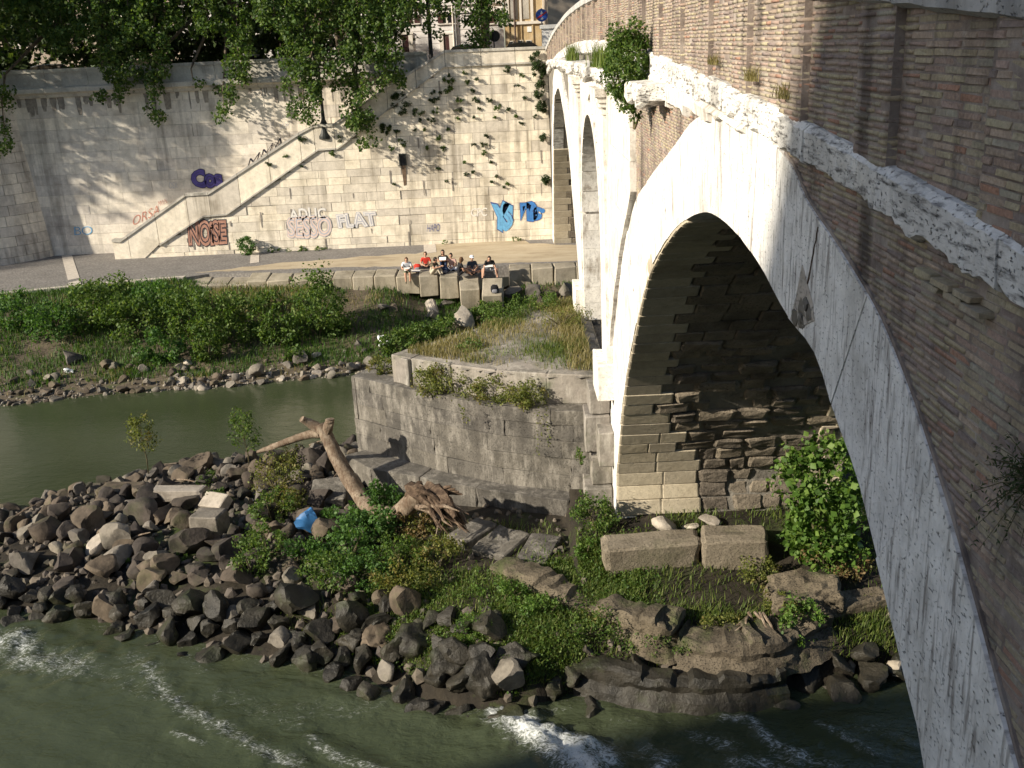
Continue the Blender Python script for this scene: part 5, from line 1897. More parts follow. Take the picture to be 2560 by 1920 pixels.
# weeds and brambles of the near bank
NEARV = [
    (575, 1195, 0.55, 0.4, 0.5, 900, 0.08, 'leaf_shrub', 'trailing weed between the heap and the tan split rock', 'weed'),
    (620, 1110, 0.6, 0.45, 0.5, 900, 0.08, 'leaf_olive', 'olive weed above and left of the blue plastic sheet', 'weed'),
    (660, 1215, 0.6, 0.4, 0.42, 800, 0.09, 'leaf_vine', 'vine creeping over rocks left of the bramble mound', 'vine'),
    (480, 1090, 0.4, 0.3, 0.3, 400, 0.07, 'leaf_shrub', 'small weed beside the broken pale slab', 'weed'),
    (930, 1150, 0.6, 0.4, 0.45, 800, 0.08, 'leaf_olive', 'olive weed half hiding the torn roots', 'weed'),
    (1130, 1275, 0.6, 0.35, 0.2, 600, 0.06, 'leaf_shrub', 'low weeds hanging over the ruined masonry ledge, left end', 'weed'),
    (1330, 1345, 0.7, 0.35, 0.2, 700, 0.06, 'leaf_olive', 'low weeds growing on the ruined masonry ledge, middle', 'weed'),
    (1560, 1365, 0.7, 0.35, 0.22, 700, 0.06, 'leaf_olive', 'low weeds on the crumbling pale ledge', 'weed'),
    (1400, 1440, 0.9, 0.3, 0.16, 800, 0.05, 'leaf_shrub', 'mossy weeds along the dark lip above the rapids, left', 'weed'),
    (1590, 1445, 0.8, 0.3, 0.16, 700, 0.05, 'leaf_shrub', 'mossy weeds along the dark lip above the rapids, right', 'weed'),
    (838, 1122, 0.62, 0.4, 0.62, 1200, 0.11, 'leaf_vine', 'leafy vine covering the middle of the driftwood trunk', 'vine'),
    (720, 1270, 0.75, 0.5, 0.55, 1300, 0.09, 'leaf_shrub', 'green weeds spilling over rocks at the lower left of the bramble mound', 'weed'),
    (880, 1290, 0.85, 0.5, 0.5, 1400, 0.08, 'leaf_olive', 'olive and rusty weeds at the lower right of the bramble mound', 'weed'),
    (950, 1225, 0.7, 0.5, 0.45, 1100, 0.075, 'leaf_olive', 'rusty weeds between bramble mound and footing slabs', 'weed'),
    (715, 1150, 0.45, 0.4, 0.4, 600, 0.10, 'leaf_vine', 'leafy vine at the left edge of the bramble mound', 'vine'),
    (1080, 1300, 0.7, 0.5, 0.28, 900, 0.07, 'leaf_bright', 'bright low weeds on the slope above the wet rocks, left', 'weed'),
    (1180, 1330, 0.7, 0.5, 0.28, 900, 0.07, 'leaf_bright', 'bright low weeds on the slope above the wet rocks, middle', 'weed'),
    (1290, 1370, 0.8, 0.5, 0.28, 900, 0.06, 'leaf_shrub', 'low weeds on the slope above the wet rocks, right', 'weed'),
    (1440, 1400, 0.8, 0.4, 0.22, 800, 0.06, 'leaf_shrub', 'mossy low weeds along the lip of the earth bank', 'weed'),  # u, v (base), rx, ry, rz, leaves, size, material, label, cat
    (600, 1075, 0.75, 0.6, 0.75, 1500, 0.075, 'leaf_olive', 'reddish dry weed bush between sapling and driftwood trunk', 'weed'),
    (640, 1010, 0.5, 0.5, 0.5, 700, 0.07, 'leaf_olive', 'small olive weed below the driftwood branch', 'weed'),
    (545, 1245, 0.50, 0.45, 0.7, 1100, 0.08, 'leaf_shrub', 'leafy weed climbing over the dark rocks in the heap centre', 'weed'),
    (590, 1130, 0.60, 0.5, 0.6, 1000, 0.08, 'leaf_shrub', 'green weed above the blue plastic sheet', 'weed'),
    (800, 1165, 0.95, 0.7, 0.50, 1900, 0.11, 'leaf_vine', 'dark leafy bramble mound below the driftwood roots, upper part', 'bramble'),
    (750, 1215, 0.85, 0.6, 0.48, 1500, 0.10, 'leaf_vine', 'dark leafy bramble mound left of the weedy slope', 'bramble'),
    (860, 1235, 0.9, 0.6, 0.48, 1600, 0.09, 'leaf_shrub', 'mixed green and rusty bramble below the footing slabs', 'bramble'),
    (800, 1265, 0.8, 0.5, 0.5, 1500, 0.085, 'leaf_vine', 'low vine spilling down to the wet rocks', 'bramble'),
    (900, 1160, 0.55, 0.5, 0.55, 900, 0.07, 'leaf_dry', 'rusty dry weed beside the torn roots', 'weed'),
    (800, 1115, 0.7, 0.45, 0.40, 600, 0.13, 'leaf_vine', 'large-leaved vine climbing the driftwood trunk', 'vine'),
    (890, 1058, 0.30, 0.3, 0.3, 160, 0.16, 'leaf_vine', 'large-leaved sprout on the footing above the roots', 'sprout'),
    (810, 1005, 0.35, 0.3, 0.25, 250, 0.08, 'leaf_shrub', 'small weed growing on the footing below the cutwater tip', 'weed'),
    (1285, 1145, 0.55, 0.5, 0.50, 1500, 0.08, 'leaf_shrub', 'rounded bush with narrow leaves at the foot of the pier', 'bush'),
    (1265, 1200, 0.25, 0.3, 0.25, 350, 0.07, 'leaf_bright', 'small bright weed in the gap left of the cut block', 'weed'),
    (1725, 1415, 0.48, 0.45, 0.65, 1300, 0.09, 'leaf_bright', 'leafy green shrub drooping over the bank below the fig bush', 'shrub'),
    (1800, 1240, 0.8, 0.5, 0.4, 900, 0.08, 'leaf_dry', 'dry brown undergrowth beneath the fig bush', 'weed'),
    (1640, 1260, 0.6, 0.4, 0.35, 700, 0.07, 'leaf_olive', 'olive weed on the dry ledge right of the cut blocks', 'weed'),
    (1690, 1320, 0.55, 0.4, 0.30, 600, 0.07, 'leaf_olive', 'olive weed on the dry ledge above the bare roots', 'weed'),
    (1025, 1375, 0.38, 0.35, 0.35, 900, 0.05, 'leaf_bright', 'bright moss-green cushion beside the wet rocks', 'moss'),
    (280, 1222, 0.16, 0.15, 0.14, 220, 0.05, 'leaf_bright', 'tiny bright green sprout beside the mossy olive rock', 'sprout'),
    (390, 1210, 0.16, 0.15, 0.14, 220, 0.05, 'leaf_bright', 'tiny bright green sprout right of the mossy olive rock', 'sprout'),
    (450, 1045, 0.4, 0.3, 0.25, 450, 0.06, 'leaf_shrub', 'low green weed on the crest right of the left sapling', 'weed'),
    (380, 1040, 0.35, 0.3, 0.22, 350, 0.06, 'leaf_shrub', 'low green weed at the foot of the left sapling', 'weed')]
for k, (u, v, rx, ry, rz, n, s, m, lb, ct) in enumerate(NEARV):
    p = ground(u, v, near_h)
    shrub(lb.split()[-1] if False else ct.replace(' ', '_'), (p.x, p.y, p.z - 0.05), (rx, ry, rz), n, s, m, lb, ct, None, 40 + k)
# fig bush under the near arch
p = ground(1775, 1225, near_h)
shrub('fig_bush', (p.x, p.y, p.z), (1.1, 0.85, 1.6), 3400, 0.16, 'leaf_bright', 'large bright green fig bush under the near arch', 'bush', None, 90, 9, 60, 1.15, 0.9)
p = D(1700, 1000, Y=21.0)
shrub('fig_sprig', (p.x, p.y, p.z), (0.18, 0.2, 0.25), 60, 0.13, 'leaf_bright', 'small upright fig sprig against the rubble wall', 'sprig', None, 91, 2)

# cutwater top growth
CT = [(960, 850, 3.98, 0.90, 0.45, 0.42, 3000, 0.07, 'leaf_olive', 'yellow-green creeper covering the ledge of the cutwater, left part'),
      (1020, 820, 3.98, 0.48, 0.42, 0.62, 2200, 0.07, 'leaf_shrub', 'dense dark green bush on the cutwater ledge'),
      (1065, 866, 3.98, 0.85, 0.42, 0.34, 2300, 0.065, 'leaf_olive', 'creeper hanging over the cutwater edge, middle part'),
      (1140, 876, 3.98, 0.70, 0.40, 0.36, 1900, 0.065, 'leaf_olive', 'creeper trailing over the cutwater edge, right part'),
      (830, 806, 3.98, 0.55, 0.35, 0.30, 1100, 0.07, 'leaf_olive', 'small olive bush at the tip of the cutwater ledge'),
      (1215, 705, 4.85, 0.9, 0.7, 0.35, 1500, 0.05, 'leaf_olive', 'patch of olive weeds on the cutwater top by the pilaster'),
      (1090, 690, 4.85, 0.9, 0.6, 0.30, 1300, 0.06, 'leaf_shrub', 'green weeds along the far edge of the cutwater top'),
      (1160, 670, 4.85, 0.8, 0.5, 0.35, 1200, 0.07, 'leaf_shrub', 'brighter green weeds at the far corner of the cutwater top'),
      (1255, 1000, 2.9, 0.2, 0.2, 0.25, 220, 0.06, 'leaf_shrub', 'small fern-like plant in the joint right of the cutwater'),
      (1272, 900, 3.6, 0.15, 0.15, 0.5, 260, 0.06, 'leaf_shrub', 'climbing sprig in the corner between cutwater and pier')]
for k, (u, v, zz_, rx, ry, rz, n, s, m, lb) in enumerate(CT):
    p = D(u, v, Z=zz_)
    shrub('creeper' if 'creeper' in lb else 'weed', (p.x, p.y, zz_ - 0.03), (rx, ry, rz), n, s, m, lb, 'creeper' if 'creeper' in lb else 'weed', None, 120 + k, 4)
# trailing strands over the cutwater face
for k, (u, v0, v1) in enumerate([(1160, 880, 985), (1180, 880, 960), (1000, 875, 905), (1270, 905, 980)]):
    a, b = D(u, v0, Y=24.5 + (1000 - u) * 0.002 * -1 + (0.8 if u < 1050 else 0)), None
    P = np.array([(a.x + 0.03 * math.sin(q * 3), a.y - 0.12, a.z - q) for q in np.linspace(0, (v1 - v0) * 0.0125, 40)])
    rng = np.random.default_rng(k)
    V, T = leaf_arrays(P + rng.normal(size=P.shape) * 0.05, 0.06, rng)
    o = mesh_obj('trailing_strand', V, T, M['leaf_olive'], label=['thin strand of creeper hanging down the cutwater face, longer right one', 'short creeper strand beside the longer one on the cutwater face', 'short creeper strand on the left of the cutwater face', 'creeper strand in the corner right of the cutwater face'][k], category='creeper')

# plants on the bridge
p = D(1356, 190, X=XF - 0.35)
shrub('caper_bush', (p.x, p.y, p.z - 0.25), (0.32, 0.44, 0.64), 6500, 0.06, 'leaf_shrub', 'dense green bush growing from the bridge cornice above the pier', 'bush', None, 200, 8, 55)
p = D(1370, 262, X=XF - 0.25)
shrub('caper_sprig', (p.x, p.y, p.z - 0.12), (0.12, 0.26, 0.20), 220, 0.055, 'leaf_shrub', 'loose leafy sprig hanging below the cornice bush', 'sprig', None, 201, 4)
for k, (u, v, lb) in enumerate([(1235, 112, 'tall dry grass tuft on the bridge cornice, left one'), (1295, 108, 'tall dry grass tuft on the bridge cornice beside the bush')]):
    p = D(u, v, X=XF - 0.3)
    rng = np.random.default_rng(300 + k)
    P = np.column_stack([rng.normal(p.x, 0.08, 260), rng.normal(p.y, 0.4, 260), np.full(260, 12.47)])
    V, T = blade_arrays(P, 0.42, 0.008, rng, 0.4)
    mesh_obj('grass_tuft', V, T, M['grass_weed'], label=lb, category='grass tuft')
for k, (u, v, h_, lb) in enumerate([(1540, 140, .1, 'wisp of dry weed on the bridge cornice, far one'), (1620, 175, .12, 'wisp of dry weed on the bridge cornice, middle one'), (1690, 213, .12, 'wisp of dry weed on the bridge cornice, near one')]):
    p = D(u, v, X=XF - 0.05)
    rng = np.random.default_rng(320 + k)
    P = np.column_stack([rng.normal(p.x, 0.02, 90), rng.normal(p.y, 0.10, 90), np.full(90, p.z)])
    V, T = blade_arrays(P, h_, 0.004, rng, 0.8)
    mesh_obj('weed_wisp', V, T, M['grass_dry'], label=lb, category='weed')
p = D(2192, 1030, X=XF - 0.05)
rng = np.random.default_rng(340)
fr = empty('wall_fern', (XF, p.y, p.z), 'dark feathery plant rooted in the near brick spandrel at the right edge', 'fern')
Vs, st = [], []
for k in range(26):
    d = Vector((-rng.uniform(0.1, 0.5), rng.normal() * 0.5 + 0.25, rng.normal() * 0.45 + 0.1)).normalized()
    ln = rng.uniform(0.16, 0.34)
    a = Vector((XF + 0.02, p.y - 0.05, p.z))
    pts = [a + d * ln * q + Vector((0, 0, -0.10 * q * q)) for q in np.linspace(0, 1, 26)]
    st.append(tube([pts[0], pts[12], pts[25]], [0.005, 0.003, 0.001], 4))
    Vs += [tuple(q + Vector(rng.normal(size=3) * 0.012)) for q in pts[4:]]
V, T = leaf_arrays(np.array(Vs), 0.028, rng, aspect=3.5)
mesh_obj('fronds', V, T, M['leaf_dark'], fr)
mesh_obj('stems', *join_parts(st), M['stem'], fr)

# plants rooted in the far wall
def zoomA(zx, zy):
    return (778 + zx / 5.118, zy / 5.118)
WP = [(*zoomA(a, b), s) for a, b, s in [(975, 960, .62), (455, 1160, .95), (1290, 870, .25), (1185, 905, .25), (1235, 1000, .25), (800, 1015, .25), (1105, 1105, .4), (1280, 1110, .4), (1425, 1105, .3), (1520, 1190, .4), (1805, 1070, .22), (820, 1115, .5), (840, 1220, .4), (640, 1240, .5), (1075, 1215, .4), (1060, 1310, .25), (790, 1325, .35), (670, 1325, .25), (280, 1430, .5), (400, 1440, .3), (1310, 1205, .15), (1720, 1290, .15), (1785, 1365, .15), (1380, 1505, .3), (870, 1515, .25), (1370, 1600, .3), (1255, 1600, .25), (720, 1430, .2), (610, 1435, .15), (910, 1635, .2), (740, 1630, .2), (1940, 1285, .2), (1620, 755, .4), (1780, 840, .3), (1730, 945, .2), (1640, 1200, .2), (1165, 800, .2), (980, 830, .2), (970, 1420, .12), (1490, 1285, .12), (1250, 1290, .12), (880, 1020, .12)]]
WP += [(518.5 + a / 3.0, b / 3.0, s) for a, b, s in [(1580, 985, .25), (1470, 1125, .2), (1340, 1170, .15), (1455, 1050, .15), (1505, 1110, .2), (1630, 1050, .12), (1730, 1190, .2), (1630, 1175, .12), (1285, 1085, .2), (1320, 965, .3), (1705, 1210, .1), (1660, 1140, .1), (610, 985, .4), (195, 1055, .4), (410, 890, .45), (290, 1000, .25), (1000, 1190, .12), (640, 895, .4), (980, 960, .3), (950, 840, .6), (400, 1070, .2), (1040, 920, .5)]]
named = []
for k, (u, v, s) in enumerate(WP):
    p = D(u, v, Y=YF - 0.06)
    big = s > 0.55
    tuft_pos = 'large hanging plant rooted high in the stair wall, ' + ('right one below the corner' if k == 0 else 'left one beside the leaning branch') if big and k < 2 else ('small tuft in the stair wall joints, ' + ('upper right part' if u > 940 and v < 270 else ('lower right part' if u > 940 else ('upper middle part' if v < 270 else 'along the stair parapet'))))
    wp_ = shrub('wall_plant', (p.x, p.y, p.z - s * 0.3), (s * 0.6, 0.14 + s * 0.1, s * (0.66 if big else 0.42)), int((120 + 1100 * s * s) * (2.2 if big else 1)), 0.095, 'leaf_dark' if k % 3 else 'leaf_shrub', tuft_pos, 'plant', 'plants rooted in the stair wall', 400 + k, 0, max(4, int(16 * s)), 2.4, 0.6, 0.3)
    named.append((tuft_pos, wp_, p.x))
rank_labels(named)
for k, (u, v, s) in enumerate([(1160, 140, .7), (1163, 165, .8), (1166, 200, .7), (1168, 235, .6), (1173, 300, .3), (1178, 390, .4)]):
    p = D(u, v, Y=YF - 0.2)
    shrub('hanging_plant', (p.x, p.y, p.z - s * .4), (s * .5, 0.3, s * .7), int(1500 * s), 0.11, 'leaf_dark', 'dark plant hanging in the corner between wall and bridge, ' + ['topmost', 'second from top', 'third from top', 'fourth from top', 'small one beside the far arch', 'lowest'][k], 'plant', None, 480 + k, 0, 12, 2.0)
p = D(535, 545, Y=YF - 0.5)
shrub('wall_bush', (p.x, YF - 0.55, PZ), (0.48, 0.42, 0.62), 1500, 0.10, 'leaf_vine', 'rounded green bush at the foot of the stair wall', 'bush', None, 500, 4)
for k, (u, v, w_) in enumerate([(645, 532, .7), (590, 538, .4), (690, 530, .4), (1115, 507, .3), (960, 520, .2)]):
    p = D(u, v, Y=YF - 0.15)
    shrub('weed', (p.x, YF - 0.2, PZ), (w_, 0.15, 0.16), int(350 * w_), 0.09, 'leaf_shrub', 'low weed along the wall foot, ' + ['right of the bush, widest', 'nearest the bush', 'second right of the widest', 'below the blue graffiti', 'mid wall foot'][k], 'weed', None, 510 + k, 0)

# far bank shrubs
FB = [(245, 668, 1.3, 1.0, 1.2), (330, 675, 1.5, 1.0, 1.2), (200, 700, 1.4, 1.0, 1.1), (120, 720, 1.3, 1.0, 1.0), (290, 720, 1.5, 1.0, 1.1), (40, 700, 1.2, 1.0, 1.0), (410, 720, 1.2, 1.0, 1.2), (470, 735, 1.1, 0.9, 1.2), (545, 725, 1.0, 0.9, 1.1), (605, 735, 0.9, 0.8, 0.9), (690, 715, 1.15, 0.9, 1.5), (735, 710, 0.7, 0.7, 0.9), (450, 770, 0.8, 0.7, 0.9), (350, 770, 1.1, 0.8, 0.8), (860, 755, 0.8, 0.6, 0.6), (950, 725, 0.9, 0.7, 0.6), (1050, 690, 0.9, 0.6, 0.6), (900, 740, 0.8, 0.6, 0.6), (590, 660, 0.8, 0.6, 0.5), (1110, 655, 0.5, 0.4, 0.4), (640, 770, 0.5, 0.5, 0.4)]
for k, (u, v, rx, ry, rz) in enumerate(FB):
    p = ground(u, v + 10, far_h)
    dark = u < 430
    tone = 'dark green' if dark else ('pale green' if k in (6, 7, 10) else 'mid green')
    where = ['below the kerb, in the centre of the thicket', 'below the kerb, right of the thicket centre', 'mid-slope left of the thicket centre', 'on the shaded left slope', 'mid-slope under the thicket centre', 'at the left edge of the picture', 'right end of the dark thicket', 'left of the dry patch', 'above the shore, mid bank', 'mid bank beside a grey boulder', 'tallest, alone on the right of the bank', 'just right of the tallest one', 'low by the shore boulders', 'low on the shore below the thicket', 'near the white rubbish', 'below the tall pale boulder', 'behind the cutwater top', 'left of the pale boulder', 'upper slope beside the quay blocks', 'beside the quay rocks near the pier', 'small, low on the shore'][k]
    rz *= 0.8 if k < 2 else (1.15 if k in (6, 7, 8, 10) else 1.0)
    shrub('bank_shrub', (p.x, p.y, p.z - 0.1), (rx, ry, rz), int(1100 * rx * rz + 500), 0.16, 'leaf_shrub' if not dark else ('leaf_vine' if k % 2 else 'leaf_shrub'), f'{tone} shrub on the far bank, {where}', 'shrub', 'shrubs of the far bank', 550 + k, 5, None, 1.6)


# ------------------------------------------------------------------ grass masses
def grass(name, hf, region, n, h, wd, mat, label, seed, lean=0.45, dens=None):
    rng = np.random.default_rng(seed)
    out = []
    while len(out) < n:
        x, y = rng.uniform(region[0], region[1]), rng.uniform(region[2], region[3])
        if dens is None or rng.random() < dens(x, y):
            out.append((x, y, hf(x, y) - 0.02))
    V, T = blade_arrays(np.array(out), h, wd, rng, lean)
    return mesh_obj(name, V, T, M[mat], origin=(0, 0, 0), kind='stuff', label=label, category='grass')


def far_t(x, y):
    s, e = interp(x, SHORE), interp(x, EDGE)
    return (y - s) / (e - s)


grass('bank_grass', far_h, (-26, 3, 39, 51.2), 30000, 0.26, 0.016, 'grass_green', 'thick green grass on the far bank', 1, 0.5, lambda x, y: (0.0 if not 0.12 < far_t(x, y) < 1.0 else 1) * max(0.04, 0.55 + 1.0 * vnoise((x, y, 0), 0.45) + (0.5 if far_t(x, y) > 0.8 and x < -15 else 0)))
grass('dry_bank_grass', far_h, (-26, 3, 39, 51), 5000, 0.28, 0.014, 'grass_dry', 'dry straw-coloured grass patches on the far bank', 2, 0.5, lambda x, y: (0 if not 0.05 < far_t(x, y) < 1.0 else 1) * (1.0 if (-15 < x < -10 and far_t(x, y) > .6) else max(0.02, -0.1 + 1.1 * vnoise((x, y, 7), 0.5))))


def top_h(x, y):
    return 4.86


grass('cutwater_grass', top_h, (-3.4, 2.2, 25, 33.2), 5500, 0.22, 0.009, 'grass_dry', 'dry grass on top of the cutwater', 3, 0.5, lambda x, y: 0 if top_sd(x, y) < 0.25 else max(0.02, 1.6 * vnoise((x, y, 5), 0.55) + 0.18 + (0.6 if x > 1.3 else 0)))
grass('cutwater_weeds', top_h, (-3.4, 2.2, 25, 33.2), 4500, 0.16, 0.009, 'grass_weed', 'green weeds on top of the cutwater', 4, 0.6, lambda x, y: 0 if top_sd(x, y) < 0.25 else max(0.01, 1.5 * vnoise((x, y, 15), 0.6) + 0.1 + (0.5 if y > 30 else 0)))


def slope_d(x, y):
    d = near_sd(x, y)
    if d < (0.35 if x < -1 else 0.12) or cut_sd(x, y) > -1.2:
        return 0
    k = 1.0 if (-3.8 < x < 2.6 and y < 21.8) else 0.15
    if x > 2.6:
        k = 0.9 if y < 19.6 else 0.22
    return k * max(0.05, 0.55 + 1.1 * vnoise((x, y, 22), 0.8))


grass('slope_weeds', near_h, (-6, 8.5, 17.5, 24), 24000, 0.20, 0.010, 'grass_weed', 'bright weeds on the slope below the footing', 5, 0.7, slope_d)
rng = np.random.default_rng(66)
out = []
while len(out) < 22000:
    x, y = rng.uniform(-4.5, 3), rng.uniform(17.8, 22.2)
    if rng.random() < slope_d(x, y):
        out.append((x, y, near_h(x, y) + rng.uniform(0, 0.16)))
V, T = leaf_arrays(np.array(out), 0.06, rng, up=0.9)
mesh_obj('slope_leaves', V, T, M['leaf_shrub'], origin=(0, 0, 0), kind='stuff', label='low leafy ground cover on the weedy slope above the rapids', category='ground cover')
# ------------------------------------------------------------------ street behind the wall
SZ = 11.6
mesh_obj('street', *box(-70, 45, YB + 0.6, 140, 1.0, SZ), M['asphalt'], origin=(0, 80, SZ), kind='structure')
mesh_obj('pavement', *box(-70, 45, YB + 0.6, YB + 2.6, SZ, SZ + 0.12), M['kerb_stone'], origin=(0, 60, SZ), kind='structure')
mesh_obj('pavement', *box(-70, 45, 74.5, 79.0, SZ, SZ + 0.12), M['kerb_stone'], origin=(0, 77, SZ), kind='structure')


def fbox(u0, u1, v0, v1, Y, dy0, dy1):
    """box on a facade plane from picture corners"""
    a, b = D(u0, v1, Y=Y), D(u1, v0, Y=Y)
    return box(a.x, b.x, Y + dy0, Y + dy1, a.z, b.z)


YW = 80.0
wh = empty('white_palazzo', (-8, YW, SZ), 'white banded palazzo behind the trees with dark red shutters', 'building')
mesh_obj('wall', *box(-24, D(1088, 60, Y=YW).x, YW, YW + 12, SZ, 32), M['facade_white'], wh)
xr_ = D(1088, 60, Y=YW).x
for zc in np.arange(SZ + 0.35, 15.2, 0.45):
    mesh_obj('stone_band', *box(-24, xr_ - 0.01, YW - 0.03, YW + 0.02, zc, zc + 0.38), M['facade_white'], wh)
for (za, zb, o_) in ((15.35, 15.55, 0.14), (15.9, 16.15, 0.2), (20.4, 20.7, 0.22), (25.5, 25.8, 0.22), (31.2, 32.0, 0.6)):
    mesh_obj('cornice', *box(-24.1, xr_ + 0.05, YW - o_, YW + 0.05, za, zb), M['facade_white'], wh)
x_w = D(966, 40, Y=YW).x
for fl, zw in enumerate((14.6, 19.2, 24.0)):
    for k in range(-6, 2):
        xw = x_w + k * 3.2
        if xw > xr_ - 1 or (fl == 0):
            continue
        wnd = mesh_obj('window', *join_parts([box(xw - 0.75, xw + 0.75, YW - 0.10, YW + 0.02, zw + 1.9, zw + 2.15), box(xw - 0.75, xw + 0.75, YW - 0.14, YW + 0.02, zw - 0.15, zw)]), M['trim_stone'], wh)
        mesh_obj('pane', *box(xw - 0.55, xw + 0.55, YW - 0.05, YW + 0.03, zw, zw + 1.9), M['glass_dark'], wnd)
        for sg in (-1, 1):
            mesh_obj('shutter', *box(xw + sg * 0.62 - 0.3, xw + sg * 0.62 + 0.3, YW - 0.09, YW - 0.04, zw, zw + 1.9), M['shutter'], wnd)
for (u0, u1, v0, v1) in ((946, 984, 20, 50), (880, 905, 20, 50), (1045, 1065, 20, 50)):
    w1 = mesh_obj('window', *join_parts([fbox(u0 - 3, u1 + 3, v1, v1 + 4, YW, -0.16, 0.02), fbox(u0 - 4, u1 + 4, v0 - 6, v0 - 2, YW, -0.14, 0.02)]), M['trim_stone'], wh)
    mesh_obj('pane', *fbox(u0 + 9, u1 - 9, v0, v1, YW, -0.05, 0.03), M['glass_dark'], w1)
    mesh_obj('shutter', *fbox(u0, u0 + 9, v0, v1, YW, -0.10, -0.04), M['shutter'], w1)
    mesh_obj('shutter', *fbox(u1 - 9, u1, v0, v1, YW, -0.10, -0.04), M['shutter'], w1)
    mesh_obj('mullion', *fbox((u0 + u1) / 2 - 1, (u0 + u1) / 2 + 1, v0, v1, YW, -0.07, -0.02), M['trim_stone'], w1)
for (u0, u1) in ((957, 973), (868, 886)):
    w1 = mesh_obj('door_frame', *join_parts([fbox(u0 - 5, u0, 74, 130, YW, -0.12, 0.02), fbox(u1, u1 + 5, 74, 130, YW, -0.12, 0.02), fbox(u0 - 6, u1 + 6, 70, 75, YW, -0.16, 0.02)]), M['trim_stone'], wh)
    mesh_obj('door', *fbox(u0, u1, 75, 130, YW, -0.05, 0.03), M['door_wood'], w1)
    mesh_obj('panel', *fbox((u0 + u1) / 2 + 1, u1 - 2, 80, 125, YW, -0.07, 0.0), M['shutter'], w1)
for u in (982, 988):
    a, b = D(u, 110, Y=YW), D(u - 3, 5, Y=YW)
    mesh_obj('drainpipe', *cyl((a.x, YW - 0.12, SZ), (a.x, YW - 0.12, 32), 0.06, n=8), M['trim_stone'] if u < 985 else M['grey_metal'], wh)

YO = 74.0
oc = empty('ochre_building', (4, YO, SZ), 'ochre rendered building with pale pilaster strips beside the bridge end', 'building')
xo = D(1091, 60, Y=YO).x
mesh_obj('wall', *box(xo, 16, YO, YO + 14, SZ, 30), M['facade_ochre'], oc)
b1, b2 = D(1110, 50, Y=YO), D(1110, 47, Y=YO)
mesh_obj('string_course', *box(xo - 0.05, 16, YO - 0.14, YO + 0.02, b1.z - 0.1, b2.z), M['trim_stone'], oc)
zst = b2.z
for (u0, u1) in ((1092, 1100), (1122, 1127), (1146, 1152), (1172, 1180)):
    a, b = D(u0, 30, Y=YO), D(u1, 30, Y=YO)
    mesh_obj('pilaster_strip', *box(a.x, b.x, YO - 0.10, YO + 0.02, zst, 29), M['trim_stone'], oc)
    mesh_obj('pilaster_strip', *box(a.x + 0.05, b.x - 0.05, YO - 0.07, YO + 0.02, SZ, zst - 0.1), M['facade_ochre'], oc)
for (u0, u1) in ((1103, 1119), (1129, 1143)):
    a, b = D(u0, 30, Y=YO), D(u1, 30, Y=YO)
    mesh_obj('pale_panel', *box(a.x, b.x, YO - 0.05, YO + 0.02, zst + 0.15, 18), M['wall_coping'], oc)
for (u0, u1, v0, v1) in ((1120, 1128, 88, 97), (1138, 1146, 88, 97), (1100, 1107, 90, 100)):
    w1 = mesh_obj('cellar_window', *fbox(u0 - 2, u1 + 2, v0 - 2, v1 + 2, YO, -0.06, 0.02), M['trim_stone'], oc)
    mesh_obj('pane', *fbox(u0, u1, v0, v1, YO, -0.08, 0.0), M['glass_dark'], w1)
mesh_obj('notice_board', *fbox(1139, 1148, 57, 69, YO, -0.05, 0.02), M['sign_white'], oc)
a = D(1112, 50, Y=YO)
mesh_obj('drainpipe', *cyl((a.x, YO - 0.14, SZ), (a.x, YO - 0.14, 29), 0.06, n=8), M['door_wood'], oc)
mesh_obj('cornice', *box(xo - 0.3, 16.3, YO - 0.6, YO + 0.1, 29.2, 30.2), M['trim_stone'], oc)
fd = empty('brown_building', (8, 66, SZ), 'dark brown building corner glimpsed above the end of the bridge', 'building')
xb_ = D(1183, 12, Y=66).x
mesh_obj('wall', *box(xb_, 20, 66, 73.5, SZ, 30), M['facade_dark'], fd)
mesh_obj('cornice', *box(xb_ - 0.3, 20.3, 65.6, 66.2, 22.2, 23), M['trim_stone'], fd)
fl = empty('far_palazzo', (-45, 92, SZ), 'long dim palazzo far behind the trees at the left', 'building')
mesh_obj('wall', *box(-75, -24.2, 84, 98, SZ, 34), M['facade_dark'], fl)
for zw in (14.5, 19, 23.5, 28):
    for k in range(14):
        xw = -72 + 3.5 * k
        w1 = mesh_obj('window', *box(xw - 0.7, xw + 0.7, 83.88, 84.02, zw - 0.1, zw + 2.1), M['trim_stone'], fl)
        mesh_obj('pane', *box(xw - 0.5, xw + 0.5, 83.84, 84.0, zw, zw + 2.0), M['glass_dark'], w1)
    

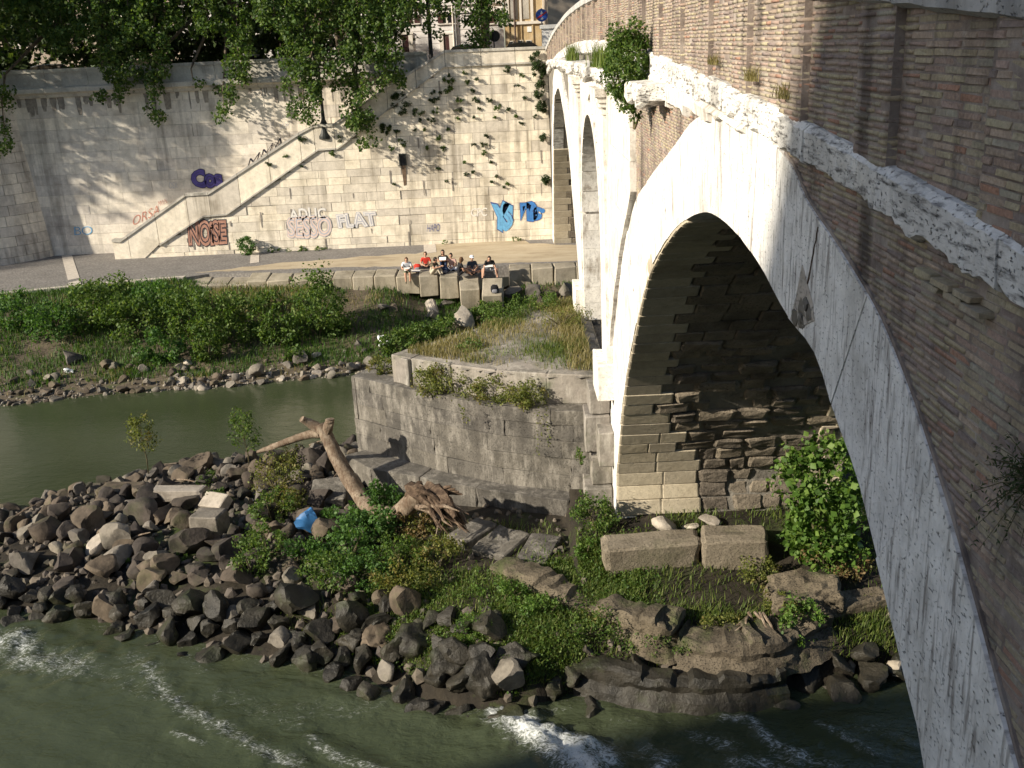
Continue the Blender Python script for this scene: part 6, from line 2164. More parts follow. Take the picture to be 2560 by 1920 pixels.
# ------------------------------------------------------------------ parked cars (roofs show above the parapet)
def car(x, y, rot, paint, label):
    t = empty('parked_car', (x, y, SZ), label, 'car', 'cars parked along the embankment street')
    R = Matrix.Rotation(rot, 4, 'Z')

    def tr(vf):
        v, f = vf
        return [tuple(R @ Vector(p) + Vector((x, y, SZ))) for p in v], f
    prof = [(-2.05, 0.28), (-2.1, 0.62), (-1.95, 0.82), (-1.55, 0.90), (1.0, 0.92), (1.85, 0.78), (2.08, 0.62), (2.05, 0.28)]
    mesh_obj('body', *tr(prism(prof, 'y', -0.82, 0.82)), paint, t)
    cab = [(-1.55, 0.9), (-1.15, 1.36), (-0.6, 1.46), (0.25, 1.45), (1.05, 0.92)]
    cabi = [(a * 0.97, b - 0.02) for a, b in cab]
    mesh_obj('window_glass', *tr(prism(cab, 'y', -0.70, 0.70)), M['glass_dark'], t)
    mesh_obj('roof', *tr(prism([(-1.12, 1.37), (-0.6, 1.47), (0.25, 1.46), (0.30, 1.49), (-0.6, 1.51), (-1.16, 1.40)], 'y', -0.72, 0.72)), paint, t)
    for px in (-1.3, 1.3):
        for sy in (-0.82, 0.66):
            wv = mesh_obj('wheel', *tr(cyl((px, sy, 0.3), (px, sy + 0.17, 0.3), 0.3, n=16)), M['tyre'], t)
            mesh_obj('rim', *tr(cyl((px, sy - 0.01, 0.3), (px, sy + 0.18, 0.3), 0.17, n=12)), M['grey_metal'], wv)
    for sy in (-0.65, 0.45):
        mesh_obj('headlight', *tr(box(2.0, 2.1, sy, sy + 0.22, 0.60, 0.72)), M['sign_white'], t)
    return t


paint = lambda n, c: plain('paint_' + n, c, 0.25, 0.03, spec=0.6)
car(D(1020, 104, Y=63).x, 63.2, 0.0, paint('teal', (0.02, 0.16, 0.13)), 'teal car whose roof shows between the tree trunks')
car(D(1140, 100, Y=63).x, 63.2, 0.0, paint('grey', (0.10, 0.11, 0.11)), 'dark grey car whose roof shows beside the bridge end')
car(D(118, 155, Y=63).x, 63.2, 0.0, paint('silver', (0.45, 0.47, 0.5)), 'silver car whose roof shows at far left under the trees')
car(D(545, 130, Y=63).x, 63.2, 0.0, paint('white', (0.6, 0.6, 0.6)), 'white car half hidden behind the foliage')
car(D(330, 140, Y=63).x, 63.2, 0.0, paint('black', (0.02, 0.02, 0.025)), 'black car in the shade behind the left trees')

# ------------------------------------------------------------------ signs and lamp posts
def disc(c, r, y0, y1, n=28):
    return cyl((c.x, y0, c.z), (c.x, y1, c.z), r, n=n)


c = D(1170, 33, Y=61.0)
sg = empty('road_sign', (c.x, 61.0, SZ), 'round blue road sign with red diagonal bar on a grey pole', 'sign')
mesh_obj('pole', *cyl((c.x, 61.06, SZ), (c.x, 61.06, c.z + 0.38), 0.035, n=10), M['grey_metal'], sg)
dk = mesh_obj('disc', *disc(c, 0.34, 60.98, 61.0), M['sign_blue'], sg)
mesh_obj('arrow', *prism([(c.x, c.z + 0.26), (c.x - 0.09, c.z + 0.06), (c.x - 0.03, c.z + 0.06), (c.x - 0.03, c.z - 0.05), (c.x + 0.03, c.z - 0.05), (c.x + 0.03, c.z + 0.06), (c.x + 0.09, c.z + 0.06)], 'y', 60.970, 60.978), M['sign_white'], dk)
mesh_obj('figure', *prism([(c.x - 0.07, c.z - 0.24), (c.x + 0.09, c.z - 0.22), (c.x + 0.06, c.z - 0.12), (c.x - 0.04, c.z - 0.14)], 'y', 60.970, 60.978), M['sign_white'], dk)
ra = math.radians(32)
mesh_obj('diagonal_bar', *prism([(c.x + 0.32 * math.cos(q), c.z + 0.32 * math.sin(q)) for q in (ra - 0.13, ra + 0.13, ra + math.pi - 0.13, ra + math.pi + 0.13)], 'y', 60.960, 60.968), M['sign_red'], dk)
c = D(1068, 78, Y=60.5)
sg = empty('road_sign', (c.x, 60.5, SZ), 'round road sign seen dark from behind beside the tree trunk', 'sign')
mesh_obj('pole', *cyl((c.x - 0.04, 60.44, SZ), (c.x - 0.04, 60.44, c.z + 0.35), 0.04, n=10), M['black_metal'], sg)
mesh_obj('disc', *disc(c, 0.31, 60.5, 60.53), M['black_metal'], sg)
a = D(930, 100, Y=60.0)
lp = empty('street_lamp', (a.x, 60.0, SZ), 'tall dark street lamp post rising behind the parapet', 'street lamp')
mesh_obj('post', *lathe([(0.16, 0), (0.16, 0.5), (0.115, 0.7), (0.105, 4.0), (0.075, 9.0)], 14, (a.x, 60.0, SZ)), M['black_metal'], lp)
mesh_obj('arm', *tube([(a.x, 60.0, SZ + 8.9), (a.x, 59.6, SZ + 9.5), (a.x, 58.6, SZ + 9.7)], [0.05, 0.045, 0.04], 8), M['black_metal'], lp)
mesh_obj('lantern', *lathe([(0.05, 0.0), (0.22, -0.1), (0.25, -0.3), (0.12, -0.42)], 12, (a.x, 58.6, SZ + 9.75)), M['cast_iron'], lp)
a = D(703, 285, Y=56.9)
lp = empty('stair_lamp', (a.x, 56.9, 8.5), 'cast iron lamp post standing on the stair landing', 'street lamp')
mesh_obj('base', *lathe([(0.34, 0), (0.34, 0.15), (0.26, 0.3), (0.17, 0.7), (0.2, 0.8), (0.11, 1.0)], 14, (a.x, 56.62, 8.6)), M['cast_iron'], lp)
mesh_obj('post', *lathe([(0.11, 0.95), (0.085, 1.6), (0.08, 3.6), (0.1, 3.7)], 12, (a.x, 56.62, 8.6)), M['cast_iron'], lp)
mesh_obj('lantern', *lathe([(0.06, 3.7), (0.18, 3.85), (0.26, 4.35), (0.1, 4.55), (0.03, 4.75)], 8, (a.x, 56.62, 8.6)), M['cast_iron'], lp)
# outlet in the stair wall
a = D(870, 345, Y=YF)
ol = empty('wall_outlet', (a.x, YF, a.z - 0.3), 'black iron drain outlet with a plant and a brown stain on the stair wall', 'drain')
mesh_obj('frame', *join_parts([box(a.x - 0.2, a.x - 0.13, YF - 0.1, YF, a.z - 0.3, a.z + 0.25), box(a.x + 0.13, a.x + 0.2, YF - 0.1, YF, a.z - 0.3, a.z + 0.25), box(a.x - 0.2, a.x + 0.2, YF - 0.12, YF, a.z + 0.25, a.z + 0.33)]), M['cast_iron'], ol)
mesh_obj('flap', *box(a.x - 0.13, a.x + 0.13, YF - 0.06, YF, a.z - 0.3, a.z + 0.25), M['black_metal'], ol)
plain('stain', (0.11, 0.075, 0.05), 0.95, 0.3, 6)
plain('stain_dark', (0.10, 0.085, 0.05), 0.95, 0.35, 3)
v, f = prism([(a.x - 0.12, a.z - 0.3), (a.x + 0.14, a.z - 0.3), (a.x + 0.13, a.z - 0.9), (a.x + 0.09, a.z - 1.35), (a.x - 0.04, a.z - 1.4), (a.x - 0.07, a.z - 0.9)][::-1], 'y', YF - 0.030, YF - 0.027)
mesh_obj('stain', v, f, M['stain'], ol)

# ------------------------------------------------------------------ plane trees of the embankment
def plane_tree(x, y, h, crown_c, crown_r, n_auto, label, seed, rects=(), yr=(54.6, 56.1), name='plane_tree', mat='leaf_plane', leaf=0.22):
    rr = random.Random(seed)
    rng = np.random.default_rng(seed)
    t = empty(name, (x, y, SZ), label, 'tree', 'plane trees along the embankment street')
    base = Vector((x, y, SZ))
    fork = base + Vector((rr.uniform(-.3, .3), rr.uniform(-.3, .1), h * 0.38))
    limbs = [tube([base, base + Vector((0.05, 0, 0.4)), (base + fork) / 2 + Vector((rr.uniform(-.15, .15), 0, 0)), fork], [0.42, 0.33, 0.28, 0.25], 12, 0.08, seed)]
    C, R = [], []
    for k in range(n_auto):
        d = rng.normal(size=3)
        d /= np.linalg.norm(d)
        q = rng.uniform(0.35, 1) ** 0.5
        c = np.array(crown_c) + d * q * np.array(crown_r)
        C.append(c)
        R.append(rng.uniform(0.7, 1.3))
    big = [Vector(C[i]) for i in range(0, n_auto, max(1, n_auto // 9))]
    for i, c in enumerate(big):
        m = fork.lerp(c, 0.5) + Vector((rr.uniform(-.4, .4), rr.uniform(-.4, .4), rr.uniform(0, .8)))
        limbs.append(tube([fork, m, c], [0.17, 0.11, 0.03], 7, 0.1, i))
    V, T = clump_leaves(C, np.array(R), 42, leaf * 1.5, rng, aspect=1.2, up=0.6)
    mesh_obj('crown', V, T, M[mat], t)
    C2, R2 = [], []
    for (u0, u1, v0, v1, den) in rects:
        n = int((u1 - u0) * (v1 - v0) / 260 * den)
        for _ in range(n):
            u, v = rr.uniform(u0, u1), rr.uniform(v0, v1)
            low = (v - v0) / (v1 - v0)
            C2.append(tuple(D(u, v, Y=rr.uniform(*yr))))
            R2.append((rr.uniform(0.26, 0.46), 0.35, rr.uniform(0.3, 0.5)))
        # bough that carries this mass
        a = D((u0 + u1) / 2, v0 - 30, Y=sum(yr) / 2 + 1.0)
        b = D((u0 + u1) / 2, v1 - (v1 - v0) * 0.25, Y=sum(yr) / 2)
        m = (a + b) / 2 + Vector((0, -0.3, 0.2))
        limbs.append(tube([fork.lerp(a, 0.35), a, m, b], [0.12, 0.07, 0.04, 0.012], 6, 0.1, n))
    if C2:
        V, T = clump_leaves(C2, np.array(R2), 46, leaf * 0.75, rng, aspect=1.2, up=0.5)
        mesh_obj('hanging_boughs', V, T, M[mat], t)
    mesh_obj('trunk', *join_parts(limbs), M['bark'], t)
    return t


plane_tree(-22.5, 60.8, 14, (-22.0, 60.3, 19.8), (6.5, 4.5, 5.5), 150, 'leafy plane tree over the wall at far left with boughs hanging past the cornice', 801,
           [(-30, 50, -40, 60, .5), (50, 215, -40, 80, .9), (70, 180, 70, 105, .8), (205, 285, 60, 222, .8), (0, 22, 190, 330, 1.0), (230, 330, -40, 105, .8)], (56.5, 58.0))
plane_tree(-15.0, 60.6, 14, (-15.0, 60.3, 19.8), (5.5, 4.5, 5.5), 140, 'plane tree left of centre with thin boughs trailing down the wall', 802,
           [(310, 480, -40, 60, .7), (300, 370, 60, 160, .8), (320, 354, 150, 278, .8), (466, 504, 190, 260, .9), (490, 540, 10, 175, 1.2), (395, 440, 165, 182, .6), (420, 480, 20, 70, .6)], (56.9, 58.1))
plane_tree(-9.0, 60.4, 14, (-8.5, 60.2, 19.6), (5.0, 4.4, 5.5), 140, 'big plane tree over the stairs with dense boughs reaching below the landing', 803,
           [(545, 640, -40, 60, .9), (640, 880, -40, 60, 1.0), (600, 720, 50, 150, 1.1), (615, 690, 140, 215, 1.1), (625, 690, 205, 258, .9), (735, 808, 160, 260, 1.1), (755, 805, 250, 315, 1.1), (720, 850, 50, 150, 1.1), (815, 868, 90, 180, 1.0), (690, 740, 140, 185, .6)])
plane_tree(D(1045, 90, Y=60).x, 60.2, 14, (-1.6, 58.6, 19.6), (3.8, 3.4, 4.6), 90, 'plane tree near the bridge end with leaves hanging over the parapet', 804,
           [(985, 1095, -40, 48, 1.1), (1006, 1054, 40, 120, 1.2), (890, 965, -40, 48, 1.0), (900, 950, 40, 75, 0.4)], (56.9, 59.0))
plane_tree(-30, 60.5, 14, (-30.5, 57.5, 18.5), (6.0, 5.0, 6.5), 170, 'plane tree beyond the left edge shading the bastion', 805, [(-120, -10, -60, 260, 1.0)], (53.5, 55.5))
plane_tree(-38, 60.0, 14, (-38, 54.5, 18.5), (6.0, 6.5, 6.5), 170, 'plane tree further left along the street shading the bank', 806)
mesh_obj('added_shade_bank', *prism([(-49, 14), (-49, 47), (-60, 47), (-75, 40), (-75, 14)], 'z', -1.5, SZ), M['wall_stone_back'], origin=(-60, 30, SZ), kind='structure')  # added bank out of view, stand for the shade tree
plane_tree(-68, 41, 14, (-68, 41, 20), (5.5, 6.0, 6.5), 150, 'unseen plane tree added upstream to shade the bastion', 808)  # added out of view for its shade
for k, (x, y) in enumerate([(-33, 72), (-26, 71), (-20.5, 72.5), (-14.5, 71), (-9.8, 73)]):
    plane_tree(x, y, 13, (x, y - 0.5, 16.5), (4.0, 3.0, 5.0), 120, 'dark plane tree across the street, ' + ['leftmost', 'second from left', 'third from left', 'fourth from left', 'rightmost'][k], 820 + k, (), name='street_tree', mat='leaf_dark', leaf=0.26)

# ------------------------------------------------------------------ graffiti on the walls
plain('spray_purple', (0.07, 0.055, 0.22), 0.7, 0.15)
plain('spray_blue', (0.04, 0.16, 0.42), 0.7, 0.15)
plain('spray_light_blue', (0.12, 0.33, 0.55), 0.7, 0.15)
plain('spray_brown', (0.34, 0.18, 0.13), 0.7, 0.2)
plain('spray_black', (0.025, 0.022, 0.03), 0.7, 0.15)
plain('spray_pink', (0.62, 0.49, 0.42), 0.8, 0.1)
plain('spray_pale', (0.66, 0.63, 0.58), 0.8, 0.1)
plain('spray_navy', (0.06, 0.08, 0.22), 0.7, 0.1)
plain('spray_grey', (0.40, 0.40, 0.44), 0.8, 0.1)
plain('spray_red', (0.46, 0.20, 0.15), 0.8, 0.1)


def text_mesh(txt, size, offset, shear=0.0, space=1.0):
    cu = bpy.data.curves.new('lettering', 'FONT')
    cu.body = txt
    cu.size = size
    cu.offset = offset
    cu.shear = shear
    cu.space_character = space
    cu.align_x = 'CENTER'
    cu.align_y = 'CENTER'
    cu.resolution_u = 3
    ob = bpy.data.objects.new('lettering', cu)
    me = evaluated(ob)
    V = np.array([tuple(q.co) for q in me.vertices])
    Fc = [tuple(p.vertices) for p in me.polygons]
    bpy.data.meshes.remove(me)
    return V, Fc


def tagging(parent, u, v, Y, txt, w_, h_, layers, shear=0.0, space=1.0, bow=0.0, tilt=0.0):
    """painted lettering: stacked thin layers, outline first"""
    c = D(u, v, Y=Y)
    for k, (off, mat, dx, dz) in enumerate(layers):
        V, Fc = text_mesh(txt, 1.0, off, shear, space)
        V0, _ = text_mesh(txt, 1.0, 0.0, shear, space)
        lo, hi = V0[:, :2].min(0), V0[:, :2].max(0)
        q = (V[:, :2] - (lo + hi) / 2) / (hi - lo)
        x, z = q[:, 0] * w_ + dx, q[:, 1] * h_ * (1 + bow * np.cos(q[:, 0] * 7)) + dz
        z = z + x * tilt
        P = np.column_stack([c.x + x, np.full(len(x), Y - 0.034 - 0.004 * k), c.z + z])
        mesh_obj('graffiti', P, Fc, M[mat], parent)


tagging(wall_b, 447, 385, YB - 0.0, 'Cos', 1.6, 0.85, [(0.10, 'spray_black', 0, 0), (0.07, 'spray_purple', 0, 0), (-0.05, 'spray_black', 0, 0)], 0.0, 0.95, 0.1)
tagging(wall_f, 448, 503, YF, 'NOiSE', 2.1, 1.15, [(0.11, 'spray_black', 0, 0), (0.075, 'spray_brown', 0, 0), (-0.022, 'spray_black', 0, 0)], 0.15, 0.9, 0.05)
a = D(382, 497, Y=YF)
mesh_obj('graffiti', *prism([(a.x - 0.4, a.z - 0.12), (a.x - 0.05, a.z - 0.14), (a.x - 0.05, a.z - 0.3), (a.x + 0.35, a.z), (a.x - 0.05, a.z + 0.3), (a.x - 0.05, a.z + 0.14), (a.x - 0.4, a.z + 0.12)], 'y', YF - 0.036, YF - 0.032), M['spray_brown'], wall_f)
tagging(wall_f, 1087, 468, YF, 'YS', 0.92, 1.25, [(0.11, 'spray_navy', 0, 0), (0.08, 'spray_light_blue', 0, 0), (-0.045, 'spray_navy', 0, 0)], 0.1, 0.72, 0.15)
tagging(wall_f, 1147, 457, YF, 'PBs', 0.98, 0.8, [(0.13, 'spray_navy', 0, 0), (0.10, 'spray_blue', 0, 0), (-0.045, 'spray_navy', 0, 0)], 0.0, 0.72, 0.1)
a = D(1172, 455, Y=YF)
mesh_obj('graffiti', *cyl((a.x, YF - 0.036, a.z), (a.x, YF - 0.032, a.z), 0.13, n=14), M['spray_blue'], wall_f)
tagging(wall_f, 936, 492, YF, 'HAPO', 0.75, 0.42, [(-0.012, 'spray_navy', 0, 0)], 0.3, 0.9)
tagging(wall_f, 668, 490, YF, 'SESSO', 2.4, 1.05, [(0.07, 'spray_grey', 0, 0), (0.045, 'spray_pink', 0, 0), (-0.02, 'spray_grey', 0, 0)], 0.1, 0.88, 0.06)
tagging(wall_f, 770, 475, YF, 'FLAT', 2.1, 0.7, [(0.07, 'spray_grey', 0, 0), (0.04, 'spray_pale', 0, 0), (-0.015, 'spray_grey', 0, 0)], -0.1, 0.95, 0.06, 0.03)
tagging(wall_f, 665, 462, YF, 'ADUC', 2.0, 0.6, [(0.03, 'spray_grey', 0, 0), (0.018, 'spray_pale', 0, 0)], 0.0, 1.0, 0.1)
tagging(wall_f, 1035, 458, YF, 'CPC', 0.9, 0.45, [(0.01, 'spray_pale', 0, 0)], 0.1, 0.9)
tagging(wall_b, 570, 333, YB, 'MMA', 2.2, 0.55, [(-0.015, 'spray_black', 0, 0)], 0.4, 1.0, 0.0, 0.58)
tagging(wall_b, 375, 400, YB, 'DSX', 0.5, 0.35, [(-0.015, 'spray_grey', 0, 0)], 0.2, 0.9)
tagging(wall_b, 352, 437, YB, 'MWN', 0.55, 0.3, [(-0.015, 'spray_red', 0, 0)], 0.2, 0.9, 0, 0.3)
tagging(wall_b, 315, 465, YB, 'ORSA', 1.6, 0.5, [(-0.012, 'spray_red', 0, 0)], 0.3, 1.0, 0.0, 0.4)
tagging(wall_b, 180, 498, YB, 'BO', 1.1, 0.5, [(-0.015, 'spray_light_blue', 0, 0)], 0.1, 0.9)
tagging(wall_b, 614, 272, YB, 'ULM', 0.5, 0.3, [(-0.015, 'spray_grey', 0, 0)], 0.2, 0.9)

# weather stains under the cornice and below wall plants
rr = random.Random(44)
def drips(parent, xs, ztop, Y, mat, wr, lr):
    for x in xs:
        w_, l_ = rr.uniform(*wr), rr.uniform(*lr)
        z0 = ztop(x) if callable(ztop) else ztop
        n = 7
        L, R_ = [], []
        for k in range(n):
            t = k / (n - 1)
            ww = w_ * (1 - 0.45 * t ** 3) * (0.85 + 0.3 * rr.random())
            cx = x
            L.append((cx - ww / 2, z0 - l_ * t))
            R_.append((cx + ww / 2, z0 - l_ * t))
        v, f = prism(L + R_[::-1], 'y', Y - 0.0295 - rr.uniform(0, 0.004), Y - 0.02)
        mesh_obj('stain', v, f, M[mat], parent)
plain('stain_grey', (0.235, 0.21, 0.18), 0.95, 0.35, 4)
plain('stain_olive', (0.215, 0.185, 0.12), 0.95, 0.3, 3)
drips(wall_b, [rr.uniform(-27, -5) for _ in range(55)], 11.34, YB, 'stain_grey', (0.06, 0.35), (0.2, 1.0))
drips(wall_f, [rr.uniform(-19, 1.8) for _ in range(26)], lambda x: rr.uniform(3.2, max(3.3, interp(x, ST_BOT) - 0.4)), YF, 'stain_grey', (0.03, 0.09), (0.25, 0.9))
# ------------------------------------------------------------------ the sketching group on the quay
for n_, c_ in dict(white=(0.62, 0.64, 0.68), olive=(0.10, 0.095, 0.065), khaki=(0.16, 0.17, 0.115), red=(0.50, 0.045, 0.03), brown=(0.11, 0.095, 0.065), beige=(0.46, 0.40, 0.31), black=(0.018, 0.018, 0.02), jeans=(0.03, 0.045, 0.09), pink=(0.55, 0.36, 0.30), navy=(0.045, 0.06, 0.085), grey=(0.2, 0.2, 0.22)).items():
    cloth(n_, c_)
plain('hair_dark', (0.016, 0.011, 0.008), 0.6, 0.2)
plain('hair_brown', (0.09, 0.045, 0.02), 0.6, 0.2)
plain('eye', (0.02, 0.015, 0.012), 0.4, 0.0)


def person(seat, turn, legs, arms, lean, top, bottom, long_legs, hair, label, long_hair=False, cap=False, head_drop=0.0, shoes='black'):
    R = Matrix.Rotation(turn, 3, 'Z')
    O = Vector(seat)
    W = lambda p: O + R @ Vector(p)
    J = {'pelvis': (0, 0, 0.12), 'waist': (0, -lean * 0.35, 0.30), 'chest': (0, -lean * 0.75, 0.47), 'neck': (0, -lean * 1.0, 0.60)}
    hd = Vector((0, -lean * 1.15 - 0.03 - head_drop * 0.5, 0.76 - head_drop))
    J['head0'] = (0, -lean * 1.05 - 0.01 - head_drop * .25, 0.655 - head_drop * .4)
    segs = [('pelvis', 'waist', 'bot'), ('waist', 'chest', 'top'), ('chest', 'neck', 'top'), ('neck', 'head0', 'skin')]
    rad = {'pelvis': (.15, .12), 'waist': (.13, .10), 'chest': (.15, .11), 'neck': (.055, .055), 'head0': (.05, .05)}
    for s, n_ in ((-1, 'l'), (1, 'r')):
        J['sh' + n_] = (s * 0.18, -lean * 0.92, 0.54)
        e, w_ = arms
        J['el' + n_] = (s * e[0], e[1] - lean * 0.6, e[2])
        J['wr' + n_] = (s * w_[0], w_[1] - lean * 0.6, w_[2])
        J['hip' + n_] = (s * 0.09, -0.05, 0.10)
        k, a, t = legs[0 if s < 0 else 1] if isinstance(legs[0][0], tuple) else legs
        J['kn' + n_], J['an' + n_], J['to' + n_] = [(s * q[0], q[1], q[2]) for q in (k, a, t)]
        segs += [('chest', 'sh' + n_, 'top'), ('sh' + n_, 'el' + n_, 'sleeve'), ('el' + n_, 'wr' + n_, 'skin'), ('pelvis', 'hip' + n_, 'bot'), ('hip' + n_, 'kn' + n_, 'bot'), ('kn' + n_, 'an' + n_, 'bot' if long_legs else 'skin'), ('an' + n_, 'to' + n_, 'shoe')]
        rad.update({'sh' + n_: (.075, .07), 'el' + n_: (.048, .045), 'wr' + n_: (.032, .028), 'hip' + n_: (.105, .10), 'kn' + n_: (.068, .065), 'an' + n_: (.045, .042), 'to' + n_: (.04, .03)})
    names = list(J)
    me = bpy.data.meshes.new('person')
    me.from_pydata([W(J[n_]) for n_ in names], [(names.index(a), names.index(b)) for a, b, _ in segs], [])
    ob = bpy.data.objects.new('person', me)
    ob.modifiers.new('skin', 'SKIN').use_smooth_shade = True
    for i, n_ in enumerate(names):
        me.skin_vertices[0].data[i].radius = rad[n_]
        me.skin_vertices[0].data[i].use_root = n_ == 'pelvis'
    ob.modifiers.new('sub', 'SUBSURF').levels = 2
    body = evaluated(ob)
    V = np.array([tuple(q.co) for q in body.vertices])
    Fc = [tuple(p.vertices) for p in body.polygons]
    bpy.data.meshes.remove(body)
    parts = [(V, Fc)]
    hW = W(hd)
    # head: shaped ellipsoid with jaw, nose, ears; part of the same mesh
    bm = bmesh.new()
    bmesh.ops.create_uvsphere(bm, u_segments=16, v_segments=12, radius=1.0)
    hv = []
    for q in bm.verts:
        x, y, z = q.co
        jaw = 1 - 0.28 * max(0, -z)
        hv.append(tuple(hW + R @ Vector((x * 0.078 * jaw, y * 0.098 * (1 - 0.1 * max(0, -z)), z * 0.118))))
    parts.append((hv, [tuple(v_.index for v_ in f_.verts) for f_ in bm.faces]))
    bm.free()
    nose = [(-.013, -.09, -.02), (.013, -.09, -.02), (0, -.122, -.022), (0, -.092, .03)]
    parts.append(([tuple(hW + R @ Vector(q)) for q in nose], [(0, 1, 2), (0, 2, 3), (1, 3, 2)]))
    for s in (-1, 1):
        parts.append(([tuple(hW + R @ Vector((s * q[0], q[1], q[2]))) for q in [(.07, -.01, -.03), (.09, .01, -.02), (.092, .012, .03), (.072, -.012, .03)]], [(0, 1, 2, 3)]))
    # hands: palm and five fingers
    for n_, s in (('l', -1), ('r', 1)):
        wv, ev = Vector(J['wr' + n_]), Vector(J['el' + n_])
        d = (wv - ev).normalized()
        sd = d.cross(Vector((0, 0, 1))).normalized()
        up = sd.cross(d)
        parts.append(([tuple(q) for q in cyl(W(wv - d * 0.02), W(wv + d * 0.085), 0.030, 0.034, 8)[0]], cyl(W(wv), W(wv + d), 1, 1, 8)[1]))
        for i in range(4):
            b0 = wv + d * 0.08 + sd * (-.027 + .018 * i)
            ln = (.06, .072, .068, .052)[i]
            parts.append(tube([W(b0), W(b0 + d * ln * .55 - up * .006), W(b0 + d * ln * .9 - up * .026)], [.009, .008, .006], 5))
        b0 = wv + d * 0.02 - sd * 0.028
        parts.append(tube([W(b0), W(b0 + d * .03 - sd * .026), W(b0 + d * .055 - sd * .03)], [.010, .009, .007], 5))
    NB = len(V)
    V, Fc = join_parts(parts)
    slots = {'top': 0, 'sleeve': 0, 'skin': 1, 'bot': 2, 'shoe': 3}
    o = mesh_obj('person', V, Fc, [M['cloth_' + top], M['skin'], M['cloth_' + bottom], M['cloth_' + shoes]], origin=O, smooth=True, label=label, category='person')
    A = np.array([tuple(W(J[a])) for a, b, _ in segs])
    B = np.array([tuple(W(J[b])) for a, b, _ in segs])
    for p in o.data.polygons:
        if min(p.vertices) >= NB:
            p.material_index = 1
            continue
        c = np.array(o.data.vertices[p.vertices[0]].co) + np.array(O)
        ab = B - A
        t = np.clip(((c - A) * ab).sum(1) / ((ab * ab).sum(1) + 1e-9), 0, 1)
        k = int(np.argmin(np.linalg.norm(c - (A + t[:, None] * ab), axis=1)))
        sl_ = slots[segs[k][2]]
        if segs[k][2] == 'sleeve' and t[k] > 0.6:
            sl_ = 1
        p.material_index = sl_
    # eyes, mouth
    for s in (-1, 1):
        e = hW + R @ Vector((s * 0.03, -0.088, 0.012))
        mesh_obj('eye', *lathe([(0.004, -0.008), (0.011, 0), (0.004, 0.008)], 6, tuple(e)), M['eye'], o)
    e = hW + R @ Vector((0, -0.088, -0.055))
    mesh_obj('mouth', *box(e.x - 0.018, e.x + 0.018, e.y - 0.006, e.y + 0.006, e.z - 0.004, e.z + 0.004), M['cloth_pink'], o)
    # hair cap
    bm = bmesh.new()
    bmesh.ops.create_uvsphere(bm, u_segments=16, v_segments=12, radius=1.0)
    hv = []
    for q in bm.verts:
        x, y, z = q.co
        if y < -0.45 and z < 0.35:
            y, z = -0.45, max(z, 0.1)
        zz_ = z * 0.132 + 0.012
        if long_hair and y > 0.1 and z < 0.1:
            zz_ = z * 0.36
        elif z < -0.25 and not long_hair:
            zz_ = -0.035
        hv.append(tuple(hW + R @ Vector((x * 0.094, y * 0.112 + 0.014, zz_))))
    hf = [tuple(v_.index for v_ in f_.verts) for f_ in bm.faces]
    bm.free()
    mesh_obj('hair', hv, hf, M[hair], o, smooth=True)
    if cap:
        cv, cf = lathe([(0.106, 0.035), (0.108, 0.075), (0.09, 0.125), (0.04, 0.15), (0.005, 0.153)], 16)
        cv = [tuple(hW + R @ (Vector(q) + Vector((0, 0.005, 0)))) for q in cv]
        bv, bf = prism([(-0.08, -0.09), (0.08, -0.09), (0.06, -0.185), (0, -0.2), (-0.06, -0.185)], 'z', 0.035, 0.045)
        bv = [tuple(hW + R @ Vector(q)) for q in bv]
        mesh_obj('cap', *join_parts([(cv, cf), (bv, bf)]), M['litter_white'], o, smooth=True, sharp=40)
    return o


HANG = ((0.11, -0.44, 0.12), (0.10, -0.46, -0.32), (0.11, -0.60, -0.36))
CROSS = ((0.36, -0.26, 0.12), (-0.06, -0.36, 0.08), (-0.17, -0.40, 0.06))
UP = ((0.12, -0.36, 0.44), (0.11, -0.56, 0.06), (0.12, -0.72, 0.035))
WIDE = ((0.34, -0.38, 0.22), (0.36, -0.60, -0.20), (0.40, -0.74, -0.24))
LAP = ((0.25, -0.08, 0.30), (0.09, -0.30, 0.25))
READ = ((0.25, -0.12, 0.30), (0.07, -0.36, 0.30))
DOWN = ((0.27, -0.20, 0.26), (0.30, -0.42, 0.05))
KNEE = ((0.27, -0.18, 0.36), (0.12, -0.42, 0.42))
QT = 2.62


def seat(u, v, z=QT):
    p = D(u, v, Z=z)
    return (p.x, p.y, z)


s1 = seat(880, 590); s2 = seat(921, 581); s3 = seat(932, 593); s4 = seat(959, 584); s5 = seat(977, 584); s6 = seat(989, 596); s7 = seat(1020, 590); s8 = seat(1059, 592, 2.5)
person((s1[0], 48.95, QT), 0.15, HANG, READ, 0.16, 'white', 'khaki', False, 'hair_brown', 'person in a pale shirt and olive shorts, legs dangling off the quay, leftmost', head_drop=0.04, shoes='brown')
person(s2, 0.1, CROSS, LAP, 0.08, 'red', 'black', True, 'hair_brown', 'person in a red top sitting at the back of the sketching group')
person(s3, 1.15, UP, KNEE, 0.20, 'brown', 'beige', True, 'hair_dark', 'person in a brown shirt and beige trousers hunched sideways on the quay', head_drop=0.03)
person((s4[0], s4[1], QT + 0.16), 0.05, UP, KNEE, 0.10, 'black', 'jeans', True, 'hair_dark', 'person with long black hair in a black top and jeans, sitting tallest in the middle', long_hair=True)
person(s5, -0.1, CROSS, LAP, 0.12, 'pink', 'white', True, 'hair_dark', 'person with dark tied hair in a light top beside the tallest one')
person(s6, 1.9, ((0.12, -0.40, 0.30), (0.12, -0.68, 0.0), (0.12, -0.82, 0.0)), READ, 0.18, 'black', 'black', False, 'hair_brown', 'person with brown hair in black turned away, bare legs stretched to the right', long_hair=True)
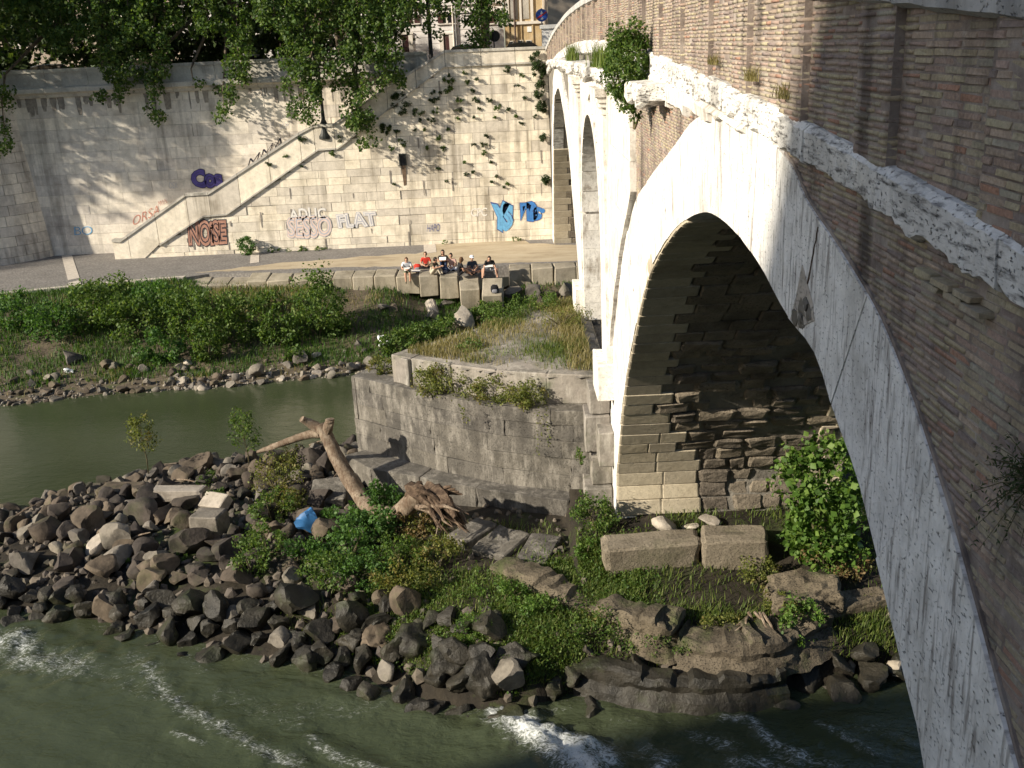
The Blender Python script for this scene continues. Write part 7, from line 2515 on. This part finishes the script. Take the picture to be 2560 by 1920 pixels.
person(s7, 0.25, CROSS, LAP, 0.10, 'navy', 'grey', False, 'hair_brown', 'person in a white cap and dark blue shirt sitting cross-legged', cap=True)
person((s8[0], s8[1], 2.62), 0.0, WIDE, DOWN, 0.28, 'black', 'white', False, 'hair_dark', 'person bending forward, knees apart, on the steeply tilted block, rightmost', head_drop=0.06)

# sketch boards, bags
def board(c, ang, w_, h_, label):
    Rm = Euler(ang).to_matrix()
    v, f = box(-w_ / 2, w_ / 2, -h_ / 2, h_ / 2, -0.008, 0.008)
    o = mesh_obj('sketch_board', [tuple(Rm @ Vector(q) + Vector(c)) for q in v], f, M['door_wood'], label=label, category='sketch board', group='sketch boards of the group')
    v, f = box(-w_ / 2 + .02, w_ / 2 - .02, -h_ / 2 + .02, h_ / 2 - .02, 0.009, 0.012)
    mesh_obj('paper', [tuple(Rm @ Vector(q) + Vector(c)) for q in v], f, M['paper'], o)


board((s1[0] + 0.42, 49.25, QT + 0.05), (0.1, 0.1, 0.3), 0.5, 0.36, 'sketch board lying beside the leftmost sitter')
board((s1[0] + 0.05, 48.55, QT + 0.30), (0.5, 0, 0.15), 0.34, 0.26, 'sketch pad held on the lap of the leftmost sitter')
board((s4[0], s4[1] - 0.42, QT + 0.66), (0.5, 0, 0), 0.36, 0.28, 'sketch pad on the knees of the tallest sitter')
board((s8[0] - 0.05, s8[1] - 0.32, QT + 0.36), (0.35, 0, 0.1), 0.45, 0.3, 'sketch pad across the knees of the rightmost sitter')
board((s6[0] + 0.45, s6[1] + 0.3, QT + 0.12), (0.2, 0.1, 0.5), 0.4, 0.3, 'sketch board leaning right of the black-clad sitter')


def bag(c, size, mat, label, seed):
    t = empty('backpack', c, label, 'bag')
    v, f = bevel_block(seed, 0.22, 0.05, 1, 0.05)
    v = np.array(v) * size + (c[0], c[1], c[2] + size[2] / 2)
    mesh_obj('sack', v, f, mat, t, smooth=True)
    v, f = bevel_block(seed + 1, 0.2, 0.05, 0, 0)
    v = np.array(v) * (size[0] * .7, size[1] * .3, size[2] * .45) + (c[0], c[1] - size[1] * .5, c[2] + size[2] * .32)
    mesh_obj('pocket', v, f, M['cloth_grey'], t, smooth=True)
    for s in (-1, 1):
        mesh_obj('strap', *tube([(c[0] + s * size[0] * .25, c[1] + size[1] * .3, c[2] + size[2]), (c[0] + s * size[0] * .4, c[1] + size[1] * .6, c[2] + size[2] * .7), (c[0] + s * size[0] * .4, c[1] + size[1] * .5, c[2] + size[2] * .1)], [.018] * 3, 5), M['cloth_grey'], t)


c4, R4, w4 = SLB[3]
pt = c4 + R4.to_matrix() @ Vector((0.12, 0.22, 0.0))
bag((pt.x, pt.y, pt.z), (0.36, 0.24, 0.40), M['cloth_black'], 'black backpack lying on the steeply tilted block', 900)
bag((s2[0] - 0.42, s2[1] - 0.15, QT), (0.34, 0.25, 0.30), M['cloth_red'], 'red bag beside the person in red', 902)
bag((s4[0] + 0.12, s4[1] - 0.75, QT), (0.30, 0.22, 0.34), M['cloth_jeans'], 'dark blue bag in front of the tallest sitter', 904)
